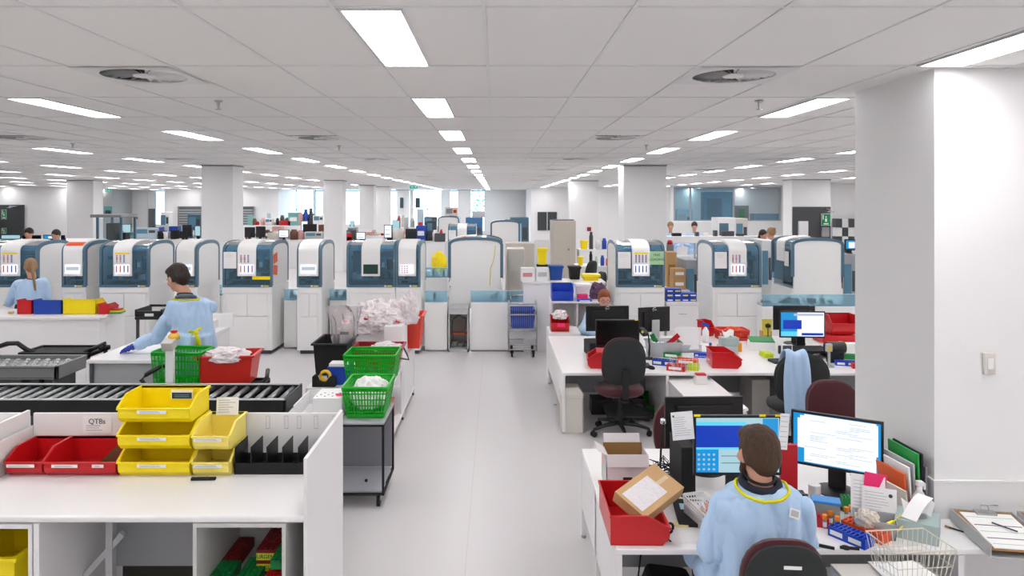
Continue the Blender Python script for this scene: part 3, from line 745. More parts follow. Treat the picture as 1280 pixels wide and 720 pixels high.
def panel_rects(mb, W, H, rects, y, t=.0006):
    for (u0, v0, u1, v1, k) in rects: mb.box(-W/2+W*u0, -W/2+W*u1, y-t, y, H*v0, H*v1, k)
SCR_M = [OFF, SCREENW, SCRB, SCRD, SCRC, SCRG, SCRL, BLACK, YEL]
def monitor(label, W, H, loc, rz=0, zb=.12, screen=None, stand='column', group='desktop monitors', logo=False, bez=.014, name='monitor', M=BLACK, sticky=None, base=(.13, .1), tiltx=0):
    """screen faces -Y at rz=0; loc is at the foot of the stand"""
    r = thing(name, label, 'monitor', loc, rz, group)
    m = MB(); m.box(-W/2, W/2, 0, .022, zb, zb+H); m.cb((0, .032, zb+H/2), (W*.72, .024, H*.66)); m.build('housing', [M], r, bevel=.003)
    m = MB(); m.box(-W/2+bez, W/2-bez, -.002, 0, zb+bez*1.3, zb+H-bez, 0)
    if screen:
        w2, h2 = W-2*bez, H-2.3*bez
        for i, (u0, v0, u1, v1, k) in enumerate(screen): m.box(-w2/2+w2*u0, -w2/2+w2*u1, -.0024-.00012*i, -.002, zb+bez*1.3+h2*v0, zb+bez*1.3+h2*v1, k)
    m.build('screen', SCR_M, r)
    if stand:
        m = MB()
        if stand == 'silver': m.box(-.05, .05, .045, .06, .0, zb+H*.5)
        else: m.box(-.05, .05, .045, .065, .008, zb+H*.45)
        m.build('stand_column', [LGREY if stand == 'silver' else M], r, bevel=.004)
        MB().lathe([(.0, 0), (base[0], 0), (base[0], .006), (base[0]*.8, .014), (0, .016)], (0, .03, 0), 28).build('stand_foot', [LGREY if stand == 'silver' else M], r, auto=40)
    if logo:
        q = MB(); zc = zb+H*.86; q.cyl((0, .046-.0, zb+H*.9), (0, .0235, zb+H*.9), .022, seg=24)
        q.tube([(.024*math.cos(2*math.pi*i/24), .026, zb+H*.9+.024*math.sin(2*math.pi*i/24)) for i in range(24)], .0022, 5, 1, closed=True)
        b_ = q.build('badge', [M, PAPER], r); text('DELL', .016, PAPER, b_, (0, .047, zb+H*.9), (90, 0, 180))
    if sticky:
        for (u, v, c) in sticky: MB().cb((-W/2+W*u, -.004, zb+H*v), (.035, .002, .012)).build('sticky_note', [c], r)
    return r
def keyboard(label, loc, rz=0, M=BLACK, W=.44, D=.15, group='keyboards'):
    r = thing('keyboard', label, 'keyboard', loc, rz, group); MB().prism([(-D/2, 0), (D/2, 0), (D/2, .028), (-D/2, .014)], 'x', -W/2, W/2).build('tray', [M], r, bevel=.002)
    m = MB()
    for j in range(5):
        for i in range(15):
            x = -W/2+.012+(W-.024)*i/15; y = -D/2+.012+(D-.024)*j/5; z = .016+.014*(y+D/2)/D
            m.box(x, x+(W-.024)/15-.004, y, y+(D-.024)/5-.004, z, z+.006)
    tag(m.build('keys', [DGREY if M is BLACK else LGREY], r), kind='stuff'); return r
# ---------------------------------------------------------------- sorting bench in the left foreground
BX0, BX1, BY0, BY1, BZ = -2.70, -.897, 3.39, 4.15, .9
def sorting_bench(label, x0, x1, left=True):
    r = thing('sorting_bench', label, 'bench', (x0, BY0, 0), 0, 'white sorting benches'); W = x1-x0; D = BY1-BY0
    m = MB(); m.box(0, W-.018, 0, D, BZ-.034, BZ); m.build('worktop', [WHITE], r, bevel=.012, seg=4)
    MB().box(W-.018, W, -.01, D+.02, 0, 1.179).build('side_panel', [WSIDE], r, bevel=.0015)
    MB().box(-.02, -.002, -.01, D+.02, 0, 1.09).build('side_panel', [WSIDE], r, bevel=.0015)
    MB().box(0, W-.018, D, D+.018, .35, 1.165).build('back_panel', [WSIDE], r, bevel=.0015)
    return r
sb = sorting_bench('white sorting bench in the left foreground holding red and yellow bins', BX0, BX1)
D_ = BY1-BY0
def bxx(px, Y=BY0): return (px-CX)*Y/F-BX0
m = MB()                                                   # pigeonhole under the bench at right
a, b_ = bxx(241), bxx(357); t = .018; zt = BZ-.036
m.box(a, b_, 0, .6, zt-t, zt).box(a, a+t, 0, .6, 0, zt-t).box(b_-t, b_, 0, .6, 0, zt-t).box(a, b_, .58, .6, 0, zt).box(a+t, b_-t, 0, .6, .47, .488)
m.build('pigeonhole', [mat('cabinet_inside', '#c9c9c6', .5)], sb)
a, b_ = -.0, bxx(42)
m = MB(); m.box(a, b_-.008, 0, .6, zt-.024, zt-.004).box(b_-.026, b_-.008, 0, .6, 0, zt-.024).box(b_, b_+.026, 0, D_, 0, zt).box(a, b_-.03, .56, .58, 0, zt).box(a, b_-.026, 0, .58, .46, .478); m.build('cabinet_frame', [WSIDE], sb)
x = bxx(136, BY0+.35); m = MB(); m.box(x-.018, x+.018, .35, .39, 0, zt); m.cb((x-.1, .37, .46), (.03, .03, .5), (0, 42, 0)); m.build('leg_frame', [LGREY], sb)
m = MB(); m.box(b_+.03, bxx(241), .62, .64, .346, zt); m.build('modesty_panel', [GREYB], sb)
for px in (335, 358, 374, 395, 418):
    x = bxx(px, BY1)
    if x < BX1-BX0-.03: 
        q = MB(); w0 = .011; q.box(x-w0, x+w0, D_-.002, D_, 1.075, 1.078).box(x-w0, x+w0, D_-.002, D_, 1.148, 1.151).box(x-w0, x-w0+.002, D_-.002, D_, 1.075, 1.15).box(x+w0-.002, x+w0, D_-.002, D_, 1.075, 1.15)
        q.build('slot_frame', [LGREY], sb)
# QTBs sign on back panel
q = MB(); X0, X1 = bxx(104, BY1), bxx(140, BY1); q.box(X0, X1, D_-.005, D_-.002, 1.05, 1.145); lines(q, X0+.02, X1-.02, 1.062, 1.1, D_-.005, 3, 1, 4, .0035)
s_ = q.build('notice_sign', [PAPER, LINK], sb); text('QTBs', .042, INK, s_, ((X0+X1)/2, D_-.006, 1.118))
sb2 = sorting_bench('neighbouring white sorting bench at the left edge, only its end in view', -4.55, BX0-.03)
# bins on the bench
Yb_ = 3.87
for k in range(3):
    o = hopper_bin(['wide yellow hopper bin at the bottom of the stack', 'wide yellow hopper bin in the middle of the stack', 'wide yellow hopper bin on top of the stack with dark card'][k], .392, .262, .141, YEL, (-2.058, Yb_, BZ+.146*k), 0, 'yellow hopper bins in the wide stack')
q = MB(); q.box(0, .125, 0, .003, 0, .055).box(.005, .12, -.001, 0, .003, .038, 1); s_ = one('title_card', 'small dark blue and white card standing in the top yellow bin', 'card', q, [PAPER, mat('navy_card', '#15324f', .5)], (-1.88, Yb_+.245, BZ+.146*2+.065))
q = MB(); lines(q, .02, .105, .01, .03, -.001, 2, 0, 2, .004); q.build('print', [mat('print_blue', '#5c86a8', .6)], s_)
for k in range(2):
    hopper_bin(['narrow pale yellow hopper bin at the bottom of its pair', 'narrow pale yellow hopper bin on top of its pair, paper behind'][k], .2, .262, .138, PYEL, (-1.652, Yb_, BZ+.142*k), 0, 'pale yellow hopper bins', labs=[(.06, .82)])
q = MB(); q.box(0, .125, 0, .002, 0, .1); lines(q, .012, .11, .01, .09, 0, 6, 1, 8, .003); one('paper_notice', 'curled printed note standing in the upper pale yellow bin', 'paper', q, [PAPER, LINK], (-1.61, Yb_+.22, BZ+.142+.13), rot=(-8, 0, 3))
one('marker_pen', 'black strip lying before the pale yellow bins', 'marker', MB().cb((0, 0, .008), (.13, .022, .014)), [SOOT], (-1.575, Yb_-.04, BZ), rz=2, bevel=.003)
hopper_bin('narrow red hopper bin at the far left of the bench', .2, .262, .138, RED, (-2.672, Yb_+.005, BZ), 0, 'red hopper bins on the bench', labs=[(.06, .82)])
rb = hopper_bin('wide red hopper bin left of the yellow stack, divider inside', .392, .262, .14, RED, (-2.459, Yb_, BZ), 0, 'red hopper bins on the bench', labs=[(.12, .48), (.68, .84)])
one('cardboard_divider', 'brown cardboard divider slanting inside the wide red bin', 'divider', MB().prism([(.0, 0), (.12, 0), (.12, .125), (.08, .13), (.0, .05)], 'y', 0, .003), [mat('brown_card', '#6b4a2c', .85)], (-2.195, Yb_+.07, BZ+.007), rz=12)
# black divided letter rack
lr = thing('letter_rack', 'black letter rack with six slanted dividers on the bench', 'rack', (-1.44, 3.91, BZ))
MB().box(0, .50, 0, .006, 0, .062).box(0, .5, 0, .2, 0, .005).box(0, .5, .195, .2, 0, .05).build('tray', [SOOT], lr)
for i in range(6):
    x = .003+.087*i; MB().prism([(0, .0), (0, .15), (.2, .148), (.2, 0)], 'x', x, x+.004).build('divider', [BLACK], lr)
carton('low dark box added for the shade behind the sorting bench legs', 1.1, .35, .4, mat('dark_shade_box', '#3a3732', .7), (-2.3, 4.3, 0), tape=False)  # added box, its dark colour stands in for shade under the bench
# racks stored under the bench
rx = BX0+bxx(246)
for (dx, dy, dz, M, lb, g) in ((.0, .28, .488, mat('dark_red', '#8e1420', .5), 'dark red tube rack at the back left of the pigeonhole', 0), (.02, .02, .488, DGREEN, 'green tube rack at the front left of the pigeonhole', 0),
                       (.16, .06, .488, DGREEN, 'green tube rack in the middle of the pigeonhole floor', 0), (.31, .02, .51, RED, 'red tube rack with white label at the front right of the pigeonhole', 1),
                       (.31, .02, .488, mat('green_dark', '#0a6a38', .5), 'green tube rack under the labelled red one', 0)):
    h = .02 if dz == .488 and lb.find('under') > 0 else .05
    tube_rack(lb, .25 if h > .03 else .24, .105, h, M, (BX0+bxx(246)-.02+dx+.105, BY0+dy+.03, dz), 90, (10, 4), 0, 'racks under the sorting bench')
for z, lb, dz in ((.565, 'dark red tube rack marked URGENT on top of another', 0), (.51, 'lower dark red tube rack marked URGENT', 0)):
    o = tube_rack(lb, .28, .11, .053, mat('dark_red', '#8e1420', .5), (BX0+bxx(246)+.31, BY0+.25, z), 90, (10, 4), 0, 'racks under the sorting bench')
    q = MB().box(-.0015, 0, 0, .11, .0, .036).build('urgent_label', [LIME], o); text('URGENT', .027, INK, q, (-.002, .055, .017), (90, 0, -90))
tube_rack('green tube rack tilted on the right wall of the pigeonhole', .26, .1, .045, DGREEN, (BX0+bxx(246)+.412, BY0+.12, .585), 90, (10, 4), 0, 'racks under the sorting bench')
tub('yellow bin stored in the left cabinet under the bench', .34, .5, .2, YEL, (BX0+.2, BY0+.3, .48), 0)
# ---------------------------------------------------------------- roller conveyors
cv = thing('roller_conveyor', 'long black framed roller conveyor behind the sorting bench', 'conveyor', (-1.70, 5.73, 0))
L = 4.3; z = .8; Dc = .51
MB().box(-L, 0, 0, .03, z-.125, z).build('side_rail', [SOOT], cv, bevel=.002); MB().box(-L, 0, Dc-.03, Dc, z-.125, z).build('side_rail', [SOOT], cv, bevel=.002)
MB().box(-L, 0, -.004, .034, z, z+.006).box(-L, 0, Dc-.034, Dc+.004, z, z+.006).build('rail_cap', [LGREY], cv)
MB().box(-.012, 0, 0, Dc, z-.125, z+.007).build('end_plate', [DGREY], cv)
MB().box(-L, -.02, .04, Dc-.04, z-.12, z-.11).build('belly_pan', [SOOT], cv)
rme = MB(); rme.cyl((0, .03, 0), (0, Dc-.03, 0), .024, seg=12); rme = rme.mesh('roller', [mat('roller_steel', '#a4a8aa', .3, .9)], True)
for i in range(42):
    o = bpy.data.objects.new('roller', rme); COL.objects.link(o); o.parent = cv; o.location = (-.07-.1*i, 0, z-.032)
for x in (-.5, -2.4, -4.1):
    for y in (.02, Dc-.05): MB().box(x-.025, x+.025, y, y+.03, 0, z-.125).build('leg', [BLACK], cv)
# grey conveyor bed at left
cb_ = thing('grey_conveyor', 'short grey metal ball transfer table left, behind the black conveyor', 'conveyor', (-4.13, 6.69, 0))
L = 2.0; z = .85; Dg = .52
MB().box(-L, 0, 0, .03, z-.125, z).box(-L, 0, Dg-.03, Dg, z-.125, z).box(-.03, 0, 0, Dg, z-.125, z).build('frame', [ALU], cb_, bevel=.003)
MB().box(-L, -.03, .03, Dg-.03, z-.05, z-.04).build('deck', [mat('deck_grey', '#8d9692', .35, .5)], cb_)
MB().box(-L, -.02, -.003, 0, z-.112, z-.106).box(-L, -.02, -.003, 0, z-.022, z-.017).build('groove', [DGREY], cb_)
bme = MB().lathe([(.0, 0), (.03, 0), (.026, .01), (.014, .02), (0, .024)], seg=12).mesh('transfer_ball', [STEEL], True)
for i in range(18):
    for j in range(4):
        o = bpy.data.objects.new('transfer_ball', bme); COL.objects.link(o); o.parent = cb_; o.location = (-.1-.1*i-(.05 if j % 2 else 0), .09+.11*j, z-.04)
MB().box(-.3, -.22, .08, .45, .05, z-.12).box(-.17, -.09, .08, .45, .05, z-.12).build('pedestal', [DGREY], cb_)
MB().box(-L, -.4, .1, .42, .5, z-.125).build('drive_unit', [mat('drive_grey', '#5d6262', .5)], cb_)
def trolley(label, px0, px1, Y, z, D=.5, hz=.0, handles=((0,), (1,)), name='trolley'):
    s = F/Y; x0, x1 = (px0-CX)/s, (px1-CX)/s; W = x1-x0
    r = thing(name, label, 'trolley', (x0, Y, 0))
    MB().box(0, W, 0, D, z-.03, z-.01).build('deck', [SOOT], r); MB().box(0, W, 0, .02, z-.04, z+.01).box(0, W, D-.02, D, z-.04, z+.01).box(0, .02, 0, D, z-.04, z+.01).box(W-.02, W, 0, D, z-.04, z+.01).build('deck_frame', [BLACK], r, bevel=.005)
    for x in (.02, W-.05):
        for y in (.02, D-.05): MB().box(x, x+.03, y, y+.03, .08, z-.03).build('leg', [BLACK], r); MB().cyl((x+.0, y+.015, .04), (x+.03, y+.015, .04), .04).build('caster', [SOOT], r, auto=40)
    return r, W
t1, W = trolley('low black trolley behind the grey conveyor, handles raised', 22, 112, 7.35, .83, .4)
q = MB(); q.tube([(-.32, .0, .86), (-.12, .02, .93), (-.02, .03, .93), (.06, .05, .86), (.14, .05, .83)], .024, 10); q.tube([(-.32, .36, .86), (-.32, 0, .86)], .02, 8); q.build('handle', [BLACK], t1, smooth=True)
q = MB(); q.tube([(W-.1, .05, .82), (W+.06, .03, .89), (W+.15, .02, .93), (W+.13, .02, .9), (W+.1, .0, .87)], .022, 10); q.build('handle', [BLACK], t1, smooth=True)
t2, W = trolley('black trolley under the green crate and red tub', 196, 322, 6.40, .72, .36)
q = MB(); q.tube([(.02, .0, .74), (-.09, -.02, .75), (-.13, -.02, .8), (-.1, .0, .84), (.0, .05, .9), (.03, .1, .9)], .02, 10); q.build('handle', [BLACK], t2, smooth=True)
q = MB(); q.tube([(W-.02, .0, .74), (W+.03, -.02, .76), (W+.09, -.02, .82), (W+.06, .1, .86)], .02, 10); q.build('handle', [BLACK], t2, smooth=True)
# green crate and red tub on it
def X(px, Y): return (px-CX)*Y/F
basket('green perforated crate beside the standing man', .45, .30, .3, GREEN, (X(229, 6.58), 6.58, .73), -3, 'green perforated baskets', nb=4, tap=.1)
rt = tub('red tub on the black trolley with bagged samples on top', .5, .32, .27, mat('warm_red', '#d42a1e', .35), (X(286, 6.6)-.0, 6.62, .73), 4, tap=.14)
crumple('sample_bags', 'heap of clear bagged samples lying on the red tub', 'bag', (X(281, 6.5), 6.56, .94), (.42, .3, .12), BAG, 3, 0)
# white post with box head
p_ = thing('label_printer_post', 'white post with a tilted box head before the green crate', 'post', (X(212, 6.3), 6.31, 0))
MB().box(-.035, .035, -.02, .02, 0, 1.09).build('post', [WPLAS], p_, bevel=.004); MB().cb((-.005, -.01, 1.135), (.1, .1, .08), (20, 0, 0)).build('head', [mat('head_grey', '#cfcac3', .4)], p_, bevel=.005)
MB().lathe([(0, 0), (.05, 0), (.05, .03), (.03, .055), (0, .06)], (.012, .05, 1.17), 16).build('beacon', [mat('amber', '#f0c04a', .4)], p_, smooth=True); MB().lathe([(0, 0), (.03, 0), (.03, .015), (0, .02)], (.012, .05, 1.232), 12).build('beacon_cap', [RED], p_)
# counter at far left
X1 = -5.16; c_ = thing('white_counter', 'long white counter at far left holding colourful bins', 'counter', (X1, 9.26, 0))
MB().box(-4.5, 0, 0, .69, .86, .9).build('worktop', [WHITE], c_, bevel=.006); MB().box(-4.48, -.02, .03, .66, 0, .86).build('cabinet', [WSIDE], c_)
for (a, b_, M, lb, h) in ((19, 39, RED, 'red bin on the far left counter before the woman', .19), (39.5, 76, BLUE, 'blue bin on the far left counter', .19), (76.5, 119, YEL, 'yellow bin on the far left counter', .2), (121, 135, RED, 'small red bin right of the yellow bin on the counter', .14)):
    Yc = 9.45; xa, xb = X(a, Yc), X(b_, Yc)
    o = hopper_bin(lb, xb-xa-.02, .26, h, M, (xb-.01, Yc+.28, .9), 180, 'bins on the far left counter', lab=False)

q = MB(); q.box(0, .14, 0, .16, 0, .02, 0).box(0, .14, .0, .16, .02, .04, 1).box(.02, .12, .02, .14, .04, .06, 2); one('tray_stack', 'stack of small green, yellow and red trays at the counter end', 'tray', q, [DGREEN, LIME, RED], (X(137, 9.5), 9.5, .9), 5)
one('label_roll', 'small yellow roll on the far left counter', 'roll', MB().cyl((0, 0, .02), (.06, 0, .02), .02), [mat('tan', '#d9c27a', .6)], (X(11, 9.5), 9.5, .9))
# man's work bench
wb = thing('work_bench', 'white L-shaped bench under the gloved hand of the standing man', 'bench', (-3.88, 6.73, 0))
MB().box(0, .67, 0, 1.87, .865, .9).build('worktop', [WHITE], wb, bevel=.006)
MB().box(.04, .62, .03, .05, .08, .86).build('front_panel', [GREYB], wb); MB().box(.0, .03, 0, .4, 0, .865).build('leg', [WSIDE], wb); MB().box(.035, .06, .0, .03, 0, .865).build('corner_post', [DGREY], wb); MB().box(.64, .67, .4, 1.85, .0, .865).build('end_panel', [WSIDE], wb)
MB().box(0, .56, 1.45, 1.85, .9, 1.0).build('riser_shelf', [WHITE], wb, bevel=.004)
o = one('folder_box', 'white upright box on the bench right of the standing man', 'box', MB().box(0, .28, 0, .03, 0, .16), [PAPER], (X(262, 8.5), 8.5, .9))
q = MB().box(-.15, .15, -.1, .1, 0, .002); one('paper_sheet', 'white sheet lying on the bench near the gloved hand', 'paper', q, [PAPER], (-3.5, 7.1, .901), 20)
# black trolley shelf behind the bench
bt = thing('black_stand', 'black topped printer stand behind the bench, left of the standing man', 'stand', (X(168, 8.9), 8.9, 0))
W = X(203, 8.9)-X(168, 8.9); MB().box(0, W, 0, .4, .92, .96).box(0, W, 0, .03, .96, 1.03).box(0, .03, 0, .4, .96, 1.05).box(W-.03, W, 0, .4, .96, 1.05).box(0, W, .37, .4, 1.03, 1.06).build('top_tray', [BLACK], bt, bevel=.01)
for x in (.01, W-.04): MB().box(x, x+.03, .02, .05, 0, .92).build('leg', [DGREY], bt)
MB().box(.13, .24, -.004, 0, .965, 1.0).build('label_strip', [PAPER], bt)
# ---------------------------------------------------------------- white table, cart and baskets beside the aisle
def Xz(px, z_, py): return gz(px, py, z_)
tb = thing('white_table', 'white two level table beside the aisle carrying tubs and baskets', 'table', (-1.81, 6.75, 0))
W = .80; Dt = 2.1; zt = .63
MB().box(0, W, 0, Dt, zt-.035, zt).build('tabletop', [WHITE], tb, bevel=.004)
MB().box(0, W, .02, Dt, .09, .115).build('lower_shelf', [WHITE], tb, bevel=.003)
for x in (0, W-.035):
    for y in (0, 1.06, Dt-.04): q = MB(); q.box(x, x+.035, y, y+.035, .03, zt-.035); lg = q.build('leg', [WSIDE], tb); MB().cyl((x+.017, y+.017, 0), (x+.017, y+.017, .03), .012).build('levelling_foot', [DGREY], lg)
MB().box(W-.02, W-.005, .9, Dt-.04, .115, zt-.035).build('end_panel', [WSIDE], tb)
# cart
ct = thing('wheeled_cart', 'black framed wheeled cart with grey panels beside the aisle', 'cart', (-1.62, 5.56, 0)); W = .745; Dc = .55; zc = .656
m = MB(); f = .018
for x in (0, W-f):
    for y in (0, Dc-f): m.box(x, x+f, y, y+f, .1, zc)
for z_ in (.1, zc-f):
    for y in (0, Dc-f): m.box(0, W, y, y+f, z_, z_+f)
    for x in (0, W-f): m.box(x, x+f, 0, Dc, z_, z_+f)
m.build('frame', [SOOT], ct, bevel=.002)
MB().box(0, W, 0, Dc, zc, zc+.012).build('top_panel', [mat('cart_grey', '#b2b5bb', .25)], ct); MB().box(.02, W-.02, .02, Dc-.02, .12, .13).build('bottom_shelf', [MAT['cart_grey']], ct)
MB().box(.02, W-.02, Dc-.012, Dc-.008, .13, zc-.02).box(.008, .012, .02, Dc-.02, .13, zc-.02).build('grey_panel', [mat('cart_panel', '#8f9097', .4)], ct)
for x in (.06, W-.05):
    for y in (.05, Dc-.05):
        m = MB(); m.cyl((x-.012, y, .045), (x+.012, y, .045), .045, seg=18); m.box(x-.018, x+.018, y-.014, y+.014, .05, .1, 1); m.build('caster', [SOOT, LGREY], ct, auto=40)
MB().cyl((W-.14, -.004, .22), (W-.14, .004, .22), .012).build('lock_knob', [SOOT], ct)
# open white tray and white box with stickers on the cart
q = MB(); a, b_ = X(367, 5.75), X(389, 5.9)
q.box(-1.60, -1.59, 5.62, 6.08, .668, .79).box(-1.6, -1.42, 6.07, 6.08, .668, .79).box(-1.6, -1.42, 5.62, 5.63, .668, .72).box(-1.6, -1.42, 5.62, 6.08, .668, .674)
one('white_tray', 'open white tray on the left side of the cart', 'tray', q, [WPLAS], (0, 0, 0))
o = carton('white box with green and pink stickers on top, on the cart', .235, .3, .15, PAPER, (-1.475, 5.72, .668), 0, tape=False)
q = MB()
for i in range(9): q.cyl((.02+.021*i, .06+.05*(i % 3), .15), (.02+.021*i, .06+.05*(i % 3), .1512), .008, seg=8, m=i % 2)
q.cb((.19, .1, .153), (.05, .06, .004), (0, 0, 20), 2); q.build('sticker', [DGREEN, INK, PINK], o)
# baskets
basket('green perforated basket with folded gowns on the cart', .36, .44, .25, GREEN, (-1.045, 5.86, .67), 0, 'green perforated baskets', nb=5, tap=.22)
crumple('white_packs', 'white crinkled packs filling the near green basket', 'packs', (-1.045, 5.9, .72), (.31, .38, .24), PAPER, 5, amp=.22)
basket('upper green perforated basket on the white table', .5, .4, .28, GREEN, (-1.215, 7.02, .64), 0, 'green perforated baskets', nb=6, tap=.14, nx=22, ny=18)
rb_ = tub('crimson hand basket with dark handle behind the green baskets', .5, .34, .21, DRED, (-1.235, 7.5, .68), 0, tap=.15, cat='basket', name='hand_basket')
q = MB(); q.tube([(.25, 0, .2), (.31, -.1, .13), (.33, -.12, .08), (.26, -.16, .1), (.2, -.17, .11)], .009); q.build('handle', [DGREY], rb_, smooth=True)
MB().cyl((0, -.195, .19), (0, -.19, .19), .014).build('white_button', [PAPER], rb_)
crumple('sample_bags', 'clear bags lying in the crimson hand basket', 'bag', (-1.16, 7.5, .82), (.36, .3, .1), BAG, 8)
bt_ = tub('black tub holding a bagged bottle on the white table', .34, .5, .33, SOOT, (-1.675, 7.42, .64), 0, tap=.12)
b_ = thing('specimen_bottle', 'translucent bottle with an orange cap in the black tub', 'bottle', (-1.58, 7.5, .84))
MB().lathe([(0, 0), (.065, 0), (.068, .02), (.068, .2), (.055, .25), (.028, .275), (.026, .29), (0, .29)], seg=20).build('body', [mat('milky', '#e8e4e2', .4)], b_, smooth=True)
MB().lathe([(0, .29), (.03, .29), (.03, .32), (0, .32)], seg=16).build('cap', [ORANGE], b_); MB().box(-.045, .03, -.072, -.066, .03, .17).box(-.05, .04, -.073, -.066, .17, .2, 1).build('label', [PAPER, mat('plum', '#5a2038', .6)], b_)
# the bag round the bottle
q = MB(); n = 24
lay = [(0, .1, .08), (.15, .13, .1), (.3, .14, .1), (.4, .17, .06), (.47, .19, .02)]
rr = random.Random(3); vs = []; fs = []
for z_, rx_, ry_ in lay:
    for i in range(n):
        a = 2*math.pi*i/n; k = 1+rr.uniform(-.1, .1); vs.append((math.cos(a)*rx_*k, math.sin(a)*ry_*k, z_+rr.uniform(-.01, .01)))
for L_ in range(len(lay)-1): fs += [(L_*n+i, L_*n+(i+1)%n, (L_+1)*n+(i+1)%n, (L_+1)*n+i) for i in range(n)]
q.add(vs, fs); q.open = True
one('clear_bag', 'clear bag around the orange capped bottle', 'bag', q, [glassy('thin_film', '#f4f0f2', .22, .1, .3)], (-1.6, 7.5, .83))
# boxes and heap of bagged samples
carton('blue box with a white top behind the tape dispenser', .2, .16, .17, BLUE, (-1.63, 6.86, .632), 0, tape=False)
one('printed_pad', 'white printed pad lying on the blue box', 'pad', MB().box(0, .17, 0, .14, 0, .03), [PAPER], (-1.615, 6.87, .804), 0, bevel=.003)
td = thing('tape_dispenser', 'black tape dispenser with a yellow tape roll on the white table', 'tape dispenser', (-1.755, 6.78, .63))
MB().prism([(0, 0), (.22, 0), (.22, .09), (.17, .1), (.13, .05), (.06, .05), (.03, .12), (0, .1)], 'y', 0, .07).build('base', [SOOT], td, bevel=.006)
q = MB(); q.tube([(.12+.045*math.cos(2*math.pi*i/20), .035, .1+.045*math.sin(2*math.pi*i/20)) for i in range(20)], .016, 6, closed=True); q.build('tape_roll', [mat('tape_yellow', '#e8b91e', .4)], td, smooth=True)
carton('tall white carton at the aisle side of the white table', .2, .5, .38, PAPER, (-1.245, 7.9, .632), 0, tape=False)
carton('low white carton behind the crimson basket', .34, .45, .28, PAPER, (-1.62, 8.15, .632), 0, tape=False, lab=(.3, .8, .3, .6))
rr = random.Random(11)
spots = [(-1.55, 8.2, .93, .5, .36, .2), (-1.3, 8.15, .99, .5, .36, .26), (-1.1, 8.3, 1.02, .4, .36, .3), (-1.45, 8.5, 1.05, .4, .3, .22), (-1.0, 8.2, 1.12, .2, .16, .28)]
labs_ = ['flat clear bag of samples at the left of the heap', 'clear bag of samples in the middle of the heap on the cartons', 'clear bag of samples at the right of the heap', 'clear bag of samples at the back top of the heap', 'clear bag standing up like a peak at the right of the heap']
for i, (x, y, z_, a, b2, h) in enumerate(spots): crumple('sample_bag', labs_[i], 'bag', (x, y, z_-.04), (a, b2, h), BAG, 20+i, rz=rr.uniform(-20, 20), group='bags of samples heaped on the cartons', amp=.34)
q = MB()
for i in range(14):
    x, y = rr.uniform(-.25, .25), rr.uniform(-.12, .12); p0 = Vector((x, y, rr.uniform(.0, .12))); d = Vector((rr.uniform(-1, 1), rr.uniform(-1, 1), rr.uniform(-.3, .5))).normalized()*.07
    q.cyl(p0, p0+d, .012, seg=8, m=rr.choice([0, 0, 1, 2, 3]))
tag(one('sample_tubes', 'loose capped sample tubes showing through the heaped bags', 'tubes', q, [PAPER, mat('tube_purple', '#7c3b6a', .5), RED, mat('tube_pink', '#d998a8', .5)], (-1.2, 8.12, 1.0)), kind='stuff')
tub('orange red tub standing behind the heap of bags', .34, .4, .4, mat('warm_red2', '#e5402a', .4), (-1.06, 8.72, .632), 0, tap=.2)
q = MB(); q.box(0, .16, 0, .5, 0, .05, 0); q.box(.03, .06, .1, .2, .05, .052, 1)
one('red_pack', 'red and white pack on the table edge beside the green basket', 'packet', q, [PAPER, RED], (-1.19+.22-.2, 7.55, .635))
carton('pink and white carton on the lower shelf of the white table', .12, .6, .2, mat('pink_print', '#e09a92', .6), (-1.2, 7.0, .116), 0, tape=False)
# wire trolley with blue baskets near the track cabinets
s = F/10.94; wt = thing('wire_trolley', 'chrome wire trolley with two blue baskets beside the track cabinet', 'trolley', (X(636, 10.94), 10.94, 0)); W = 35/s; D = .45
m = MB(); r_ = .011
for x in (0, W): m.tube([(x, 0, .1), (x, 0, .74), (x, .04, .82), (x, D*.6, .84), (x, D, .78), (x, D, .1)], r_, 6)
for z_ in (.8,): m.tube([(0, .04, z_+.02), (W, .04, z_+.02)], r_, 6)
for z_ in (.12, .2, .42, .66): m.tube([(0, 0, z_), (W, 0, z_)], r_, 6); m.tube([(0, D, z_), (W, D, z_)], r_, 6); m.tube([(0, 0, z_), (0, D, z_)], r_, 6); m.tube([(W, 0, z_), (W, D, z_)], r_, 6)
m.tube([(.04, D, .78), (.04, D, .88), (.07, D, .9), (W-.07, D, .9), (W-.04, D, .88), (W-.04, D, .78)], r_*.8, 6)
m.build('tube_frame', [STEEL], wt, smooth=True)
m = MB()
for z_ in (.2, .42, .66):
    for i in range(1, 14): x = W*i/14; m.cyl((x, 0, z_), (x, D, z_), .003, seg=4)
for i in range(1, 14): x = W*i/14; m.cyl((x, 0, .42), (x, 0, .8), .0028, seg=4)
tag(m.build('wire_grid', [STEEL], wt), kind='stuff')
for x in (.05, W-.05):
    for y in (.04, D-.04): MB().cyl((x-.012, y, .05), (x+.012, y, .05), .05).box(x-.02, x+.02, y-.02, y+.02, .05, .12).build('caster', [SOOT], wt, auto=40)
for z_, h, lb in ((.66, .06, 'shallow blue basket in the top of the wire trolley'), (.43, .2, 'deeper blue basket in the middle of the wire trolley')):
    tub(lb, W-.06, D-.08, h, BLUE, (X(636, 10.94)+W/2, 10.94+D/2, z_+.01), 0, tap=.08, rim=.008, cat='basket', name='blue_basket')
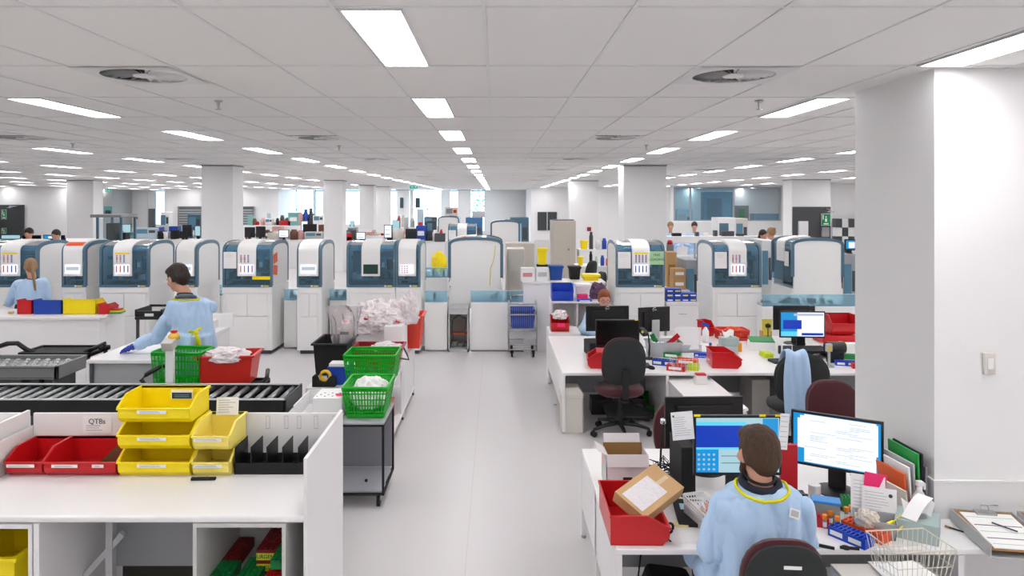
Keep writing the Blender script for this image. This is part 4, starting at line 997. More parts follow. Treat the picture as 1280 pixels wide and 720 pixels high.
# ---------------------------------------------------------------- double desk right of the aisle
DZ = .63
def desk(label, x0, x1, y0, y1, dividers=(), name='desk'):
    r = thing(name, label, 'desk', (x0, y0, 0)); W = x1-x0; D = y1-y0
    MB().box(0, W, 0, D, DZ-.03, DZ).build('worktop', [WHITE], r, bevel=.006)
    m = MB(); m.box(.0, .025, .02, D-.02, .22, DZ-.03); m.build('end_panel', [WSIDE], r, bevel=.002)
    for y in (.0, D/2, D-.03): q = MB(); q.box(.0, .03, y, y+.03, .02, DZ-.03); l_ = q.build('leg', [WSIDE], r); MB().cyl((.015, y+.015, 0), (.015, y+.015, .02), .018).build('levelling_foot', [STEEL], l_)
    MB().box(.03, W, D/2, D/2+.02, .16, DZ-.03).build('modesty_panel', [GREYB], r)
    for x in dividers: MB().box(x-.015, x+.015, .0, D, .02, DZ-.03).build('support_panel', [WSIDE], r)
    return r
MX0 = .686
desk('long white double desk right of the aisle, crowded with bins and monitors', MX0, 6.2, 7.35, 9.38, ((X(1003, 7.35)-MX0, X(832, 7.35)-MX0+.02) if True else ()))
def on(px, py, z_=DZ): return tuple(gz(px, py, z_))
# left end: low return with a red box
rt_ = thing('low_cabinet', 'low white cabinet at the left end of the double desk', 'cabinet', (X(686, 9.45), 9.42, 0)); MB().box(0, .42, 0, .5, 0, .66).build('cabinet', [WSIDE], rt_, bevel=.004)
q = hopper_bin('red open bin with clear bag on the low white cabinet', .24, .25, .2, RED, (X(689, 9.5), 9.48, .66), 0, 'red bins around the double desk', lab=False); MB().box(.08, .18, -.014, -.012, .07, .12).build('pink_label', [PINK], q)
crumple('clear_bag', 'clear bag bulging from the red bin on the low cabinet', 'bag', (X(700, 9.6), 9.6, .82), (.2, .18, .12), BAG, 31)
# white bin under the desk
p = on(716, 541, 0); wbn = thing('waste_bin', 'tall white swing-top waste bin under the double desk', 'waste bin', (p[0], p[1]+.12, 0))
m = MB(); pr = [(-.1, -.13), (.1, -.13), (.115, -.1), (.115, .1), (.1, .13), (-.1, .13), (-.115, .1), (-.115, -.1)]
m.prism(pr, 'z', 0, .36); m.build('body', [IVORY], wbn, bevel=.006); m = MB(); m.prism([(x*1.04, y*1.04) for x, y in pr], 'z', .36, .4); m.add([(-.115,-.13,.4),(.115,-.13,.4),(.115,.13,.4),(-.115,.13,.4),(-.07,-.09,.46),(.07,-.09,.46),(.07,.09,.46),(-.07,.09,.46)], [(0,1,5,4),(1,2,6,5),(2,3,7,6),(3,0,4,7),(4,5,6,7)])
m.build('lid', [IVORY], wbn, bevel=.004)
# chairs
operator_chair('swivel chair with a black back shell and maroon seat before the double desk', (1.28, 7.36, 0), 2, back_z=(.56, 1.03), seat_z=.47, wb=.43)
# hopper bins and racks
p = on(703, 461); r_ = hopper_bin('red bin turned sideways at the left corner of the double desk', .26, .26, .17, RED, (X(738, 7.55), 7.80, DZ), -96, 'red bins around the double desk', lab=False)
MB().box(.01, .25, .09, .25, .1705, .174).build('top_reflection', [mat('pale_red_reflection', '#e0575c', .3)], r_)  # reflection on the bin top, painted as a pale red sheet
hopper_bin('red bin opening to the right in the middle of the double desk', .33, .30, .17, RED, (X(918, 8.0), 8.02, DZ), 84, 'red bins around the double desk', lab=False).location = (X(929, 7.55)-.03, 7.52, DZ)
# monitors
def mon(px, pyb, Y, W, H, label, rz=0, z0=DZ, zb=.12, **k): return monitor(label, W, H, (X(px, Y), Y, z0), rz, zb, **k)
mon(759, 0, 8.75, .53, .31, 'black monitor seen from behind, silver badge, left of the pair facing away', 182, zb=.18, logo=True)
mon(772, 0, 7.95, .49, .30, 'black switched-off monitor above the maroon chair', 0, zb=.15, sticky=((.93, .99, YEL),))
mon(817, 0, 8.65, .42, .30, 'angled black monitor from behind on a silver stand, beside the papers', 196, zb=.19, logo=True, stand='silver')
keyboard('black keyboard behind the maroon chair on the double desk', (X(785, 7.7), 7.62, DZ), 0)
p = on(814, 461); one('mouse', 'black computer mouse right of the maroon chair', 'mouse', MB().ell((0, 0, .012), (.032, .055, .022)), [SOOT], p, 20, smooth=True)
sc_ = thing('scanner_stand', 'black barcode scanner on a stand beside the off monitor', 'scanner', (X(811, 8.0), 8.0, DZ))
MB().lathe([(0, 0), (.06, 0), (.055, .012), (0, .016)], seg=20).build('foot', [SOOT], sc_); MB().tube([(0, 0, .01), (.01, 0, .15), (-.01, -.02, .28), (-.06, -.06, .33)], .009).build('gooseneck', [SOOT], sc_, smooth=True)
MB().cb((-.08, -.08, .32), (.07, .11, .05), (30, 0, 30)).build('head', [BLACK], sc_, bevel=.01); MB().cyl((-.1, -.14, .33), (-.1, -.145, .33), .014).build('sticker', [LIME], sc_)
one('black_base_unit', 'black base unit with blue cables behind the red bin', 'computer', MB().cb((0, 0, .08), (.34, .3, .16)), [SOOT], (X(752, 8.2), 8.25, DZ), 6, bevel=.01)
cbm = MB()
for i in range(5): cbm.tube([(.02*i, 0, .17), (.05+.03*i, -.05, .2+.01*i), (.14+.02*i, -.1, .12), (.2, -.17+.03*i, .02)], .006, 6)
one('cable_bundle', 'tangle of dark blue cables on the black base unit', 'cable', cbm, [mat('cable_navy', '#16223f', .5)], (X(745, 8.15), 8.1, DZ), smooth=True)
# racks (blue, red, orange, green) lying side by side
for (px, py, L, M, lb, g) in ((815, 456, .22, BLUE, 'blue tube rack, left of the coloured racks by the mouse', 2), (833, 463, .17, RED, 'red tube rack touching the blue one by the mouse', 1), (829, 447, .17, DGREEN, 'green tube rack behind the blue one by the mouse', 1), (845, 455, .2, ORANGE, 'orange tube rack behind the red one by the mouse', 1), (859, 463, .1, LIME, 'short lime green rack end beside the wire basket', 0)):
    p = on(px, py); tube_rack(lb, L*1.12, .1, .06, M, (p[0], p[1], DZ), -24, (8, 2), g, 'coloured racks on the double desk')
def wire_basket(label, W, D, H, loc, rz=0, M=None, n=(10, 6), r=.0022, group='wire baskets'):
    M = M or mat('wire_cream', '#ddd8c8', .4); t = thing('wire_basket', label, 'basket', loc, rz, group); m = MB(); k = .82
    def sq(w, d, z_): return [(-w/2,-d/2,z_),(w/2,-d/2,z_),(w/2,d/2,z_),(-w/2,d/2,z_)]
    m.tube(sq(W, D, H), r*1.7, 6, closed=True); m.build('top_rim', [M], t)
    m = MB(); m.tube(sq(W*k, D*k, 0), r, 5, closed=True); m.tube(sq(W*(k+.1), D*(k+.1), H*.5), r, 5, closed=True)
    for i in range(n[0]+1):
        u = -1+2*i/n[0]
        for v in (-1, 1): m.cyl((u*W/2*k, v*D/2*k, 0), (u*W/2, v*D/2, H), r*.8, seg=5)
        m.cyl((u*W/2*k, -D/2*k, 0), (u*W/2*k, D/2*k, 0), r*.8, seg=5)
    for i in range(1, n[1]):
        v = -1+2*i/n[1]
        for u in (-1, 1): m.cyl((u*W/2*k, v*D/2*k, 0), (u*W/2, v*D/2, H), r*.8, seg=5)
    m.build('wire_grid', [M], t); return t
p = on(860, 466); wire_basket('small white wire basket hanging over the desk front', .38, .16, .14, (p[0]+.02, p[1]+.04, DZ+.005), 0, PAPER, (9, 4), r=.001)
# pedestal drawers sticking out in front
pd = thing('pedestal', 'low white drawer pedestal in front of the double desk', 'drawer unit', (1.79, 6.35, 0)); MB().box(0, .45, 0, 1.19, .02, .535).build('carcass', [WSIDE], pd); MB().box(-.01, .46, -.01, 1.19, .535, .555).build('top', [WHITE], pd)
for i in range(3): d_ = MB().box(.01, .44, -.018, 0, .04+.165*i, .195+.165*i).build('drawer', [WHITE], pd); MB().box(.15, .3, -.03, -.018, .15+.165*i, .16+.165*i).build('handle', [STEEL], d_)
p = gz(877, 481, .555); t_ = thing('lidded_jar', 'small white tub with a red lid on the pedestal', 'tub', (p[0], p[1]+.04, .555)); MB().prism([(-.06, -.04), (.06, -.04), (.06, .04), (-.06, .04)], 'z', 0, .09).build('body', [mat('frosted', '#e3dedd', .4)], t_, bevel=.008); MB().box(-.05, .05, -.035, .035, .09, .108).build('lid', [RED], t_, bevel=.004)
# papers and tubs
t_ = tub('clear plastic tub of papers and tubes behind the racks', .38, .26, .17, CLEAR, (X(829, 8.2), 8.2, DZ), 0, tap=.1, rim=.008)
q = MB(); rr = random.Random(4)
for i in range(22): p0 = Vector((rr.uniform(-.15, .15), rr.uniform(-.1, .1), .02)); q.cyl(p0, p0+Vector((rr.uniform(-.04, .04), rr.uniform(-.03, .03), .12)), .011, seg=7, m=rr.choice([0, 0, 0, 1, 2]))
tag(one('loose_tubes', 'loose tubes and packets inside the clear tub', 'tubes', q, [PAPER, RED, mat('lilac', '#bdb0cf', .5)], (X(829, 8.2), 8.2, DZ+.01)), kind='stuff')
for (px, a, M, lb) in ((833, -35, RED, 'red packet sticking up out of the clear tub'), (822, 20, DGREEN, 'green packet end in the clear tub')):
    one('packet', lb, 'packet', MB().cb((0, 0, .09), (.055, .01, .2 if M is RED else .12)), [M], (X(px, 8.25), 8.25, DZ+.1), rot=(0, -a*1.4, 0))
fr_ = thing('paper_file', 'upright sheaf of white papers in a clear stand', 'papers', (X(846, 8.3), 8.35, DZ))
for i in range(6): MB().cb((.13+.012*i, .02*i, .16), (.26, .002, .25), (-6+2*i, -4+1.5*i, -14+2*i)).build('sheet', [PAPER], fr_)
MB().box(.0, .3, -.02, .13, 0, .02).box(0, .3, -.02, -.016, 0, .09).build('stand', [CLEAR], fr_)
p = on(875, 447); carton('small blue box alone on the white worktop', .15, .08, .055, RBLUE, (p[0]-.07, p[1], DZ), -14, tape=False, lab=(.1, .3, .3, .7))
b_ = thing('glass_bottle', 'clear glass bottle with a blue cap right of the blue box', 'bottle', on(888, 451)); MB().lathe([(0, 0), (.03, 0), (.032, .01), (.032, .13), (.015, .16), (.013, .175), (0, .175)], seg=16).build('body', [CLEAR], b_, smooth=True); MB().lathe([(0, .175), (.016, .175), (.016, .2), (0, .2)], seg=12).build('cap', [BLUE], b_); MB().lathe([(.0, .002), (.029, .002), (.029, .02), (0, .02)], seg=16).build('liquid', [mat('pale_green', '#a7cdb4', .3)], b_)
s_ = thing('spray_bottle', 'white spray bottle with a blue trigger near the back of the desk', 'bottle', (X(882, 8.95), 8.95, DZ)); MB().lathe([(0, 0), (.04, 0), (.042, .14), (.014, .19), (0, .19)], seg=16).build('body', [WPLAS], s_, smooth=True); MB().cb((0, 0, .22), (.09, .025, .04), (0, 20, 0)).cb((.03, 0, .19), (.012, .015, .06), (0, 25, 0)).build('trigger', [BLUE], s_, bevel=.004)
hopper_bin('red bin end at the back of the desk left of the perforated tray', .12, .2, .2, RED, (X(889, 9.1), 9.3, DZ), 20, 'red bins around the double desk', lab=False)
basket('red perforated tray at the back edge of the desk', .38, .25, .13, mat('coral_red', '#dd3a2e', .4), (X(916, 9.1), 9.15, DZ), 0, None, nb=2, tap=.08, nx=12)
crumple('tube_packs', 'orange topped packs in the red perforated tray', 'packs', (X(918, 9.15), 9.15, DZ+.04), (.3, .2, .12), ORANGE, 41)
def tissue(label, W, D, H, loc, rz=0, M=None):
    t = thing('tissue_box', label, 'tissue box', loc, rz, 'tissue boxes'); MB().box(-W/2, W/2, -D/2, D/2, 0, H).build('box_body', [M or mat('tissue_teal', '#a9bcba', .7)], t, bevel=.003)
    q = MB(); q.lathe([(.0, H+.0006), (.045, H+.0006), (.045, H+.001), (0, H+.001)], seg=20); q.build('slot', [GREY], t)
    q = MB(); n = 10; vs = []; 
    for i in range(n):
        for j in range(6): u = (i/(n-1)-.5)*.12; v = j/5; vs.append((u*(1+.3*v), .03*math.sin(u*40)+.035*v, H+v*.07+.012*math.sin(u*60)))
    q.add(vs, [(i*6+j, (i+1)*6+j, (i+1)*6+j+1, i*6+j+1) for i in range(n-1) for j in range(5)]); q.build('tissue', [PAPER], t, smooth=True); return t
tissue('pale grey tissue box on top of another on the double desk', .2, .13, .09, (X(911, 8.3), 8.3, DZ+.1), 0); carton('pale grey box carrying the tissue box', .2, .15, .095, mat('pale_box', '#b7bfbf', .7), (X(901, 8.22), 8.22, DZ), 0, tape=False)
q = carton('white carton with an open green lid right of the tissue box', .28, .2, .1, PAPER, (X(936, 8.5), 8.45, DZ), -10, tape=False); MB().cb((.14, .1, .12), (.28, .2, .008), (8, 0, 0)).build('lid', [DGREEN], q)
one('orange_packet', 'small orange packet between the tissue box and green lid', 'packet', MB().cb((0, 0, .05), (.05, .06, .1)), [mat('amber2', '#f3a11a', .5)], (X(924, 8.4), 8.4, DZ), bevel=.008)
one('yellow_papers', 'yellow notes behind the red bin on the double desk', 'paper', MB().cb((0, 0, .03), (.12, .1, .05), (10, 5, 20)), [LIME], (X(958, 8.1), 8.1, DZ))
q = MB(); q.box(0, .12, 0, .1, 0, .13); q.box(.01, .1, -.002, 0, .08, .16, 1); one('yellow_notice', 'yellow card on a cardboard block left of the far monitor', 'card', q, [CARD, mat('note_yellow', '#e4d956', .7)], (X(953, 9.0), 9.0, DZ), 0)
one('memo_sheet', 'pale yellow sheet pinned above the cardboard block', 'paper', MB().box(0, .13, 0, .002, 0, .14), [MAT['note_yellow']], (X(953, 9.06), 9.08, DZ+.13), 0)
q = MB(); q.tube([(0, 0, 0), (0, 0, .24)], .006); q.lathe([(0, .24), (.03, .25), (.035, .28), (0, .3)], seg=10); q.lathe([(0, 0), (.04, 0), (0, .01)], seg=12); one('microphone_stand', 'small black headset stand left of the blue screen', 'stand', q, [SOOT], (X(960, 8.6), 8.6, DZ), smooth=True)
# far right workstation of the double desk
mon(992, 0, 8.9, .52, .30, 'black monitor back behind the blue screen near the big column', 180, zb=.17)
scr = [(0, 0, 1, 1, 2), (.0, .0, .5, .2, 4), (.38, .0, 1, 1, 1), (.48, .04, .98, .14, 3), (.05, .3, .48, .68, 3), (.04, .72, .18, .95, 2), (.3, .86, .98, .95, 6)]
mon(1003, 0, 8.3, .52, .31, 'monitor with blue and white windows near the big column', -3, zb=.18, screen=scr)
one('black_tray', 'black monitor riser cluttered with papers under the blue screen', 'riser', MB().box(-.25, .25, -.15, .15, .06, .09).box(-.25, -.22, -.15, .15, 0, .06).box(.22, .25, -.15, .15, 0, .06), [SOOT], (X(1003, 8.22), 8.15, DZ))
keyboard('dark keyboard below the blue screen at the far right desk', (X(985, 7.9), 7.85, DZ), 8)
q = MB(); q.box(0, .12, 0, .02, .02, .17).box(.01, .11, -.002, 0, .08, .16, 1); one('desk_phone', 'white desk phone with small display left of the riser', 'telephone', q, [WPLAS, DGREY], (X(975, 8.0), 7.95, DZ), 0, bevel=.003)
h = hopper_bin('red bin standing against the column beside the blue screen', .34, .26, .24, RED, (X(1040, 8.9), 8.9, DZ+.1), 0, 'red bins around the double desk', lab=False); one('red_tray', 'flat red tray under the red bin by the column', 'tray', MB().box(-.12, .3, -.02, .28, 0, .095), [RED], (X(1040, 8.9), 8.9, DZ), bevel=.006)
q = MB(); q.cyl((-.14, 0, .16), (.06, 0, .16), .065, seg=20); q.box(-.12, .04, -.04, .04, 0, .12); one('label_printer', 'black cylindrical label printer beside the column', 'printer', q, [BLACK], (X(1048, 7.85), 7.85, DZ), 6, auto=40)
q = MB(); q.box(-.012, .012, -.012, .012, 0, .17).box(-.04, .04, -.04, .04, 0, .015); q.box(-.03, .03, -.02, .02, .17, .25, 1); q.box(-.02, .02, -.022, -.02, .18, .23, 2); one('card_reader', 'small grey reader on a post with blue and yellow display', 'scanner', q, [STEEL, LGREY, mat('amber3', '#d9b53a', .5)], (X(1036, 7.6), 7.6, DZ), 0)
for (px, py, M, lb) in ((1045, 457, RBLUE, 'blue tube rack beside the column on the double desk'), (1052, 449, DGREEN, 'green tube rack behind the blue one by the column'), (1066, 461, RED, 'red rack end by the column')):
    p = on(px, py); tube_rack(lb, .22 if M is not RED else .12, .09, .05, M, (p[0], p[1], DZ), -14, (8, 2), 2 if M is RBLUE else 0, 'racks beside the column')
one('yellow_box', 'yellow and white box behind the green rack by the column', 'box', MB().box(0, .05, 0, .1, 0, .14, 0).box(.05, .2, 0, .1, 0, .13, 1), [YEL, PAPER], (X(1053, 8.2), 8.2, DZ))
# chairs at the far side of the front desk
bc = operator_chair('black swivel chair with a blue gown hung over its back', (2.87, 6.82, 0), -6, pad=CHAIRB, back_z=(.52, .98), seat_z=.46, wb=.48)
operator_chair('maroon swivel chair with its back against the front right desk', (2.80, 5.72, 0), 180, shell=MAROON, back_z=(.48, .90), seat_z=.46, wb=.42)
operator_chair('maroon swivel chair behind the black monitor of the front desk', (1.43, 5.25, 0), 180, shell=MAROON, back_z=(.45, .86), seat_z=.42, wb=.44)
one('grey_pc', 'pale grey computer case on the floor under the double desk', 'computer', MB().box(-.1, .1, -.2, .2, 0, .42), [IVORY], (X(947, 8.0), 8.1, 0), bevel=.006)
one('footrest', 'black footrest and pedals on the floor beneath the double desk', 'footrest', MB().cb((0, 0, .09), (.5, .35, .03), (12, 0, 0)).box(-.22, -.18, -.14, .14, 0, .09).box(.18, .22, -.14, .14, 0, .09), [DGREY], (X(785, 7.85), 7.9, 0))
one('pc_tower', 'dark computer tower lying under the double desk', 'computer', MB().box(-.3, .3, -.1, .1, .0, .18), [BLACK], (X(762, 8.6), 8.1, 0), 0, bevel=.008)
hopper_bin('green bin on the floor behind the maroon chair', .3, .3, .22, mat('deep_green', '#107a1e', .5), (X(806, 7.7), 7.75, .25), 0, None, lab=False).location = (X(808, 7.9), 7.9, 0)
# ---------------------------------------------------------------- front right desk with the seated man
fd = desk('white double desk in the right foreground where the man sits', .612, 4.2, 3.62, 5.10, ((X(1205, 3.6)-.612),), name='desk')
# red bin with the kraft box on top
hopper_bin('big red bin opening right at the left end of the front desk', .46, .30, .155, RED, (.89, 3.655, DZ), 89, 'red bins on the front desk', lab=False)
k = thing('kraft_box', 'brown kraft parcel with a clear taped label lying on the red bin', 'box', (.84, 3.9, .80))
MB().box(-.18, .17, -.105, .105, -.035, .035).build('box_body', [mat('kraft', '#c9a273', .75, bump=.05, bscale=200, var=.06)], k, bevel=.003)
q = MB(); q.box(-.16, .06, -.07, .07, .0352, .036); q.build('shipping_label', [mat('label_film', '#e6e2e4', .2, bump=.5, bscale=30)], k)
q = MB(); q.box(-.15, .15, -.012, .012, .035, .0354).box(.1502, .1506, -.012, .012, -.035, .035); q.build('tape', [MAT['tape']], k)
k.rotation_euler = (R(24), R(-12), R(40))
c_ = carton('white archive carton with open brown flaps at the back left', .25, .17, .25, mat('white_card', '#dcd6d8', .75), (X(758, 4.27), 4.27, DZ), 0, tape=False, flaps=True)
q = MB(); q.box(.1, .155, -.001, 0, .07, .115, 0); q.box(.0, .085, -.0012, 0, .062, .078, 1); q.box(.165, .25, -.0012, 0, .062, .078, 2); q.box(.03, .22, -.0013, 0, .085, .088, 0); q.build('print', [mat('dark_slot', '#3a2a20', .8), mat('print_red', '#c52b4b', .6), mat('print_teal', '#2a8ea8', .6)], c_)
q = MB(); q.box(0, .02, 0, .14, 0, .16, 0).box(-.003, 0, 0, .14, .1, .16, 1).box(-.003, 0, 0, .14, .02, .1, 2); one('folder', 'folder with orange and green edges left of the white carton', 'folder', q, [DCARD, ORANGE, mat('green_edge', '#2db05a', .5)], (X(753, 4.45), 4.42, DZ), -6)
# black binder with spiral
b_ = thing('spiral_binder', 'black ring binder with a pale window right of the kraft parcel', 'binder', (1.005, 3.87, DZ), -8)
MB().box(-.01, .20, 0, .33, 0, .02).build('cover', [SOOT], b_, bevel=.003); MB().box(.02, .1, .18, .26, .0201, .0208).build('window', [mat('pale_blue_card', '#a9cfe0', .5)], b_); MB().box(.155, .175, .03, .3, .0201, .0208).build('spine_strip', [PAPER], b_)
m = MB()
for i in range(22): y = .02+.29*i/21; m.tube([(.205+.012*math.cos(a), y, .012+.012*math.sin(a)) for a in [2*math.pi*j/8 for j in range(8)]], .0016, 4, closed=True)
tag(m.build('spiral', [DGREY], b_), kind='stuff')
# black equipment and cables behind
one('pc_tower', 'slim black computer standing left of the blue screen', 'computer', MB().box(0, .085, 0, .3, 0, .3), [SOOT], (X(852, 4.25), 4.25, DZ), 0, bevel=.006)
one('black_box_unit', 'black network box lying left of the slim computer', 'computer', MB().box(-.1, .14, -.08, .1, 0, .05), [BLACK], (X(838, 4.3), 4.4, DZ), 8, bevel=.005)
q = MB(); rr = random.Random(6)
for i in range(9):
    x0 = rr.uniform(-.1, .0); pts = [(x0+rr.uniform(-.06, .06)+.03*j, rr.uniform(-.05, .1), .01+abs(rr.gauss(0, .05))) for j in range(6)]; q.tube(pts, .0035, 5, i % 2)
tag(one('cable_tangle', 'tangle of black and blue cables beside the white carton', 'cable', q, [SOOT, MAT['cable_navy']], (X(822, 4.6), 4.6, DZ), smooth=True), kind='stuff')
q = MB(); q.tube([(0, 0, 0), (.005, 0, .15), (.02, 0, .33)], .007); q.lathe([(0, .32), (.02, .33), (.018, .36), (0, .365)], (.02, 0, 0), 12, m=1); q.lathe([(0, 0), (.05, 0), (0, .012)], seg=14); one('lamp_stem', 'thin black stem with a chrome knob behind the white carton', 'stand', q, [SOOT, CHROME], (X(826, 4.6), 4.62, DZ), smooth=True)
# black monitor facing the far side
mon(879, 0, 4.72, .52, .33, 'large black monitor back facing the far chair on the front desk', 182, zb=.15)
one('silver_edge', 'silver monitor arm behind the slim computer', 'arm', MB().cyl((0, 0, 0), (0, 0, .32), .013).cb((0, 0, .005), (.1, .1, .01)), [STEEL], (X(848, 4.6), 4.66, DZ), auto=40)
# left monitor (screen towards camera)
scr = [(0, 0, 1, 1, 5), (0, 0, .27, .42, 2), (0, .42, .6, .93, 4), (0, .46, .56, .86, 3), (.1, .86, .4, .895, 4), (.62, .35, .98, .97, 5), (.8, .55, .985, .99, 2), (.8, .15, .985, .55, 5), (.28, .0, .8, .42, 5)]
scr += [(.02+.06*i, .04+.09*j, .045+.06*i, .075+.09*j, 6) for i in range(4) for j in range(4)]
scr += [(.64, .68, .72, .78, 7), (.7, .78, .79, .85, 7), (.3, .3, .6, .308, 7), (.3, .17, .62, .178, 7), (.6, .3, .8, .42, 7)]
SCRMON = mon(922, 0, 3.96, .49, .335, 'monitor with blue windows in front of the seated man', 0, zb=.245, screen=scr, sticky=((.04, 1.0, YEL), (.78, 1.0, YEL), (.96, 1.0, YEL)), base=(.15, .1))
q = MB(); w0 = .12; q.box(-w0/2, w0/2, -.001, 0, 0, .155); lines(q, -w0/2+.012, w0/2-.012, .02, .13, -.001, 9, 1, 4, .0018); q.box(-w0/2+.008, -w0/2+.018, -.0016, 0, .128, .138, 2)
one('printed_sheet', 'printed sheet taped to the left edge of the blue screen', 'paper', q, [PAPER, LINK, INK], (X(855, 3.92), 3.925, HC-(550-CY)*3.92/F), rot=(0, -5, 0))
q = MB(); q.box(0, .05, -.001, 0, 0, .2)
for i in range(7): q.box(.004, .044, -.0016, 0, .015+.028*i, .017+.028*i, 1)
one('phone_list', 'narrow printed list taped to the right edge of the blue screen', 'paper', q, [PAPER, LINK], (X(973, 3.93), 3.935, HC-(562-CY)*3.93/F), rot=(0, 4, 0))
one('red_folder', 'red folder standing between the two screens', 'folder', MB().box(0, .1, 0, .03, 0, .30), [RED], (X(976, 4.15), 4.15, DZ+.05), bevel=.004)
one('flat_box', 'flat red box under the red folder', 'box', MB().box(0, .14, 0, .12, 0, .05), [DRED], (X(974, 4.1), 4.1, DZ), bevel=.004)
# white basket of pens on a grey stand
st_ = one('grey_stand', 'grey sloping stand under the white pen basket', 'stand', MB().prism([(0, 0), (.3, 0), (.3, .07), (0, .03)], 'x', 0, .13), [LGREY], (1.13, 3.72, DZ), rz=14, bevel=.004)
wb_ = thing('pen_basket', 'white perforated basket of pens and strips beside the man', 'basket', (1.155, 3.88, DZ+.055), 14); m = MB(); lattice_box(m, .14, .3, .055, .12, rim=.012, nb=2, nx=8, ny=16, bar=.006, t=.003); m.build('basket_wall', [WPLAS], wb_); m = MB(); rim_tube(m, .14, .3, .055, .005, .015); m.build('rim', [WPLAS], wb_, smooth=True); wb_.rotation_euler = (R(6), 0, R(16))
pens = [mat('lilac', '#bdb0cf', .5), YEL, PAPER, mat('tan', '#d9c27a', .6), DGREY, mat('salmon', '#e09a86', .5)]
pens = [MAT.get('lilac', PAPER), YEL, PAPER, MAT['tan'], DGREY, MAT['salmon']]
rr = random.Random(9)
for i in range(14):
    q = MB(); L = rr.uniform(.09, .15); q.cyl((0, -L/2, 0), (0, L/2, 0), .005, seg=8, m=0); q.cyl((0, L/2, 0), (0, L/2+.012, 0), .005, .0015, seg=8, m=1)
    one('pen', ['lilac','yellow','white','tan','grey','salmon'][i % 6]+[' pen or strip near the top of the white pen basket', ' pen or strip deep in the white pen basket', ' pen or strip at the side of the white pen basket'][i//6], 'pen', q, [pens[i % 6], INK], (1.155+rr.uniform(-.04, .04), 3.88+rr.uniform(-.06, .06), DZ+.075+.006*(i % 4)), rot=(rr.uniform(0, 8), 0, rr.uniform(-12, 40)), group='pens in the white basket')
q = MB(); q.box(0, .24, 0, .2, 0, .003); q.box(.02, .22, .12, .15, .003, .0036, 1); one('form', 'white form with a blue band below the left screen', 'paper', q, [PAPER, mat('band_blue', '#5f8fb6', .6)], (1.225, 3.78, DZ+.03), 4)
one('paper_pile', 'thick pile of paper under the blue banded form', 'paper', MB().box(0, .25, 0, .21, 0, .028), [PAPER], (1.222, 3.775, DZ+.001), 3)
p = gz(853, 657, DZ); one('sticky_pad', 'pale yellow sticky note pad near the red bin', 'note pad', MB().box(-.04, .04, -.02, .02, 0, .012), [mat('pad_yellow', '#f1e6a5', .7)], (p[0]-.01, p[1], DZ), -8)
q = MB(); q.box(-.1, .1, -.07, .07, 0, .001)
one('loose_sheet', 'loose white sheet lying left of the man', 'paper', q, [PAPER], (1.07, 3.74, DZ), -14)
q = MB(); q.cyl((0, 0, .006), (.09, -.02, .006), .004, seg=8); one('biro', 'thin black biro lying near the sticky pad', 'pen', q, [INK], (.88, 3.78, DZ), -60)
q = MB(); q.tube([(.025*math.cos(a), 0, .03+.025*math.sin(a)) for a in [2*math.pi*j/16 for j in range(16)]], .007, 6, closed=True); one('black_ring', 'small black ring standing beside the red bin nose', 'ring', q, [SOOT], (.925, 3.79, DZ), 30, smooth=True)
# scanner cradle, phone
sc_ = thing('scanner', 'black handheld scanner with yellow-green dot between the screens', 'scanner', (X(996, 3.78), 3.78, DZ))
MB().cb((0, .0, .035), (.06, .09, .07), (0, 0, 10)).build('cradle', [DGREY], sc_, bevel=.01); MB().tube([(.02, -.02, .09), (.035, -.02, .16), (.035, -.01, .22)], [.017, .016, .02], 12).build('grip', [BLACK], sc_, smooth=True); MB().cyl((.01, -.046, .06), (.009, -.05, .06), .011).build('dot', [LIME], sc_)
ph = thing('desk_phone', 'black desk phone partly hidden behind the shoulder of the man', 'telephone', (X(978, 3.95), 3.95, DZ)); MB().prism([(0, 0), (.2, 0), (.2, .09), (0, .03)], 'x', 0, .2).build('body', [BLACK], ph, bevel=.005); MB().cb((.05, .1, .09), (.05, .2, .03), (20, 0, 0)).build('handset', [BLACK], ph, bevel=.01); MB().cb((.13, .12, .07), (.08, .05, .004), (18, 0, 0)).build('display', [LGREY], ph)
# right monitor
scr = [(0, 0, 1, 1, 2), (.13, .02, .95, .99, 1), (.08, .35, .97, .96, 1), (.05, .3, .95, .9, 1), (.0, .0, .045, 1, 2), (.0, .0, .12, .28, 2), (.955, .0, 1, .26, 2)]
rr = random.Random(2)
for i in range(26):
    u = rr.choice([.12, .2, .5, .65]); v = .06+.034*i; scr.append((u, v, u+rr.uniform(.08, .3), v+.008, 6))
m_r = monitor('large monitor showing a document right of the seated man', .51, .335, (2.065, 4.32, DZ), -32, .135, scr, base=(.125, .1)); m_r['group'] = 'desktop monitors'
one('monitor_cable', 'thin black cable looping below the right monitor', 'cable', MB().tube([(0, 0, .12), (.05, -.02, .1), (.08, -.05, .03), (.04, -.1, .008), (-.06, -.14, .006)], .003, 6), [SOOT], (2.14, 4.3, DZ), smooth=True)
one('red_paper_tray', 'flat crimson tray under the foot of the right monitor', 'tray', MB().box(-.2, .22, -.16, .0, 0, .004).box(-.2, .22, -.164, -.16, 0, .02), [DRED], (2.1, 4.22, DZ), -10)
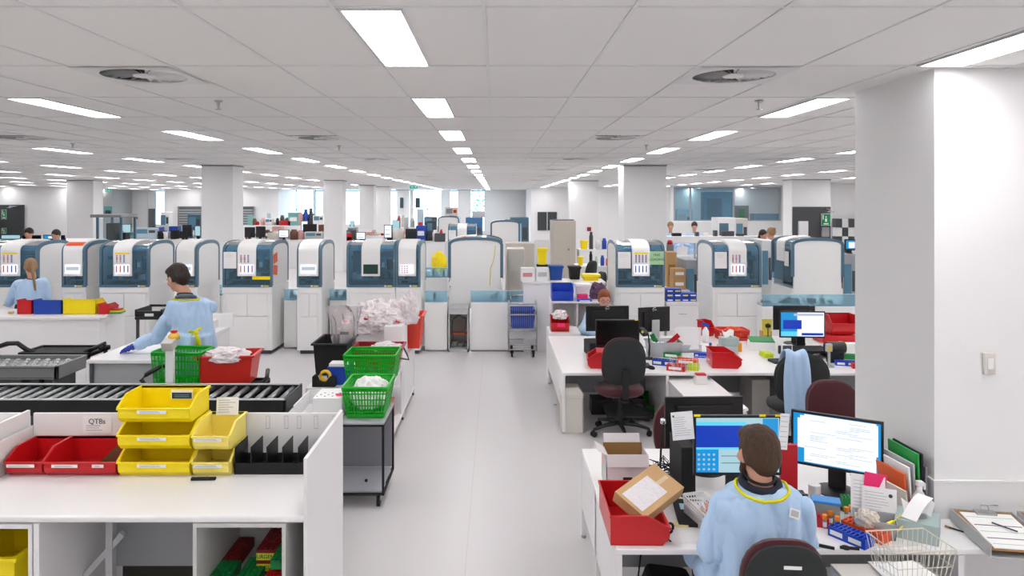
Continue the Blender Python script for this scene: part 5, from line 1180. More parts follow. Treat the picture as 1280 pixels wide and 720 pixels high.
# file rack against the column
fx = [(2.285, mat('manila', '#dcd6c8', .7), .17, 'white folder leaning at the left of the file rack'), (2.325, mat('orange_folder', '#e0602a', .6), .235, 'orange folder in the file rack'), (2.35, PAPER, .27, 'thick white file in the middle of the file rack'), (2.372, LGREY, .29, 'grey edged file in the file rack'), (2.395, mat('folder_green', '#169a3c', .5), .345, 'tall green folder in the file rack'), (2.412, NAVY, .345, 'navy folder behind the green one'), (2.43, mat('dusk', '#8b8590', .6), .27, 'grey folder against the column')]
for i, (x, M, h, lb) in enumerate(fx):
    y0 = 3.98 if i else 3.9
    one('folder', lb, 'folder', MB().box(-.006, .006, 0, .27, 0, h), [M], (x-.02, y0-.0, DZ+.012), rot=(0, -6+i, 10-1.5*i), bevel=.002, group='files leaning against the column')
tr = thing('file_rack', 'teal file rack holding the upright folders', 'rack', (2.28, 3.92, DZ)); MB().box(0, .16, 0, .24, 0, .01).box(0, .16, .23, .24, 0, .12).build('base', [TEAL], tr); MB().box(-.004, .004, 0, .2, .01, .08).box(.078, .084, 0, .2, .01, .08).build('divider', [TEAL], tr)
# white paper holder with gloves
wt_ = tub('clear tub holding gloves and upright papers', .2, .15, .09, CLEAR, (X(1094, 3.8), 3.80, DZ), -24, tap=.1, rim=.006)
for i, (dx, dy, h, M, lb) in enumerate(((.02, .05, .2, PAPER, 'upright printed sheet with a black emblem in the clear tub'), (-.02, .09, .25, PAPER, 'upright sheet behind the emblem sheet'))):
    q = MB(); q.box(-.085, .085, 0, .002, 0, h); lines(q, -.07, .07, h*.3, h*.9, 0, 8, 1, 3, .002)
    if i == 0: q.cyl((.055, -.001, h*.82), (.055, -.002, h*.82), .01, m=2)
    one('printed_sheet', lb, 'paper', q, [M, LINK, INK], (X(1101, 3.8)+dx, 3.80+dy, DZ+.012), rot=(-10, 0, -24))
one('pink_card', 'bright pink card standing behind the printed sheets', 'card', MB().box(-.055, .055, 0, .002, 0, .075), [PINK], (X(1094, 3.9), 3.905, DZ+.2), rot=(-8, 6, -20))
crumple('gloves', 'crumpled cream and blue gloves in the clear tub', 'gloves', (X(1084, 3.77), 3.77, DZ+.05), (.12, .07, .09), mat('glove_cream', '#ddd3c4', .6), 51, rz=-24)
for i in range(2): one('yellow_swab', ['yellow capped swab leaning on the clear tub, upper', 'yellow capped swab leaning on the clear tub, lower'][i], 'swab', MB().cyl((-.02, 0, 0), (.015, .0, .01), .009).cyl((.015, 0, .01), (.07, .01, .035), .003), [YEL], (X(1108, 3.78)+.02*i, 3.74-.02*i, DZ+.075-.03*i), 10)
# tissue box, spray bottle
tissue('grey-green tissue box with a long paper, front of the folders', .2, .2, .1, (X(1147, 3.78), 3.78, DZ), -34)
q = MB(); n = 14; vs = []
for i in range(n):
    t_ = i/(n-1); vs += [(.0+.16*t_, -.03, .0+.09*math.sin(t_*1.5)), (.0+.16*t_, .05, .0+.09*math.sin(t_*1.5))]
q.add(vs, [(2*i, 2*i+2, 2*i+3, 2*i+1) for i in range(n-1)]); one('paper_strip', 'curved white paper strip lying over the tissue box', 'paper', q, [PAPER], (X(1146, 3.7)-.02, 3.72, DZ+.105), 30, smooth=True)
s_ = thing('pump_bottle', 'white pump bottle behind the tissue box', 'bottle', (X(1152, 3.93), 3.95, DZ)); MB().lathe([(0, 0), (.035, 0), (.036, .13), (.015, .165), (.014, .19), (0, .19)], seg=18).build('body', [WPLAS], s_, smooth=True); MB().cb((0, 0, .205), (.035, .03, .03)).cb((.025, 0, .19), (.012, .02, .04)).build('pump_head', [WPLAS], s_, bevel=.005)
one('small_box', 'small red box behind the tissue box', 'box', MB().cb((0, 0, .06), (.05, .04, .12)), [RED], (X(1143, 3.93), 3.92, DZ), bevel=.004)
# racks in front
def RK(px, py, L, W_, M, lb, rz, n=10, lab=0, h=.05): p = on(px, py); return tube_rack(lb, L, W_, h, M, (p[0], p[1], DZ), rz, (n, 2), lab, 'tube racks on the front desk')
tube_rack('blue tube rack with two white labels on the front desk', .2, .09, .05, RBLUE, (1.762, 3.775, DZ), -57, (9, 2), 2, 'tube racks on the front desk')
tube_rack('orange tube rack behind the blue one on the front desk', .22, .09, .05, ORANGE, (1.865, 3.845, DZ), -57, (9, 2), 0, 'tube racks on the front desk')
RK(1016, 642, .12, .09, mat('rack_green2', '#17934a', .5), 'green tube rack half hidden by the man', -24, 5, 0, .055)
RK(1016, 658, .08, .1, RED, 'red tube rack half hidden by the shoulder of the man', -24, 4, 0)
RK(1054, 640, .06, .06, MAT['rack_green2'], 'small dark green rack behind the orange capped tubes', -10, 3, 0, .08)
rr = random.Random(12)
for i, (px, py, lb) in enumerate(((1031, 660, 'orange capped specimen tube at the left of the group'), (1038, 655, 'orange capped specimen tube second from left'), (1047, 662, 'orange capped specimen tube in the middle lying lowest'), (1058, 650, 'orange capped specimen tube right of the small green rack'), (1064, 648, 'orange capped specimen tube at the right of the group'))):
    p = on(px, py); t_ = thing('specimen_tube', lb, 'tube', (p[0], p[1], DZ), 0, 'orange capped tubes on the front desk'); MB().cyl((0, 0, 0), (0, 0, .05), .011, seg=12).build('tube_body', [CLEAR], t_, auto=40); MB().cyl((0, 0, .05), (0, 0, .072), .0135, seg=12).build('cap', [mat('tube_orange', '#f08a1c', .4)], t_, auto=40); MB().cyl((0, 0, .01), (0, 0, .035), .0115, seg=12).build('label', [PAPER], t_, auto=40)
lc = thing('clear_container', 'clear container with a blue lid at the shoulder of the man', 'container', (X(1033, 3.95), 3.96, DZ), -20); MB().box(-.07, .07, -.04, .04, 0, .1).build('body', [CLEAR], lc, bevel=.005); MB().box(-.075, .075, -.045, .045, .1, .115).build('lid', [mat('lid_blue', '#2f86cf', .4)], lc, bevel=.004)
MBc = MB(); MBc.cyl((0, 0, 0), (0, 0, .1), .035, seg=18); one('white_jar', 'white jar behind the container with the blue lid', 'jar', MBc, [WPLAS], (X(1018, 4.2), 4.2, DZ), auto=40)
for (px, py, a, L, lb) in ((1027, 684, -30, .12, 'black marker pen lying beside the elbow of the man'), (1062, 687, -10, .09, 'black marker pen lying before the blue rack')):
    p = on(px, py); one('marker_pen', lb, 'marker', MB().cyl((-L/2, 0, .008), (L/2, 0, .008), .008), [SOOT], (p[0], p[1], DZ), a, auto=40, group='black markers')
q = MB(); q.tube([(.018*math.cos(a), .018*math.sin(a), .006) for a in [2*math.pi*j/14 for j in range(14)]], .005, 6, closed=True); q.cyl((.018, 0, .006), (.07, .03, .006), .004); one('scissors', 'black handled scissors before the blue rack', 'scissors', q, [SOOT], on(1057, 686), -20, smooth=True)
# cream wire basket overhanging the desk edge, pedestal below
wire_basket('cream wire basket in the right foreground over the desk edge', .31, .23, .165, (2.035, 3.495, .57), 6, None, (11, 7), .002)
pd = thing('pedestal', 'pale drawer pedestal under the cream wire basket', 'drawer unit', (X(1085, 3.25), 3.05, 0)); MB().box(0, .44, 0, .55, .02, .55).build('carcass', [WSIDE], pd); MB().box(-.008, .448, -.01, .55, .55, .568).build('top', [IVORY], pd, bevel=.003)
for i in range(3): MB().box(.01, .43, -.016, 0, .04+.17*i, .2+.17*i).build('drawer', [WHITE], pd)
one('papers_under_basket', 'papers lying in the cream wire basket', 'paper', MB().box(-.12, .1, -.1, .1, 0, .006).cb((.02, 0, .012), (.2, .15, .006), (0, 0, 12)), [PAPER], (X(1136, 3.45), 3.5, .573), 0)
# document trays with clipboards at right
def clip(label, loc, W_, L, rz, tilt, yellow=False):
    t_ = thing('document_tray', label, 'tray', loc, rz, 'document trays beside the column')
    MB().box(0, .006, 0, L, 0, .07).box(W_-.006, W_, 0, L, 0, .07).box(0, W_, 0, L, 0, .006).box(0, W_, L-.006, L, 0, .07).build('tray', [LGREY], t_, bevel=.002)
    q = MB(); q.cb((W_/2, L/2, .05), (W_-.03, L-.02, .006), (tilt, 0, 0)); q.build('clipboard', [mat('hardboard', '#a77a48', .6)], t_, bevel=.002)
    q = MB(); q.cb((W_/2, L/2-.01, .0555), (W_-.055, L-.06, .003), (tilt, 0, 0)); sh = q.build('sheet', [PAPER], t_)
    E_ = Euler((R(tilt), 0, 0)).to_matrix(); q = MB()
    for i, (v, c) in enumerate(((.3, 0), (.22, 1), (.14, 1), (.05, 0), (-.02, 1), (-.09, 0), (-.15, 1))):
        c0 = E_@Vector((0, v*L/.45, .0022)); q.cb((W_/2+c0.x, L/2-.01+c0.y, .0555+c0.z), (W_-.08, .006 if c == 0 else .004, .0006), (tilt, 0, 0), m=c)
    q.build('ruled_line', [INK if not yellow else YEL, mat('pale_green_ink', '#9fcfa5', .7)], sh)
    q = MB(); c0 = E_@Vector((0, L/2-.04, .012)); q.cb((W_/2, L/2+c0.y, .05+c0.z), (.1, .05, .012), (tilt, 0, 0)); q.tube([(W_/2-.02, L/2+c0.y, .06+c0.z), (W_/2-.018, L/2+c0.y+.01, .085+c0.z), (W_/2+.018, L/2+c0.y+.01, .085+c0.z), (W_/2+.02, L/2+c0.y, .06+c0.z)], .003, 6); q.build('clip', [STEEL], t_, auto=40)
    return t_
clip('grey document tray with a clipboard and pen right of the wire basket', (2.455, 3.53, DZ), .31, .42, -9, 4)
clip('second grey document tray with yellow sheet at the right edge', (2.80, 3.50, DZ), .31, .42, -9, 4, True)
one('biro', 'black biro lying across the clipboard', 'pen', MB().cyl((-.06, 0, 0), (.06, 0, 0), .004, seg=8), [INK], (2.66, 3.72, DZ+.068), -60)
one('pen', 'black pen lying on the desk left of the clipboard tray', 'pen', MB().cyl((-.055, 0, .005), (.045, 0, .005), .0045, seg=8).cyl((-.075, 0, .006), (-.055, 0, .005), .006, seg=8, m=1), [SOOT, mat('gold_tip', '#b58b4a', .4)], on(1201, 665), -52, group='pens on the desk')
# light switch
y = 3.966; sw = thing('light_switch', 'small white switch plate on the front of the big column', 'switch', (X(1235.5, y), y, HC-(454-CY)*y/F)); MB().box(-.034, .034, -.014, 0, -.06, .06).build('plate', [IVORY], sw, bevel=.004); MB().box(-.016, .016, -.02, -.014, -.03, .03).build('rocker', [WPLAS], sw, bevel=.002)
# the man's chair and things below the desk
operator_chair('black backed swivel chair with maroon edge under the seated man', (1.272, 3.32, 0), -4, back_z=(.55, .925), seat_z=.44, wb=.35, tag_=True)
one('backpack', 'black bag on the floor under the front desk', 'bag', MB().prism([(-.2, 0), (.2, 0), (.14, .25), (-.1, .28)], 'y', -.1, .1), [SOOT], (X(838, 4.0), 4.1, 0), bevel=.03)
one('hanging_cable', 'black cable hanging below the front desk', 'cable', MB().tube([(0, 0, .6), (.01, 0, .45), (.03, .01, .3), (0, .03, .0)], .005, 6), [SOOT], (.86, 4.33, 0), smooth=True)
# ---------------------------------------------------------------- counters and shelves just behind the double desk
def pxbox(px0, px1, Y): return X(px0, Y), X(px1, Y)
def zof(py, Y): return HC-(py-CY)*Y/F
def counter(label, px0, px1, Y, D, z, name='counter', cat='counter', drawers=0, M=WSIDE):
    a, b_ = pxbox(px0, px1, Y); r = thing(name, label, cat, (a, Y, 0)); W = b_-a
    MB().box(0, W, .0, D, 0, z-.03).build('cabinet', [M], r, bevel=.004); MB().box(-.005, W+.005, -.012, D, z-.03, z).build('worktop', [WHITE], r, bevel=.003)
    for i in range(drawers):
        h = (z-.1)/drawers; q = MB().box(.01, W-.01, -.014, 0, .05+h*i, .03+h*(i+1)).build('drawer', [WHITE], r, bevel=.002); MB().box(W/2-.06, W/2+.06, -.03, -.014, h*(i+.75), h*(i+.75)+.012).build('handle', [LGREY], q)
    return r
def put(name, label, cat, px0, px1, py0, py1, Y, D, M, style='box', group=None, **k):
    """small thing whose front face fills the given picture box at depth Y"""
    a, b_ = pxbox(px0, px1, Y); z1, z0 = zof(py0, Y), max(0, zof(py1, Y))
    if 25.6 < Y < 27.4 and px0 < 557: z0 = zof(299 if px0 < 252 else 300 if px0 < 405 else 302, 26)
    W, H = b_-a, z1-z0
    r = thing(name, label, cat, (a, Y, z0), 0, group)
    if style == 'box': MB().box(0, W, 0, D, 0, H).build('body', [M], r, bevel=min(.01, W*.1))
    elif style == 'bin': 
        m = MB(); k_ = .1*W; m.add([(k_,k_,0),(W-k_,k_,0),(W-k_,D-k_,0),(k_,D-k_,0),(0,0,H),(W,0,H),(W,D,H),(0,D,H)], [(0,3,2,1),(0,1,5,4),(1,2,6,5),(2,3,7,6),(3,0,4,7),(4,5,6,7)]); m.build('body', [M], r, bevel=.006)
        MB().box(-.01, W+.01, -.01, D+.01, H-.03, H+.01).build('lid_rim', [M], r, bevel=.004)
    elif style == 'inst':
        MB().box(0, W, .02, D, 0, H).build('body', [M], r, bevel=.02); MB().box(W*.1, W*.6, .005, .022, H*.5, H*.88).build('window', [k.get('M2', MDK2)], r, bevel=.004); MB().box(W*.66, W*.92, .01, .022, H*.55, H*.8).build('control_panel', [k.get('M3', DGREY)], r); MB().box(W*.05, W*.95, .0, .022, H*.06, H*.36).build('lower_door', [M], r, bevel=.004)
    elif style == 'jar': MB().lathe([(0, 0), (W/2, 0), (W/2, H*.75), (W*.36, H*.85), (W*.34, H), (0, H)], (W/2, D/2, 0), 14).build('body', [M], r, smooth=True)
    elif style == 'pack': MB().box(0, W, 0, D, 0, H).build('body', [M], r, bevel=.01); MB().box(W*.15, W*.85, -.003, 0, H*.35, H*.65).build('label', [k.get('M2', PAPER)], r)
    return r
def pmon(label, px0, px1, py0, py1, Y, scr='white', rz=0, group='distant desktop monitors'):
    a, b_ = pxbox(px0, px1, Y); z1, z0 = zof(py0, Y), zof(py1, Y)
    if Y > 25 and Y < 28: z0 = zof(299 if px0 < 252 else 300 if px0 < 405 else 302, 26)
    if 19 < Y < 20: z0 = zof(301, 20)
    W, H = b_-a, z1-z0
    s_ = {'white': [(0, 0, 1, 1, 1), (.1, .2, .8, .3, 6), (.1, .6, .7, .66, 6)], 'blue': [(0, 0, 1, 1, 2), (.3, .1, 1, .8, 1)], 'off': None, 'pale': [(0, 0, 1, 1, 5)]}[scr]
    return monitor(label, W, H*.78, ((a+b_)/2, Y, z0), rz, H*.22, s_, group=group, base=(W*.25, .1), bez=.022)
counter('tall white counter ending the track cabinets, boxes standing on top', 654, 757, 11.35, .55, 1.117)
sh = thing('shelf_unit', 'low white shelf unit behind the ginger-haired person', 'shelf', (X(689, 10.3), 10.3, 0)); W = X(760, 10.3)-X(689, 10.3)
for x in (0, W*.45, W-.02): MB().box(x, x+.02, 0, .5, 0, .92).build('side', [WSIDE], sh)
for z_ in (.1, .5, .925): MB().box(0, W, -.005, .5, z_, z_+.022).build('shelf', [WHITE], sh, bevel=.002)
MB().box(0, W, .48, .5, .12, .92).build('back', [WSIDE], sh)
hopper_bin('blue open-fronted bin on the shelf unit left of the ginger-haired person', .31, .3, .24, RBLUE, (X(690, 10.4), 10.36, .947), 0, None, lab=False)
q = MB()
for i in range(10): q.cyl((.03+.025*i, .02+.02*(i % 2), .0), (.03+.025*i, .02+.02*(i % 2), .07), .009, seg=7, m=i % 3)
tag(one('tubes', 'coloured tubes standing in the blue open-fronted bin', 'tubes', q, [PAPER, RBLUE, RED], (X(691, 10.4)+.0, 10.4, .953)), kind='stuff')
put('white_tub', 'white tub on the shelf unit right of the blue bin', 'tub', 720, 738, 356, 374, 10.55, .2, WPLAS, 'bin')
put('packet', 'pink packet before the white tub on the shelf unit', 'packet', 722, 735, 368, 375.5, 10.4, .1, PINK)
put('tube_rack', 'blue rack lying on the shelf unit right of the pink packet', 'tube rack', 722, 740, 374, 378, 10.33, .12, RBLUE, 'pack')
crumple('purple_bag', 'dark purple patterned bag at the back of the shelf unit', 'bag', (X(747, 10.7), 10.65, .95), (.26, .18, .24), mat('purple_print', '#5b3f5e', .7, var=.5, vscale=30), 61)
pk = lambda n, l, *a, **k: put(n, l, 'box', *a, **k)
pk('container', 'white cube container with red print on the tall counter', 651, 668, 335, 352, 11.45, .2, WPLAS, style='pack', M2=mat('red_print', '#d98c92', .6))
pk('container', 'white box under the yellow sharps bin on the tall counter', 670, 686, 334, 352, 11.5, .22, WPLAS, style='pack', M2=LGREY)
put('sharps_bin', 'yellow sharps bin with black base on the white box', 'bin', 672, 684, 311, 331, 11.55, .14, YEL, 'bin'); put('plinth', 'black base plate under the yellow sharps bin', 'base', 671, 685, 331, 334, 11.55, .16, SOOT)
pk('ivory_box', 'tall ivory carton in front of the beige cabinets behind the track', 634, 656, 311, 440, 12.6, .5, IVORY); pk('ivory_box', 'wide ivory carton behind the tall one by the track', 632, 672, 304, 440, 13.3, .5, mat('ivory2', '#cfc8be', .5))
pk('container', 'small white container behind the red printed cube', 656, 662, 344, 352, 11.6, .2, WPLAS)
put('board', 'white bracket board behind the yellow sharps bin', 'board', 668, 688, 300, 440, 12.2, .04, WPLAS)
put('blue_bin', 'royal blue waste bin on the tall counter before the grey cabinet', 'bin', 687, 704, 333, 351.5, 11.6, .25, mat('deep_blue', '#154a9c', .4), 'bin')
put('black_bin', 'black bin at the back right of the tall counter', 'bin', 712, 726, 334, 351.5, 11.7, .25, SOOT, 'bin'); put('yellow_bin', 'yellow lidded tub at the right of the tall counter', 'bin', 729, 750, 344, 352, 11.5, .25, YEL, 'bin')
# tall grey cabinet
a, b_ = pxbox(691, 720, 20.4); gc = thing('steel_cabinet', 'tall beige-grey steel cabinet beyond the tall counter', 'cabinet', (a, 20.4, 0)); W = b_-a; Z1 = zof(276, 20.4)
gm = mat('cabinet_greige', '#b5afa4', .45); MB().box(0, W, .02, 1.1, 0, Z1).build('body', [gm], gc, bevel=.006); MB().box(.01, W-.01, 0, .02, .05, Z1-.02).build('door', [gm], gc, bevel=.003); MB().box(W*.66, W*.7, -.02, 0, 1.0, 1.06).build('handle', [DGREY], gc); MB().box(.03, W-.03, .2, .6, Z1, Z1+.03).build('top_tray', [DGREY], gc)
# dark window panels on the centre wall
st('window_20', MB().box(px2x(672, 37.4), px2x(696, 37.4), 37.42, 37.5, zof(288, 37.4), zof(265, 37.4)).box(px2x(683.5, 37.4), px2x(684.5, 37.4), 37.4, 37.42, zof(288, 37.4), zof(265, 37.4), 1), [mat('dark_glass', '#3b3f42', .25), LGREY])
# desk beyond the tall counter
counter('white bench with bottles beyond the tall counter, before the far column', 722, 775, 15.2, .7, 1.02)
operator_chair('black swivel chair left of the white bench beyond the counter', (X(727, 14.5), 14.5, 0), 60, pad=CHAIRB, back_z=(.75, 1.2), seat_z=.6); operator_chair('second black swivel chair beyond the counter, turned right', (X(738, 13.6), 13.6, 0), 100, pad=CHAIRB, back_z=(.6, 1.05), seat_z=.5)
for i, (a, b_, c, d, M, st_, lb) in enumerate(((723, 729, 300, 311, YEL, 'bin', 'yellow scoop on the white bench beyond the counter'), (737, 741, 293, 311, SOOT, 'jar', 'black tall bottle on the white bench beyond the counter'), (744, 748, 299, 311, mat('pale_green3', '#b9d3bd', .4), 'jar', 'pale green bottle on the white bench beyond the counter'), (751, 756, 298, 311, BLUE, 'jar', 'blue bottle on the white bench beyond the counter'), (758, 764, 302, 311, ORANGE, 'box', 'orange box at the right of the white bench beyond the counter'))):
    put('bottle' if st_ == 'jar' else 'box', lb, 'bottle' if st_ == 'jar' else 'box', a, b_, c, d+22, 15.3, .12, M, st_) if False else put('bottle' if st_ == 'jar' else 'box', lb, 'bottle' if st_ == 'jar' else 'box', a, b_, c+21.5, d+21.5, 15.3, .12, M, st_)
counter('far white lab bench running before the far middle column', 724, 778, 20.6, .6, zof(312, 20.6))
for a, b_, c, M, st_, lb in ((726, 735, 301, YEL, 'bin', 'yellow box on the far lab bench'), (737, 742, 290, DGREY, 'jar', 'grey stem lamp on the far lab bench'), (745, 751, 300, WPLAS, 'jar', 'white bottle on the far lab bench'), (753, 759, 298, BLUE, 'jar', 'blue bottle on the far lab bench'), (762, 770, 303, TEAL, 'box', 'teal box on the far lab bench')):
    put('lab_item', lb, 'container', a, b_, c, 312, 20.7, .2, M, st_)
put('alarm_box', 'red alarm box on the far column behind the steel cabinet', 'alarm', 734, 739, 284, 289, 24.82, .06, mat('alarm_red', '#8e2a2a', .4))
# drawer cabinet and blue boxes between two analysers
counter('white two drawer cabinet between the last two front-facing analysers', 833, 873, 11.3, .5, zof(378, 11.3), drawers=2, name='drawer_cabinet', cat='cabinet')
k_ = 0
for row, y0 in enumerate((372.5, 366.5, 361)):
    for c in range(2 if row == 2 else 4):
        a = 833+9.6*c; put('blue_box', 'blue labelled box, %s of the pile on the drawer cabinet, %s' % (['bottom row', 'middle row', 'top row'][row], ['far left', 'second from left', 'third from left', 'far right'][c]), 'box', a, a+9.2, y0, y0+5.6, 11.4, .2, RBLUE, 'pack', 'blue boxes on the drawer cabinet', M2=[PAPER, YEL][(row+c) % 2])
put('carton_box', 'tall brown carton standing behind the drawer cabinet', 'box', 834, 846, 315, 360, 13.2, .3, CARD, 'pack', M2=DCARD)
put('carton_box', 'lower brown carton of the stack behind the blue boxes', 'box', 842, 857, 348, 362, 12.8, .3, CARD, 'pack'); put('carton_box', 'upper brown carton with white label behind the blue boxes', 'box', 842, 857, 336, 348, 12.8, .3, CARD, 'pack')
counter('white low table under the brown cartons', 832, 862, 12.7, .9, zof(362, 12.8)-.002)
# grey instruments right of the boxes
for (a, b_, c, d, Y, M, lb) in ((857, 874, 325, 430, 13.0, mat('inst_grey', '#9fa3a8', .45), 'grey sloping instrument behind the drawer cabinet'), (833, 843, 306, 430, 14.6, mat('inst_dusk', '#8b858a', .5), 'dusky grey machine under the long white ledge'), (952, 966, 300, 430, 13.4, mat('inst_w', '#d8dadc', .45), 'white instrument between the two right analysers'), (1054, 1072, 318, 430, 12.6, None, 'grey instrument at the edge of the big column')):
    put('instrument', lb, 'instrument', a, b_, c, d, Y, .7, M if M else MAT['inst_grey'], 'inst')
for a, b_, c, d, Y, lb in ((1056, 1070, 299, 317, 12.7, 'blue screen on the grey instrument at the big column'),): pmon(lb, a, b_, c, d, Y, 'blue')
put('red_bowl', 'small red bowl on the machine under the long white ledge', 'bowl', 835, 842, 300.5, 306, 14.7, .15, RED, 'jar')
lg = thing('long_bench', 'long white bench ledge crossing behind the right analysers', 'bench', (X(831, 17.6), 17.6, 0)); W = X(985, 17.6)-X(831, 17.6)
MB().box(0, W, 0, .5, zof(304, 17.6), zof(295.5, 17.6)).build('upstand', [WHITE], lg, bevel=.01); MB().box(0, W, .1, .7, 1.0, 1.04).build('worktop', [WHITE], lg)
for i in range(5): x = (W-.04)*i/4; MB().box(x, x+.04, .1, .14, 0, zof(304, 17.6)).build('leg', [LGREY], lg)
for a, b_, c, M, lb in ((841, 852, 291.5, SOOT, 'flat black box on the long bench ledge'), (870, 874, 290, DGREY, 'small dark bottle on the long bench ledge'), (893, 897, 288, DGREY, 'black hook-shaped device on the long bench ledge'), (903, 918, 289, DGREY, 'dark monitor lying low on the long bench ledge'), (922, 930, 292, DGREY, 'small dark camera on the long bench ledge'), (880, 886, 291, PAPER, 'white paper pack on the long bench ledge')):
    put('small_device', lb, 'device', a, b_, c, 295.5, 17.7, .15, M)
# glass partition room far right
YP = 33.2
m = MB(); a, b_, c, d = px2x(838, YP), px2x(843, YP), px2x(976, YP), px2x(1010, YP); z0, z1 = zof(276, YP), zof(234, YP)
m.box(a, b_, YP, YP+.15, 0, CEIL); m.box(b_, c, YP, YP+.15, 0, z0); m.box(c, d, YP, YP+.15, 0, CEIL); m.box(b_, c, YP, YP+.15, z1, CEIL); st('wall_partition', m, WALL)
m = MB(); t = .04; m.box(b_, c, YP-.02, YP+.06, z0, z0+t).box(b_, c, YP-.02, YP+.06, z1-t, z1)
for px in (843, 863, 917, 975): x = px2x(px, YP); m.box(x-.04, x+.04, YP-.02, YP+.06, z0, z1)
wf = st('window_21', m, [mat('frame_grey', '#a9aeb2', .4)])
MB().box(b_, px2x(917, YP), YP+.02, YP+.03, z0, z1).build('pane', [glassy('blue_glass', '#d8eef7', .1)], wf); MB().box(px2x(917, YP), c, YP+.02, YP+.03, z0, z1).build('pane', [GLASS], wf)
st('wall_partition_back', MB().box(px2x(820, 41), px2x(1010, 41), 41, 41.2, 0, CEIL), WALL)
put('blue_cabinet', 'tall blue-grey cabinet seen through the glass partition', 'cabinet', 880, 917, 240, 330, 38, .6, mat('deep_teal', '#4a7a98', .4), 'inst', M2=mat('deep_teal2', '#33566e', .35), M3=MDK2)
put('cabinet', 'pale blue cabinet at the left behind the glass partition', 'cabinet', 846, 866, 262, 330, 38, .6, mat('pale_steel', '#b9cdd8', .4), 'inst', M2=LGREY)
put('instrument', 'hooded white and blue instrument before the glass partition', 'instrument', 897, 920, 272, 340, 27, .8, WPLAS, 'inst', M2=TRIM, M3=PAPER)
put('instrument', 'beige instrument right of the hooded one before the partition', 'instrument', 905, 921, 273, 340, 28.5, .8, IVORY, 'inst').location.x += .45
put('bench_hood', 'wide white bench hood left of the two far people in blue', 'hood', 845, 892, 277, 340, 29, .8, WPLAS, 'box')
dd = put('door', 'x', 'door', 918, 936, 257, 300, 40.9, .06, mat('door_grey', '#7f8482', .5)); dd.name = 'door_2'
for k_ in ('label', 'category'): del dd[k_]
dd['kind'] = 'structure'
for py in (261, 268): put('safety_sign', 'green safety sign on the grey door, %s' % ('upper' if py == 261 else 'lower'), 'sign', 924, 931, py, py+6, 40.85, .02, SIGNG)
put('instrument', 'long blue-grey instrument seen through the right pane', 'instrument', 942, 976, 267, 330, 38.5, .6, mat('steel_blue', '#6f8ea3', .4), 'inst')
# dark safety panel on the far right column
Yc_ = 23.5
put('wall_panel', 'dark grey splash panel on the far right column', 'panel', 991, 1038.5, 258.5, 330, Yc_, .05, DGREY)
def safety_sign(label, a, b_, c, d, Y):
    r = put('safety_sign', label, 'sign', a, b_, c, d, Y, .02, SIGNG); W, H = px2x(b_, Y)-px2x(a, Y), (d-c)*Y/F
    q = MB(); q.ell((W/2, -.004, H*.72), (W*.09, .003, W*.09)); q.box(W*.4, W*.6, -.006, 0, H*.32, H*.6); q.box(W*.25, W*.75, -.006, 0, H*.1, H*.2); q.box(W*.15, W*.25, -.006, 0, H*.5, H*.9); q.build('pictogram', [PAPER], r)
    q = MB(); f_ = .012; q.box(0, W, -.004, 0, 0, f_).box(0, W, -.004, 0, H-f_, H).box(0, f_, -.004, 0, 0, H).box(W-f_, W, -.004, 0, 0, H); q.build('border', [PAPER], r); return r
safety_sign('green emergency shower sign on the far right column panel', 1026.5, 1038.5, 267, 282, 23.45)
put('dispenser', 'white wall dispenser on the far right column panel', 'dispenser', 999, 1010.5, 276.5, 296, 23.4, .1, WPLAS, 'box'); put('dispenser', 'steel dispenser below the green shower sign', 'dispenser', 1027.5, 1037, 284, 296, 23.4, .1, STEEL)
q = MB(); q.tube([(0, .3, 0), (0, .0, .02), (0, -.25, 0)], .02); q.lathe([(0, 0), (.1, -.04), (.1, -.06), (0, -.06)], (0, -.25, -.02), 14); one('shower_head', 'emergency shower head above the green sign at right', 'shower', q, [STEEL], (X(1034, 23.3), 23.3, zof(262, 23.3)), smooth=True)
# chequered lockers
Yl = 28.9; lk = thing('locker_wall', 'black and white chequered lockers right of the far column', 'lockers', (X(1040, Yl), Yl-.35, 0)); cw = 7.6*Yl/F; ch = 11*Yl/F
for r_ in range(4):
    for c_ in range(6):
        MB().box(cw*c_+.005, cw*(c_+1)-.005, 0, .34, zof(273+11*(r_+1), Yl)+.005, zof(273+11*r_, Yl)-.005).build('locker_door', [DGREY if (r_+c_) % 2 == 0 and (c_ % 4 != 3) else WPLAS], lk, bevel=.004)
# ---------------------------------------------------------------- second row of analysers beyond
side_analyser('distant arched side of an analyser left of centre, under the window columns', 547, 574, 29.6, zt=1.80)
side_analyser('distant arched side of an analyser right of the aisle line of lights', 613, 650, 22.2, zt=1.82)
A('analyser', 'distant hooded analyser facing front between two side-on ones', X=X(560, 19.7), Y=19.7, W=.78, D=.9, strip=(.26, .52), screen='pale', notice=(.02, .22), group='hooded analysers in the second row')
put('instrument', 'tall blue machine behind the distant front-facing analyser', 'instrument', 582, 603, 272, 340, 25, .7, mat('machine_blue', '#3a6f9c', .4), 'inst', M2=LGREY)
counter('white stand under the beige reader', 552, 576, 32.9, .8, zof(275, 33)); put('beige_reader', 'beige reader with grey screen and red text before the back windows', 'instrument', 556, 572, 259, 275, 33, .6, IVORY, 'inst', M2=GREY, M3=RED)
put('grey_hood', 'pale grey hood on the tall blue machine', 'hood', 590, 606, 264, 272, 25.2, .5, LGREY)
put('blue_hood', 'blue framed hood behind the right side-on analyser', 'hood', 638, 661, 272, 340, 26, .8, TRIM, 'inst', M2=mat('hood_pale', '#a9cfe2', .3))
link('short track cabinet with blue guard behind the yellow bag', 531, 560, Y=13.2, z=zof(340, 13.2)-.02)
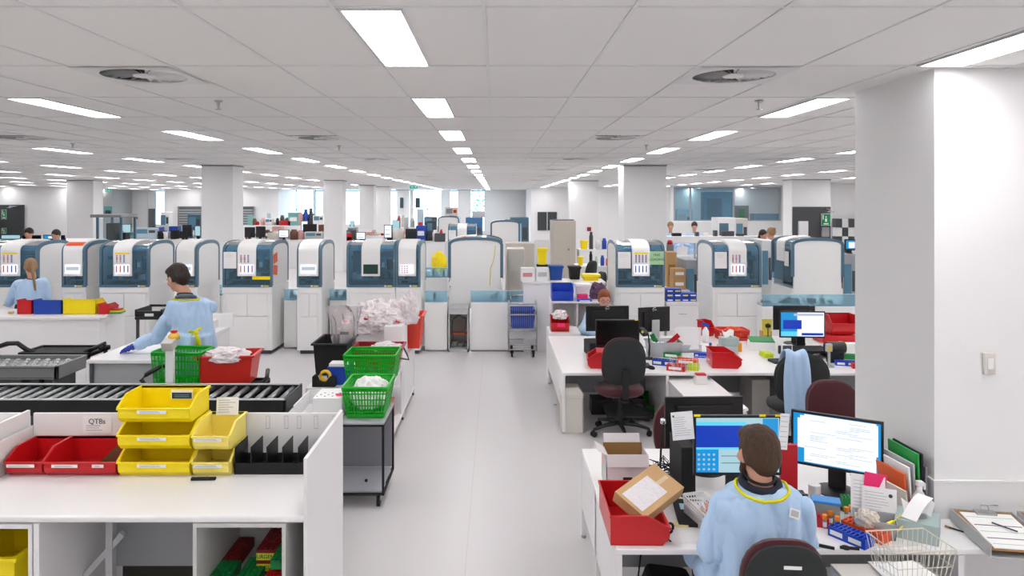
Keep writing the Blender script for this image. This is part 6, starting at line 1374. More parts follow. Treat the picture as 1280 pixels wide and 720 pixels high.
crumple('yellow_bag', 'bright yellow waste bag left of the yellow hose analyser', 'bag', (X(549, 13.9), 13.9, zof(338, 13.9)), (.30, .26, .38), YEL, 71, amp=.12); counter('white stand under the yellow waste bag', 532, 560, 13.75, .4, zof(338, 13.9))
# ---------------------------------------------------------------- the busy benches far behind the row
def bench_run(label, px0, px1, Y, py): return counter(label, px0-9, px1, Y-.5, 1.9, zof(py, Y), name='lab_bench', cat='bench')
bench_run('far lab bench behind the analysers, left of the first column', 128, 251, 26, 299)
bench_run('far lab bench between the first and second columns', 306, 404, 26, 300)
bench_run('far lab bench between the second column and the aisle', 430, 556, 26, 302)
bench_run('higher far bench below the left back windows', 306, 404, 35.6, 282)
bench_run('higher far bench below the centre back windows', 488, 550, 35.6, 284)
bench_run('far bench behind the far left analysers', -30, 82, 20, 301)
M_ = dict(K=SOOT, D=DGREY, W=WPLAS, G=LGREY, R=RED, B=BLUE, T=TRIM, I=IVORY, P=mat('pinkish', '#d9a9a4', .6), N=mat('brownish', '#6d4a3a', .7), C=mat('teal_dull', '#7fb5b0', .5), S=MAT['pale_steel'], Y=YEL)
fam = [ # name, px0, px1, py0, depth offset, material, style, label
 ('instrument', 166, 196, 285, 0, 'S', 'inst', 'pale instrument with a sloping grey front beyond the narrow analysers'),
 ('chair_back', 195, 200, 284, .2, 'B', 'box', 'bright blue chair back left of the first column'), ('chair_back', 211, 222, 283, .2, 'B', 'box', 'wider bright blue chair back nearer the first column'),
 ('black_case', 197, 203, 289, -.1, 'K', 'box', 'small black case between the blue chair backs'), ('container', 204, 210, 290, -.1, 'W', 'bin', 'white tub between the blue chair backs'),
 ('black_case', 213, 219, 288, -.2, 'K', 'box', 'black case before the wider blue chair back'), ('instrument', 234, 251, 268, .5, 'T', 'inst', 'blue-grey domed instrument left of the first column'),
 ('instrument', 200, 211, 265, .6, 'W', 'inst', 'white microscope stand before the far blue window'),
 ('container', 307, 313, 292, 0, 'G', 'jar', 'grey bottle right of the first column'), ('papers', 334, 346, 291, 0, 'I', 'box', 'stack of cream papers on the far bench'),
 ('pipette_rack', 340, 352, 283, .3, 'P', 'pack', 'pinkish rack on the far bench'), ('bag_pile', 361, 371, 287, 0, 'N', 'jar', 'brown bag on the far bench by the white screen'), ('bag_pile', 370, 378, 288, .1, 'P', 'jar', 'pink bag on the far bench beside the brown one'),
 ('instrument', 380, 403, 290, -.2, 'G', 'inst', 'low grey instrument left of the second column'), ('container', 398, 404, 281, .2, 'N', 'box', 'brown box touching the second column'),
 ('instrument', 431, 443, 288, .3, 'D', 'inst', 'dark instrument right of the second column'), ('container', 434, 446, 284, .5, 'G', 'inst', 'grey printer right of the second column'),
 ('container', 457, 478, 295, -.2, 'W', 'box', 'long white carton on the bench left of the twin columns'), ('container', 467, 469, 288, 0, 'G', 'jar', 'grey canister before the twin columns'),
 ('instrument', 490, 504, 286, .2, 'I', 'jar', 'rounded beige centrifuge right of the twin columns'), ('container', 505, 509, 272, .5, 'G', 'box', 'grey tower box left of the exit column'),
 ('container', 520, 532, 282, .2, 'B', 'pack', 'blue box right of the black monitor near the exit column'), ('waste_bag', 521, 529, 278, .4, 'R', 'jar', 'red bag above the blue box near the exit column'), ('instrument', 533, 545, 276, .4, 'D', 'inst', 'dark robot instrument left of the distant arched analyser'),
 ('container', 543, 556, 292, -.3, 'D', 'box', 'dark flat case in front of the distant arched analyser'), ('orange_lamp', 549, 553, 287, -.1, 'R', 'jar', 'small orange-red cup before the distant arched analyser'),
]
for n_, a, b_, c, dy, mk, st_, lb in fam:
    Yb2 = 26.2+dy; base = 299 if a < 252 else 300 if a < 405 else 302
    put(n_, lb, {'instrument': 'instrument', 'chair_back': 'chair', 'papers': 'papers'}.get(n_, 'container'), a, b_, c, base-dy*.6, Yb2, .35, M_[mk], st_)
for a, b_, c, d, sc2, lb, rz in ((152, 164, 280, 297, 'pale', 'monitor with a pale screen right of the glass hood', 0), (228, 240, 281, 299, 'off', 'black monitor left of the first column', 180), (224, 236, 289, 301, 'off', 'lower black monitor before the other near the first column', 180), (243, 251, 282, 299, 'pale', 'small pale monitor touching the first column', 0),
     (306, 319, 284, 300, 'off', 'black monitor just right of the first column', 180), (320, 332, 283, 300, 'off', 'second black monitor right of the first column', 180), (348, 361, 287, 303, 'white', 'white screen monitor on the far bench', 0), (376, 385, 276, 292, 'white', 'small white screen left of the large black monitor', 0), (379, 396, 280, 298, 'off', 'large black monitor left of the second column', 180),
     (445, 457, 290, 306, 'white', 'white screen monitor above the dark screen analyser', 0), (480, 490, 281, 298, 'white', 'white screen monitor before the twin columns', 0), (490, 500, 275, 292, 'pale', 'pale screen behind the beige centrifuge', 0), (507, 521, 286, 302, 'off', 'black monitor between centrifuge and blue box', 180), (437, 443, 276, 288, 'pale', 'small pale monitor right of the second column top', 0)):
    pmon(lb, a, b_, c, d, 25.8 if c > 280 else 27.1, sc2, rz)
for a, b_, c, mk, st_, lb in ((356, 362, 272, 'D', 'jar', 'grey pump on the higher far bench'), (360, 373, 266, 'C', 'pack', 'green and pink poster board on the higher far bench'), (370, 378, 265, 'P', 'jar', 'pink container on the higher far bench'), (378, 384, 262, 'B', 'jar', 'blue bottle on the higher far bench'), (385, 390, 260, 'D', 'jar', 'dark lamp on the higher far bench'), (391, 404, 269, 'W', 'inst', 'white instrument on the higher far bench by the second column'), (349, 363, 276, 'R', 'box', 'red tray at the left of the higher far bench'),
     (331, 340, 273, 'W', 'inst', 'white hood at the left end of the higher far bench'), (496, 500, 270, 'R', 'jar', 'red flask on the centre higher bench'), (501, 507, 269, 'I', 'jar', 'beige flask on the centre higher bench'), (521, 529, 262, 'S', 'box', 'light blue crate on the centre higher bench'), (530, 546, 271, 'D', 'inst', 'dark rack on the centre higher bench'), (512, 518, 273, 'G', 'jar', 'grey bottle on the centre higher bench')):
    put('lab_item', lb, 'container', a, b_, c, 282 if a < 450 else 284, 35.8, .35, M_[mk], st_)
for a, b_, c, sc2, lb in ((1, 26, 293, 'pale', 'white topped screen behind the far left analyser'), (28, 51, 294, 'off', 'dark screen behind the woman with the ponytail'), (54, 74, 293.5, 'blue', 'blue screen behind the orange label analyser'), (76, 81, 294, 'off', 'small dark screen right of the blue one at far left')):
    pmon(lb, a, b_, c, 303, 19.8, sc2)
# black speakers hung at the back window columns
for a, b_, lb in ((500, 504, 'slim black panel hanging in the back window, left of the exit column'), (519, 525, 'black panel hanging in the back window, right of the exit column')):
    put('hanging_speaker', lb, 'panel', a, b_, 247, 260, 44.4, .1, mat('panel_dark', '#2c4450', .5))
# glass fume hood frame near the left column
Yh = 14.6; fh = thing('glass_hood', 'blue framed glass hood with a grey roof right of the far left column', 'hood', (X(120, Yh), Yh, 0)); W = X(152, Yh)-X(120, Yh); zt = zof(270, Yh)
for x in (0, W-.04):
    for y in (0, .56): MB().box(x, x+.04, y, y+.04, 0, zt-.03).build('post', [TRIM], fh)
MB().box(-.1, W, -.04, .64, zt-.03, zt+.03).build('roof', [GREY], fh, bevel=.006); MB().box(.0, W, 0, .6, 1.3, 1.5).build('cabinet', [LGREY], fh); MB().box(.12, .3, .15, .4, 1.5, 1.95).box(.3, .5, .2, .4, 1.5, 1.75).build('black_unit', [SOOT], fh, bevel=.01); MB().box(.02, W-.02, .002, .008, 1.5, zt-.05).build('pane', [GLASS], fh)
# far left wall items
Yw = 34.6
put('wall_panel', 'dark grey splash panel on the wall at far left', 'panel', -40, 30, 256, 330, Yw, .05, DGREY); safety_sign('green emergency sign on the far left dark panel, upper', 2, 8, 262, 274, 34.575); safety_sign('green emergency sign on the far left dark panel, lower', 2, 8, 285, 292, 34.575)
q = MB(); q.tube([(0, .3, 0), (0, 0, 0), (0, -.3, 0)], .03); q.lathe([(0, 0), (.14, -.05), (0, -.06)], (0, -.3, -.02), 12); one('shower_head', 'emergency shower head at far left above the dark panel', 'shower', q, [STEEL], (X(17, 34.3), 34.3, zof(258, 34.3)), smooth=True)
# double door and others in the back wall
d1 = st('door_1', MB().box(px2x(142, 45.4), px2x(163, 45.4), 45.42, 45.5, 0, zof(240, 45.4)).box(px2x(163.4, 45.4), px2x(184, 45.4), 45.42, 45.5, 0, zof(240, 45.4)), WPLAS); MB().box(px2x(161, 45.4), px2x(162, 45.4), 45.36, 45.42, .9, 1.5).build('door_handle', [STEEL], d1)
dd = st('door_3', MB().box(px2x(185.5, 45.4), px2x(194, 45.4), 45.4, 45.5, 0, zof(261, 45.4)), mat('door_dark', '#5f6462', .5))
put('wall_alarm', 'small orange call point on the white double door', 'alarm', 170, 172, 271, 274, 45.3, .05, ORANGE)
cab = counter('steel louvred shelving left of the first column', 222, 251, 40, .6, zof(283, 40)); 
lv = bpy.data.objects.new('window_22', None); COL.objects.link(lv); lv.location = (px2x(222, 41.8), 41.8, zof(284, 41.8)); lv['kind'] = 'structure'; W = px2x(252, 41.8)-px2x(222, 41.8); H = 26*41.8/F
MB().box(0, W, .0, .1, 0, .06).box(0, W, 0, .1, H-.06, H).box(0, .06, 0, .1, 0, H).box(W-.06, W, 0, .1, 0, H).build('frame', [GREY], lv)
for i in range(7): MB().box(.06, W-.06, .03, .05, .1+i*(H-.2)/7, .1+i*(H-.2)/7+.06).build('slat', [LGREY], lv)
MB().box(.03, W-.03, .07, .09, 0, H).build('backing', [mat('louvre_back', '#6f7d80', .5)], lv)
lw = bpy.data.objects.new('window_23', None); COL.objects.link(lw); lw.location = (px2x(302, 41.8), 41.8, zof(284, 41.8)); lw['kind'] = 'structure'; W = px2x(317, 41.8)-px2x(302, 41.8)
MB().box(0, W, .0, .1, 0, .06).box(0, W, 0, .1, H-.06, H).box(0, .06, 0, .1, 0, H).box(W-.06, W, 0, .1, 0, H).build('frame', [GREY], lw); MB().box(.03, W-.03, .07, .09, 0, H).build('backing', [MAT['louvre_back']], lw)
for i in range(7): MB().box(.06, W-.06, .03, .05, .1+i*(H-.2)/7, .1+i*(H-.2)/7+.06).build('slat', [LGREY], lw)
put('teal_sign', 'teal and dark notice on the grey pier beside the far left column', 'sign', 130, 140, 258, 272, 43, .03, mat('teal_notice', '#4f9c98', .5), 'pack', M2=INK)
st('wall_pier', MB().box(px2x(129.5, 43.1), px2x(140.5, 43.1), 43.05, 45.5, 0, CEIL+.02), mat('pier_grey', '#b4b6b8', .6))
# exit signs
def exit_sign(label, px0, px1, py, Y):
    a, b_ = pxbox(px0, px1, Y); z_ = zof(py, Y); W = b_-a; H = W*.48; r = thing('exit_sign', label, 'sign', (a, Y, z_-H/2), 0, 'hanging exit signs')
    MB().box(0, W, 0, .04, 0, H).build('panel', [EXITG], r); MB().box(W/2-.01, W/2+.01, .01, .03, H, CEIL-(z_-H/2)).build('hanger', [LGREY], r)
    q = MB(); q.prism([(W*.62, H*.5), (W*.78, H*.8), (W*.78, H*.6), (W*.92, H*.6), (W*.92, H*.4), (W*.78, H*.4), (W*.78, H*.2)], 'y', -.004, 0); q.ell((W*.3, -.003, H*.72), (H*.1, .003, H*.1)); q.cb((W*.3, -.002, H*.42), (H*.14, .004, H*.4), (0, 20, 0)); q.cb((W*.42, -.002, H*.5), (H*.3, .004, H*.08), (0, 30, 0)); q.build('pictogram', [PAPER], r)
exit_sign('green running man exit sign hanging left of the aisle lights', 512, 522, 233.5, 34); exit_sign('green exit sign hanging beside the far left column', 131, 138, 238.5, 38)

# small clutter crowding the far benches
USED = {}
def uniq(l):
    USED[l] = USED.get(l, 0)+1
    return l if USED[l] == 1 else ['', '', 'second', 'third', 'fourth', 'fifth', 'sixth'][USED[l]]+' '+l

rr = random.Random(77); cm = ['K', 'D', 'W', 'G', 'I', 'P', 'N', 'C', 'S', 'B', 'R', 'W', 'K', 'D']
for (p0, p1, nn) in ((130, 250, 22), (306, 404, 24), (431, 556, 30)):
    for i in range(nn):
        a = p0+(p1-p0-6)*(i+rr.random()*.8)/nn; w_ = rr.uniform(3, 8); h_ = rr.uniform(4, 13)
        M0 = rr.choice(cm); st_ = rr.choice(['box', 'jar', 'pack', 'box', 'inst']); cn = dict(K='black', D='dark grey', W='white', G='grey', I='cream', P='pinkish', N='brown', C='dull teal', S='pale blue', B='blue', R='red')[M0]
        wh = {130: 'left of the first column', 306: 'between the first and second columns', 431: 'between the second column and the aisle'}[p0]
        put('lab_item', uniq('small %s %s in the clutter %s' % (cn, {'box': 'box', 'jar': 'bottle', 'pack': 'labelled pack', 'inst': 'device'}[st_], wh)), 'container', a, a+w_, 300-h_, 301, 26.5+.22*(i % 3), .18, M_[M0], st_, 'clutter on the far bench '+wh)
for i in range(18):
    a = 308+92*i/18+rr.random()*2; h_ = rr.uniform(3, 16); M0 = rr.choice(cm); put('lab_item', uniq('small %s object in the clutter on the higher far bench' % dict(K='black', D='dark grey', W='white', G='grey', I='cream', P='pinkish', N='brown', C='dull teal', S='pale blue', B='blue', R='red')[M0]), 'container', a, a+rr.uniform(3, 7), 282-h_, 282, 36.2, .2, M_[M0], rr.choice(['box', 'jar']), 'clutter on the higher far bench')

# a leafy tree outside the back window at the end of the aisle lights
tr = thing('tree', 'green leafy tree outside the back window at the end of the aisle', 'tree', (X(598, 51), 51, -1.5))
MB().cyl((0, 0, 0), (.1, 0, 3.2), .16, .08).build('trunk', [DCARD], tr, smooth=True)
q = MB()
for i in range(420):
    p = V(rr.gauss(0, .7), rr.gauss(0, .6), 3.9+rr.gauss(0, .9)); a = V(rr.uniform(-1, 1), rr.uniform(-1, 1), rr.uniform(-1, 1)).normalized()*.12; b2 = a.cross(V(.3, .2, 1)).normalized()*.07
    q.add([p-a, p+b2, p+a, p-b2], [(0, 1, 2, 3)])
tag(q.build('leaves', [mat('leaf', '#3f9a55', .6, var=.3, vscale=3)], tr), kind='stuff')
for i, h_ in enumerate((0, 1)):
    pass
MB().box(-40, 30, 46.5, 80, -1.7, -1.5).build('ground', [mat('pavement', '#c9ccc8', .8)])['kind'] = 'structure'
# ---------------------------------------------------------------- people
def fused(name, mb, M, parent, vox=.012, smooth=6, warp=None, sub=0):
    """one continuous skin over overlapping volumes"""
    me = bpy.data.meshes.new(name); me.from_pydata(mb.v, [], mb.f); me.update()
    o = bpy.data.objects.new(name, me); COL.objects.link(o)
    r = o.modifiers.new('r', 'REMESH'); r.mode = 'VOXEL'; r.voxel_size = vox
    s_ = o.modifiers.new('s', 'SMOOTH'); s_.factor = .5; s_.iterations = smooth
    bpy.context.view_layer.update()
    dg = bpy.context.evaluated_depsgraph_get(); nm = bpy.data.meshes.new_from_object(o.evaluated_get(dg))
    bpy.data.objects.remove(o); bpy.data.meshes.remove(me)
    nm.name = name; nm.materials.clear(); nm.materials.append(M)
    if warp:
        nm.update(); ns = [v.normal.copy() for v in nm.vertices]
        for v, n_ in zip(nm.vertices, ns): v.co = v.co + n_*warp(v.co)
    nm.polygons.foreach_set('use_smooth', [True]*len(nm.polygons)); nm.update()
    o = bpy.data.objects.new(name, nm); COL.objects.link(o); o.parent = parent; return o
def V(*a): return Vector(a)
def folds(a=.008, f=14, down=.25, seed=0):
    off = V(seed*3.3, seed*1.1, seed*2.7)
    def w_(p):
        q = V(p.x*f, p.y*f, p.z*f*down)+off
        return a*(min(1, abs(noise.noise(q))*3.2)**.6-.6)+a*.5*(min(1, abs(noise.noise(q*1.9+V(4, 2, 1)))*3)**.6-.6)
    return w_
def head_parts(root, c, yaw, pitch=0, hair=HBROWN, s=1.0, vox=.006, beard=False, tail=False, glasses=False, bun=False, long=False, mb=None, detail=True, thin=False):
    """adds skull volumes to mb; builds hair, eyes etc. Local head frame: +Y forward, X right."""
    Mh = Matrix.Translation(c) @ Matrix.Rotation(R(yaw), 4, 'Z') @ Matrix.Rotation(R(pitch), 4, 'X') @ Matrix.Scale(s, 4)
    mb.M = Mh
    mb.ell((0, -.008, .025), (.075, .095, .095)); mb.ell((0, .03, -.035), (.058, .06, .075)); mb.ell((0, .055, -.075), (.034, .032, .03))
    mb.ell((0, .092, -.012), (.014, .022, .018)); mb.ell((0, .085, .008), (.010, .014, .03)); mb.ell((0, .078, -.048), (.024, .016, .012))
    for x in (-1, 1): mb.ell((x*.077, .0, -.005), (.010, .022, .032), (0, 0, x*-20)); mb.ell((x*.04, .06, -.02), (.025, .025, .025))
    mb.M = None
    if not detail: 
        h = MB(); h.M = Mh; h.ell((0, -.018, .035), (.086, .1, .1)); 
        if long: h.ell((0, -.06, -.06), (.08, .06, .13))
        if tail: h.cap((0, -.11, .02), .03, (0, -.15, -.2), .018)
        if bun: h.ell((0, -.1, .08), (.035, .035, .035))
        # keep the face clear
        return fused('hair', h, hair, root, vox*1.4, 3, lambda p: .002*noise.noise(p*60))
    h = MB(); h.M = Mh
    h.ell((0, -.022, .042), (.083, .098, .093)); h.ell((0, -.05, -.0), (.077, .068, .075)); h.ell((0, .03, .085), (.066, .058, .038), (-14, 0, 0))
    for x in (-1, 1): h.ell((x*.07, -.03, .01), (.012, .045, .05)); h.cap((x*.073, .02, .03), .009, (x*.073, .022, -.012), .007, seg=8)
    h.ell((0, -.06, -.045), (.055, .035, .04))
    if tail: h.cap((0, -.1, .01), .028, (.0, -.14, -.09), .022); h.cap((.0, -.14, -.09), .022, (.02, -.16, -.34), .013)
    if beard:
        b_ = MB(); b_.M = Mh
        for x in (-1, 1): b_.cap((x*.066, .01, -.03), .013, (x*.056, .035, -.07), .017, seg=10); b_.cap((x*.056, .035, -.07), .017, (x*.02, .075, -.1), .02, seg=10)
        b_.ell((0, .08, -.09), (.036, .026, .026)); b_.cap((-.025, .094, -.034), .006, (.025, .094, -.034), .006, seg=8)
        fused('beard', b_, hair, root, vox, 2, lambda p: .0015*noise.noise(p*120))
    sx = 1
    fused('hair', h, hair, root, vox, 3, lambda p: .0035*noise.noise(V(p.x*70, p.y*70, p.z*14))+.002*noise.noise(p*35))
    e = MB(); e.M = Mh
    for x in (-1, 1): e.ell((x*.031, .079, .0), (.012, .008, .007), m=0); e.ell((x*.031, .0865, .0), (.005, .003, .005), m=1)
    e.build('eyes', [mat('eye_white', '#e6e0dc', .3), mat('iris', '#2a2320', .3)], root, smooth=True)
    q = MB(); q.M = Mh
    for x in (-1, 1): q.cap((x*.018, .088, .02), .0035, (x*.046, .08, .022), .003, seg=6)
    q.build('eyebrow', [hair], root, smooth=True)
    q = MB(); q.M = Mh; q.ell((0, .092, -.05), (.019, .006, .005)); q.build('lips', [mat('lip', '#b0695c', .5)], root, smooth=True)
    if glasses:
        q = MB(); q.M = Mh
        for x in (-1, 1): q.tube([(x*.032+.021*math.cos(a), .098, .0+.015*math.sin(a)) for a in [2*math.pi*j/16 for j in range(16)]], .0018, 5, closed=True); q.tube([(x*.053, .096, .004), (x*.078, .0, .004)], .0016, 5)
        q.tube([(-.011, .098, .002), (.011, .098, .002)], .0018, 5); q.build('glasses', [SOOT], root, smooth=True)
def hand(mb, w, d, up, s=1.0, curl=.25):
    """five separate fingers from a palm; w wrist, d direction, up = back of the hand"""
    d = d.normalized(); up = (up-d*up.dot(d)).normalized(); x = d.cross(up)
    mb.cap(w, .024*s, w+d*.05*s, .026*s, seg=10); mb.ell(w+d*.06*s, (.04*s, .045*s, .018*s), seg=12)
    for i, (o, L) in enumerate(((-.032, .07), (-.011, .082), (.011, .076), (.031, .06))):
        p0 = w+d*.085*s+x*o*s; p1 = p0+(d+x*o*3)*L*.5*s-up*curl*.02*s; p2 = p1+(d*(1-curl)-up*curl)*L*.5*s
        mb.cap(p0, .0095*s, p1, .009*s, seg=8); mb.cap(p1, .009*s, p2, .0075*s, seg=8)
    p0 = w+d*.03*s-x*.03*s; p1 = p0+(d*.7-x*.8)*.04*s; p2 = p1+(d-x*.25-up*.2)*.032*s
    mb.cap(p0, .012*s, p1, .0105*s, seg=8); mb.cap(p1, .0105*s, p2, .008*s, seg=8)
def person(label, loc, J, yaw=0, head_yaw=0, pitch=0, hair=HBROWN, hs=1.0, group='people at work in blue gowns', vox=.013, gown=True, trousers=JEAN, hands=True, gloves=None, gown_len='knee', detail=True, hair_kw=None, collar=None, trimc=None, lean=None, folds_=(.008, 14, .25), wide=1.0, cuffs=True, ties=False):
    """J: joints in root space (+Y is where the body faces): hip, chest, neck, head, shL, elL, wrL, shR, elR, wrR, hipL, knL, anL, ..."""
    r = thing('person', label, 'person', loc, yaw, group)
    b = MB(); g = MB()
    hip, chest, neck, head = J['hip'], J['chest'], J['neck'], J['head']
    b.cap(chest, .11*wide, hip, .12*wide); b.cap(chest+V(0,0,.1), .07, neck, .055); b.cap(neck, .056, head+V(0, -.01, -.05), .058)
    hk = hair_kw or {}
    head_parts(r, head, head_yaw, pitch, hair, hs, mb=b, vox=.006 if detail else .012, detail=detail, **hk)
    fw = V(0, .03, 0)
    shm = (J['shL']+J['shR'])/2; side = (J['shR']-J['shL']).normalized()
    ang = math.atan2(side.y, side.x); cu, su = math.cos(ang), math.sin(ang)
    n = 28; k_ = J.get('w', 1)*wide; low = hip+V(0, 0, -.06)
    if gown_len == 'knee': low = V(hip.x, hip.y, .48)
    nb = neck+V(0, 0, -.035)
    rings = [(nb, .082, .078), (nb*.72+shm*.28+V(0, 0, .015), .125, .092), (nb*.3+shm*.7+V(0, 0, .035), .178, .112), (shm+V(0, 0, -.03), .197, .128), (shm*.5+chest*.5+V(0, 0, -.02), .19, .135), (chest*.6+hip*.4, .178, .132), (hip*.75+chest*.25, .182, .14), (hip*.9+V(0, 0, -.02)+hip*.1, .198, .155)]
    rings += [(low, .235 if gown_len == 'knee' else .215, .2 if gown_len == 'knee' else .165)]
    vs = []; fs = []
    for c_, rx, ry in rings:
        for i in range(n):
            t_ = 2*math.pi*i/n; x_, y_ = rx*k_*math.cos(t_), ry*math.sin(t_); vs.append(c_+V(x_*cu-y_*su, x_*su+y_*cu, 0))
    for q_ in range(len(rings)-1): fs += [(q_*n+i, q_*n+(i+1)%n, (q_+1)*n+(i+1)%n, (q_+1)*n+i) for i in range(n)]
    fs += [tuple(range(n)), tuple(range((len(rings)-1)*n, len(rings)*n))[::-1]]
    fs = [f[::-1] for f in fs]; g.add(vs, fs)
    for p_, rx in ((shm+V(0,0,-.08), .15), (chest, .145), (hip, .15)): b.ell(p_, (rx*k_, .085, .12), (0, 0, math.degrees(ang)), seg=14)
    for S_ in 'LR':
        sh, el, wr = J['sh'+S_], J['el'+S_], J['wr'+S_]
        b.cap(neck+V(0,0,-.1), .045, sh, .045); b.cap(sh, .045, el, .042); b.cap(el, .042, wr, .027)
        g.cap(sh, .07, el, .064); g.cap(el, .064, wr-(wr-el).normalized()*.01, .05)
        if hands:
            d = (wr-el).normalized(); hb = MB() if gloves else b
            hand(hb, wr, d, J.get('up'+S_, V(0,0,1)), 1.3 if gloves else 1.05)
            if gloves: hb.cap(wr-d*.04, .032, wr, .03, seg=10); fused('glove', hb, gloves, r, .005, 2)
        if cuffs: q = MB(); d = (wr-el).normalized(); q.cyl(wr-d*.045, wr+d*.01, .041, .034, 18); q.build('cuff', [mat('cuff_knit', '#9db6cf', .9)], r, smooth=True)
    t = MB()
    for S_ in 'LR':
        a, k_, f_ = J['hp'+S_], J['kn'+S_], J['an'+S_]
        b.cap(a, .075, k_, .05); b.cap(k_, .05, f_, .036); b.cap(f_, .036, f_+V(0, .14, -.04), .03)
        t.cap(a, .095, k_, .07); t.cap(k_, .07, f_+V(0,0,.03), .055)
        q = MB(); q.ell(f_+V(0, .06, -.045), (.048, .135, .045)); q.box(f_.x-.045, f_.x+.045, f_.y-.07, f_.y+.19, f_.z-.09, f_.z-.065); fused('shoe', q, SOOT, r, .009, 3)
    if gown_len == 'knee':
        g.cyl(hip+V(0,0,.08), (J['knL']+J['knR'])/2*.7+hip*.3, .185*wide, .22*wide, 24)
    elif gown_len == 'sit':
        for S_ in 'LR': g.cap(J['hp'+S_], .11, J['kn'+S_], .1)
    fused('body', b, SKIN, r, vox, 4); fused('trousers', t, trousers, r, .014, 3)
    fused('gown', g, GOWN, r, vox, 5, folds(*folds_))
    return r
# collar ring helper
def neck_ring(r, c, rx, ry, rr, M, name, tilt=(0,0,0), z=0):
    E_ = Euler([R(a) for a in tilt]).to_matrix(); q = MB(); q.tube([Vector(c)+E_@Vector((rx*math.cos(a), ry*math.sin(a), 0)) for a in [2*math.pi*j/32 for j in range(32)]], rr, 8, closed=True)
    return q.build(name, [M], r, smooth=True)
def on_gown(r, pts, off=.004):
    g_ = [c for c in r.children if c.name.startswith('gown')][0]; out = []
    for p in pts:
        ok, q_, n_, i_ = g_.closest_point_on_mesh(p); out.append(q_+n_*off)
    return out
def neckline(r, c, rx, ry, rr, tilt):
    E_ = Euler([R(a) for a in tilt]).to_matrix(); pts = [Vector(c)+E_@Vector((rx*math.cos(a), ry*math.sin(a), 0)) for a in [2*math.pi*j/40 for j in range(40)]]
    q = MB(); q.tube(on_gown(r, pts), rr, 8, closed=True); return q.build('yellow_neckline', [YTRIM], r, smooth=True)
# 1. man seated in the right foreground, back to the camera
px_, py_ = (945-CX)*3.39/F, 3.39
J = dict(hip=V(0, 0, .56), chest=V(0, -.01, .84), neck=V(.0, .0, 1.085), head=V(.0, .035, 1.185),
         shL=V(-.165, .0, .95), elL=V(-.215, .05, .72), wrL=V(-.13, .30, .69), shR=V(.17, .0, .95), elR=V(.25, .08, .74), wrR=V(.2, .32, .69),
         hpL=V(-.1, .02, .52), knL=V(-.14, .44, .5), anL=V(-.14, .42, .09), hpR=V(.1, .02, .52), knR=V(.14, .44, .5), anR=V(.14, .42, .09))
p1 = person('bearded man seated in the foreground, seen from behind in a blue gown', (px_+.02, py_, 0), J, 0, 14, -6, HBROWN, 1.08, gown_len='sit', vox=.009, hair_kw=dict(beard=True), folds_=(.024, 6, .32, 3))
neck_ring(p1, (0, .0, 1.062), .084, .078, .018, NAVY, 'shirt_collar', (10, 0, 0)); neckline(p1, (0, -.014, 1.05), .12, .112, .008, (16, 0, 0)); neck_ring(p1, (0, .004, 1.092), .066, .068, .007, SOOT, 'lanyard', (14, 0, 0))
pl_ = on_gown(p1, [V(.1, -.16, 1.0), V(.14, -.15, .99), V(.12, -.15, .97)], .003); n_ = (pl_[1]-pl_[0]).cross(pl_[2]-pl_[0]).normalized(); ux = (pl_[1]-pl_[0]).normalized(); uy = n_.cross(ux)
if n_.y > 0: n_ = -n_
q = MB(); c_ = pl_[0]; cn = lambda a, b_, k_: c_+ux*a+uy*b_*(-1 if uy.z > 0 else 1)+n_*k_
q.add([cn(0, 0, .004), cn(.075, 0, .004), cn(.075, .042, .004), cn(0, .042, .004)], [(0, 1, 2, 3)]); q.add([cn(.01, .007, .0055), cn(.065, .007, .0055), cn(.065, .034, .0055), cn(.01, .034, .0055)], [(0, 1, 2, 3)], 1)
q.build('gown_label', [PAPER, LGREY], p1)
# 2. standing man with the blue gloves
yw = 52
def loc2(px, py, Y, o, yaw_):
    p = gy(px, py, Y)-Vector((o[0], o[1], 0)); return Matrix.Rotation(R(-yaw_), 3, 'Z')@p
o2 = ((240-CX)*6.95/F, 6.95)
L2 = lambda px, py, Y: loc2(px, py, Y, o2, yw)
J = dict(hip=L2(243, 425, 6.95), chest=L2(240, 394, 6.95), neck=L2(232, 367, 6.95), head=L2(222, 348, 6.98),
         shL=L2(217, 389, 6.88), elL=L2(196, 421, 6.92), wrL=L2(172, 431, 7.0), shR=L2(254, 383, 7.0), elR=L2(263, 384, 7.28), wrR=L2(240, 372, 7.45),
         hpL=L2(236, 436, 6.9), knL=V(-.12, .05, .5), anL=V(-.12, .0, .09), hpR=L2(252, 436, 7.0), knR=V(.12, .03, .5), anR=V(.12, -.02, .09))
p2 = person('dark-haired man standing at the bench, blue glove reaching left', (*o2, 0), J, yw, 14, -22, HDARK, 1.12, gloves=GLOVE, vox=.012, folds_=(.018, 9, .18, 1), hair_kw=dict(beard=False))
w_ = Matrix.Rotation(R(-yw), 3, 'Z')
neck_ring(p2, L2(232.5, 372, 6.93), .082, .082, .02, GREYT, 'shirt_collar', (-14, 12, 0)); neckline(p2, L2(233.5, 375.5, 6.92), .106, .106, .008, (-14, 14, 0)); neck_ring(p2, L2(231.5, 367.5, 6.93), .066, .066, .006, SOOT, 'lanyard', (-12, 10, 0))
q = MB(); c0 = L2(246, 416, 6.76)
def P2(px, py, Y): return L2(px, py, Y)
q.tube([P2(236, 415, 6.77), P2(243, 415, 6.76), P2(252, 409, 6.79)], .012, 6); q.tube([P2(244, 415, 6.755), P2(248, 424, 6.75), P2(250, 436, 6.76)], [.012, .017, .014], 6); q.tube([P2(245, 415, 6.755), P2(246, 424, 6.75), P2(246, 433, 6.76)], .011, 6); q.ell(c0, (.022, .02, .018))
q.tube([P2(245, 415, 6.75), P2(240, 419, 6.745), P2(238, 414, 6.75), P2(245, 414, 6.75)], .008, 6)
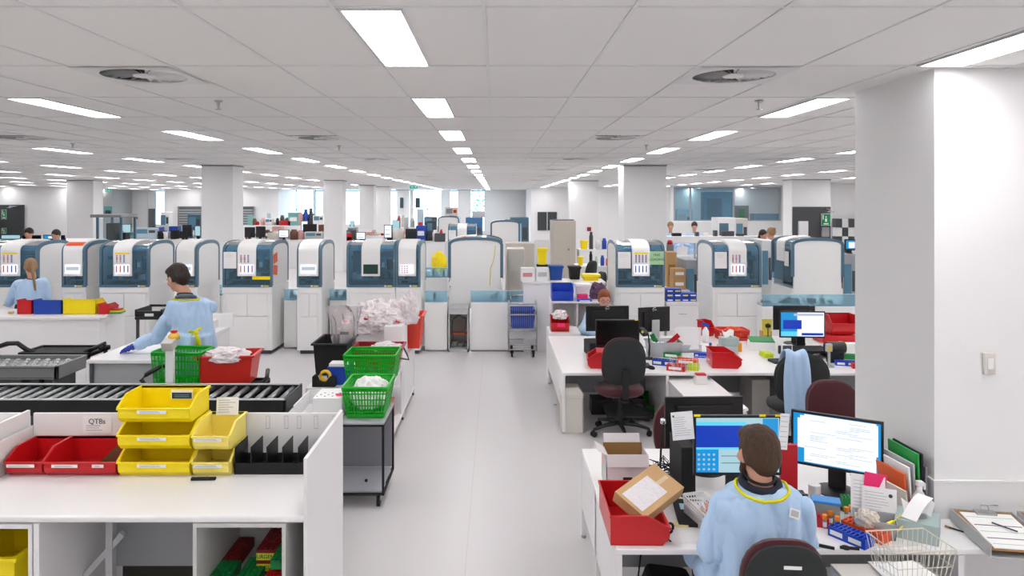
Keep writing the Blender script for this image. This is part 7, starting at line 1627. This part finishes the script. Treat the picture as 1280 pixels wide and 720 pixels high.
q.build('yellow_tie', [YTRIM], p2, smooth=True)
# 3. woman with a pony tail at far left
yw = 35; o3 = ((37-CX)*10.3/F, 10.3); L3 = lambda px, py, Y: loc2(px, py, Y, o3, yw)
J = dict(hip=L3(36, 392, 10.3), chest=L3(37, 367, 10.3), neck=L3(40, 346, 10.3), head=L3(38, 334, 10.32),
         shL=L3(23, 355, 10.25), elL=L3(13, 376, 10.35), wrL=L3(10, 380, 10.6), shR=L3(54, 353, 10.35), elR=L3(59, 371, 10.42), wrR=L3(44, 380, 10.62),
         hpL=V(-.09, 0, .88), knL=V(-.1, .02, .5), anL=V(-.1, 0, .09), hpR=V(.09, 0, .88), knR=V(.1, .02, .5), anR=V(.1, 0, .09))
p3 = person('blond woman with a long ponytail in a blue gown at far left', (*o3, 0), J, yw, 10, -8, HBLOND, 1.0, vox=.016, folds_=(.014, 9, .25, 5), hair_kw=dict(tail=True), hands=True)
neck_ring(p3, L3(40.5, 347.5, 10.28), .068, .068, .006, SOOT, 'lanyard', (10, 0, 0))
# 4. ginger person behind the monitors, facing the camera
o4 = ((755-CX)*9.75/F, 9.75)
J = dict(hip=V(0, 0, .45), chest=V(0, 0, .72), neck=V(0, 0, .93), head=V(0, .04, 1.06), shL=V(-.19, 0, .86), elL=V(-.3, .12, .68), wrL=V(-.12, .34, .66), shR=V(.19, 0, .86), elR=V(.3, .12, .66), wrR=V(.14, .34, .66),
         hpL=V(-.1, .02, .45), knL=V(-.12, .3, .43), anL=V(-.12, .28, .09), hpR=V(.1, .02, .45), knR=V(.12, .3, .43), anR=V(.12, .28, .09))
p4 = person('ginger-haired person with glasses seated behind the monitors', (*o4, 0), J, 180, 0, -8, HRED, 1.05, gown_len='sit', vox=.016, folds_=(.008, 12, .3, 7), hair_kw=dict(glasses=True))
operator_chair('swivel chair under the ginger-haired person', (o4[0], o4[1]+.05, 0), 180, seat_z=.36, back_z=(.45, .85))
# 5. far people
def far_person(label, px, py, Y, yaw_, hair, kw=None, h=None):
    p = gy(px, py, Y); z_ = p.z; k = z_-.14
    J = dict(hip=V(0, 0, k-.62), chest=V(0, 0, k-.3), neck=V(0, 0, k-.02), head=V(0, .03, z_), shL=V(-.19, 0, k-.1), elL=V(-.25, .1, k-.38), wrL=V(-.12, .32, k-.4), shR=V(.19, 0, k-.1), elR=V(.25, .1, k-.38), wrR=V(.12, .32, k-.4),
             hpL=V(-.09, 0, k-.68), knL=V(-.1, .02, .5), anL=V(-.1, 0, .09), hpR=V(.09, 0, k-.68), knR=V(.1, .02, .5), anR=V(.1, 0, .09))
    return person(label, (p.x, p.y, 0), J, yaw_, 0, -10, hair, 1.08, vox=.028, detail=False, hands=False, cuffs=False, hair_kw=kw, folds_=(.004, 10, .3))
far_person('fair-haired person in blue beyond the row, right of the middle column', 838, 283, 20.5, 175, HBLOND)
far_person('bearded person in blue gown beyond the row, below the glass partition', 868, 283, 20.5, 165, HDARK)
far_person('dark long-haired woman behind the row near the far right column', 953, 294, 17.2, 200, HDARK, dict(long=True))
far_person('fair-haired woman with hair tied up beside the long-haired woman', 965, 292, 16.1, 30, HBLOND, dict(bun=True))
far_person('dark-haired person beyond the far left analyser', 37, 292, 16.5, 180, HDARK)
far_person('person with black hair beyond the narrow orange label analyser', 71, 294, 16.8, 170, HDARK)
# gown hung over the chair
g = MB(); n = 14; vs = []; fs = []
xs = lambda u: -.11+.22*u
lay = [(.0, -.335, .40), (.02, -.34, .62), (.0, -.335, .80), (.0, -.33, .93), (.0, -.31, 1.01), (.0, -.24, 1.035), (.0, -.15, 1.0), (.0, -.12, .86)]
for k, (dx, y, z_) in enumerate(lay):
    for i in range(n):
        u = i/(n-1); vs.append((xs(u)*(1+.15*math.sin(k)) - .08, y+.018*math.sin(u*19+k*.4)*(1 if k < 4 else .4)-.012, z_+.015*math.sin(u*9)))
for k in range(len(lay)-1): fs += [(k*n+i, k*n+i+1, (k+1)*n+i+1, (k+1)*n+i) for i in range(n-1)]
g.add(vs, fs)
o = g.build('hung_gown', [GOWN], None, smooth=True); so = o.modifiers.new('t', 'SOLIDIFY'); so.thickness = .012; ss = o.modifiers.new('s', 'SUBSURF'); ss.levels = ss.render_levels = 1
o.location = bc.location; o.rotation_euler = bc.rotation_euler; tag(o, 'pale blue gown hanging over the black chair back', 'gown')
print('objects', len(bpy.data.objects))
seen = {}
for o in bpy.data.objects:
    if o.parent is None and o.get('label'):
        seen.setdefault(o['label'], []).append(o.name)
    if o.parent is None and not o.get('label') and o.type != 'CAMERA' and o.get('kind') != 'structure': print('NOLABEL', o.name)
for k, v in seen.items():
    if len(v) > 1: print('DUP', len(v), k)
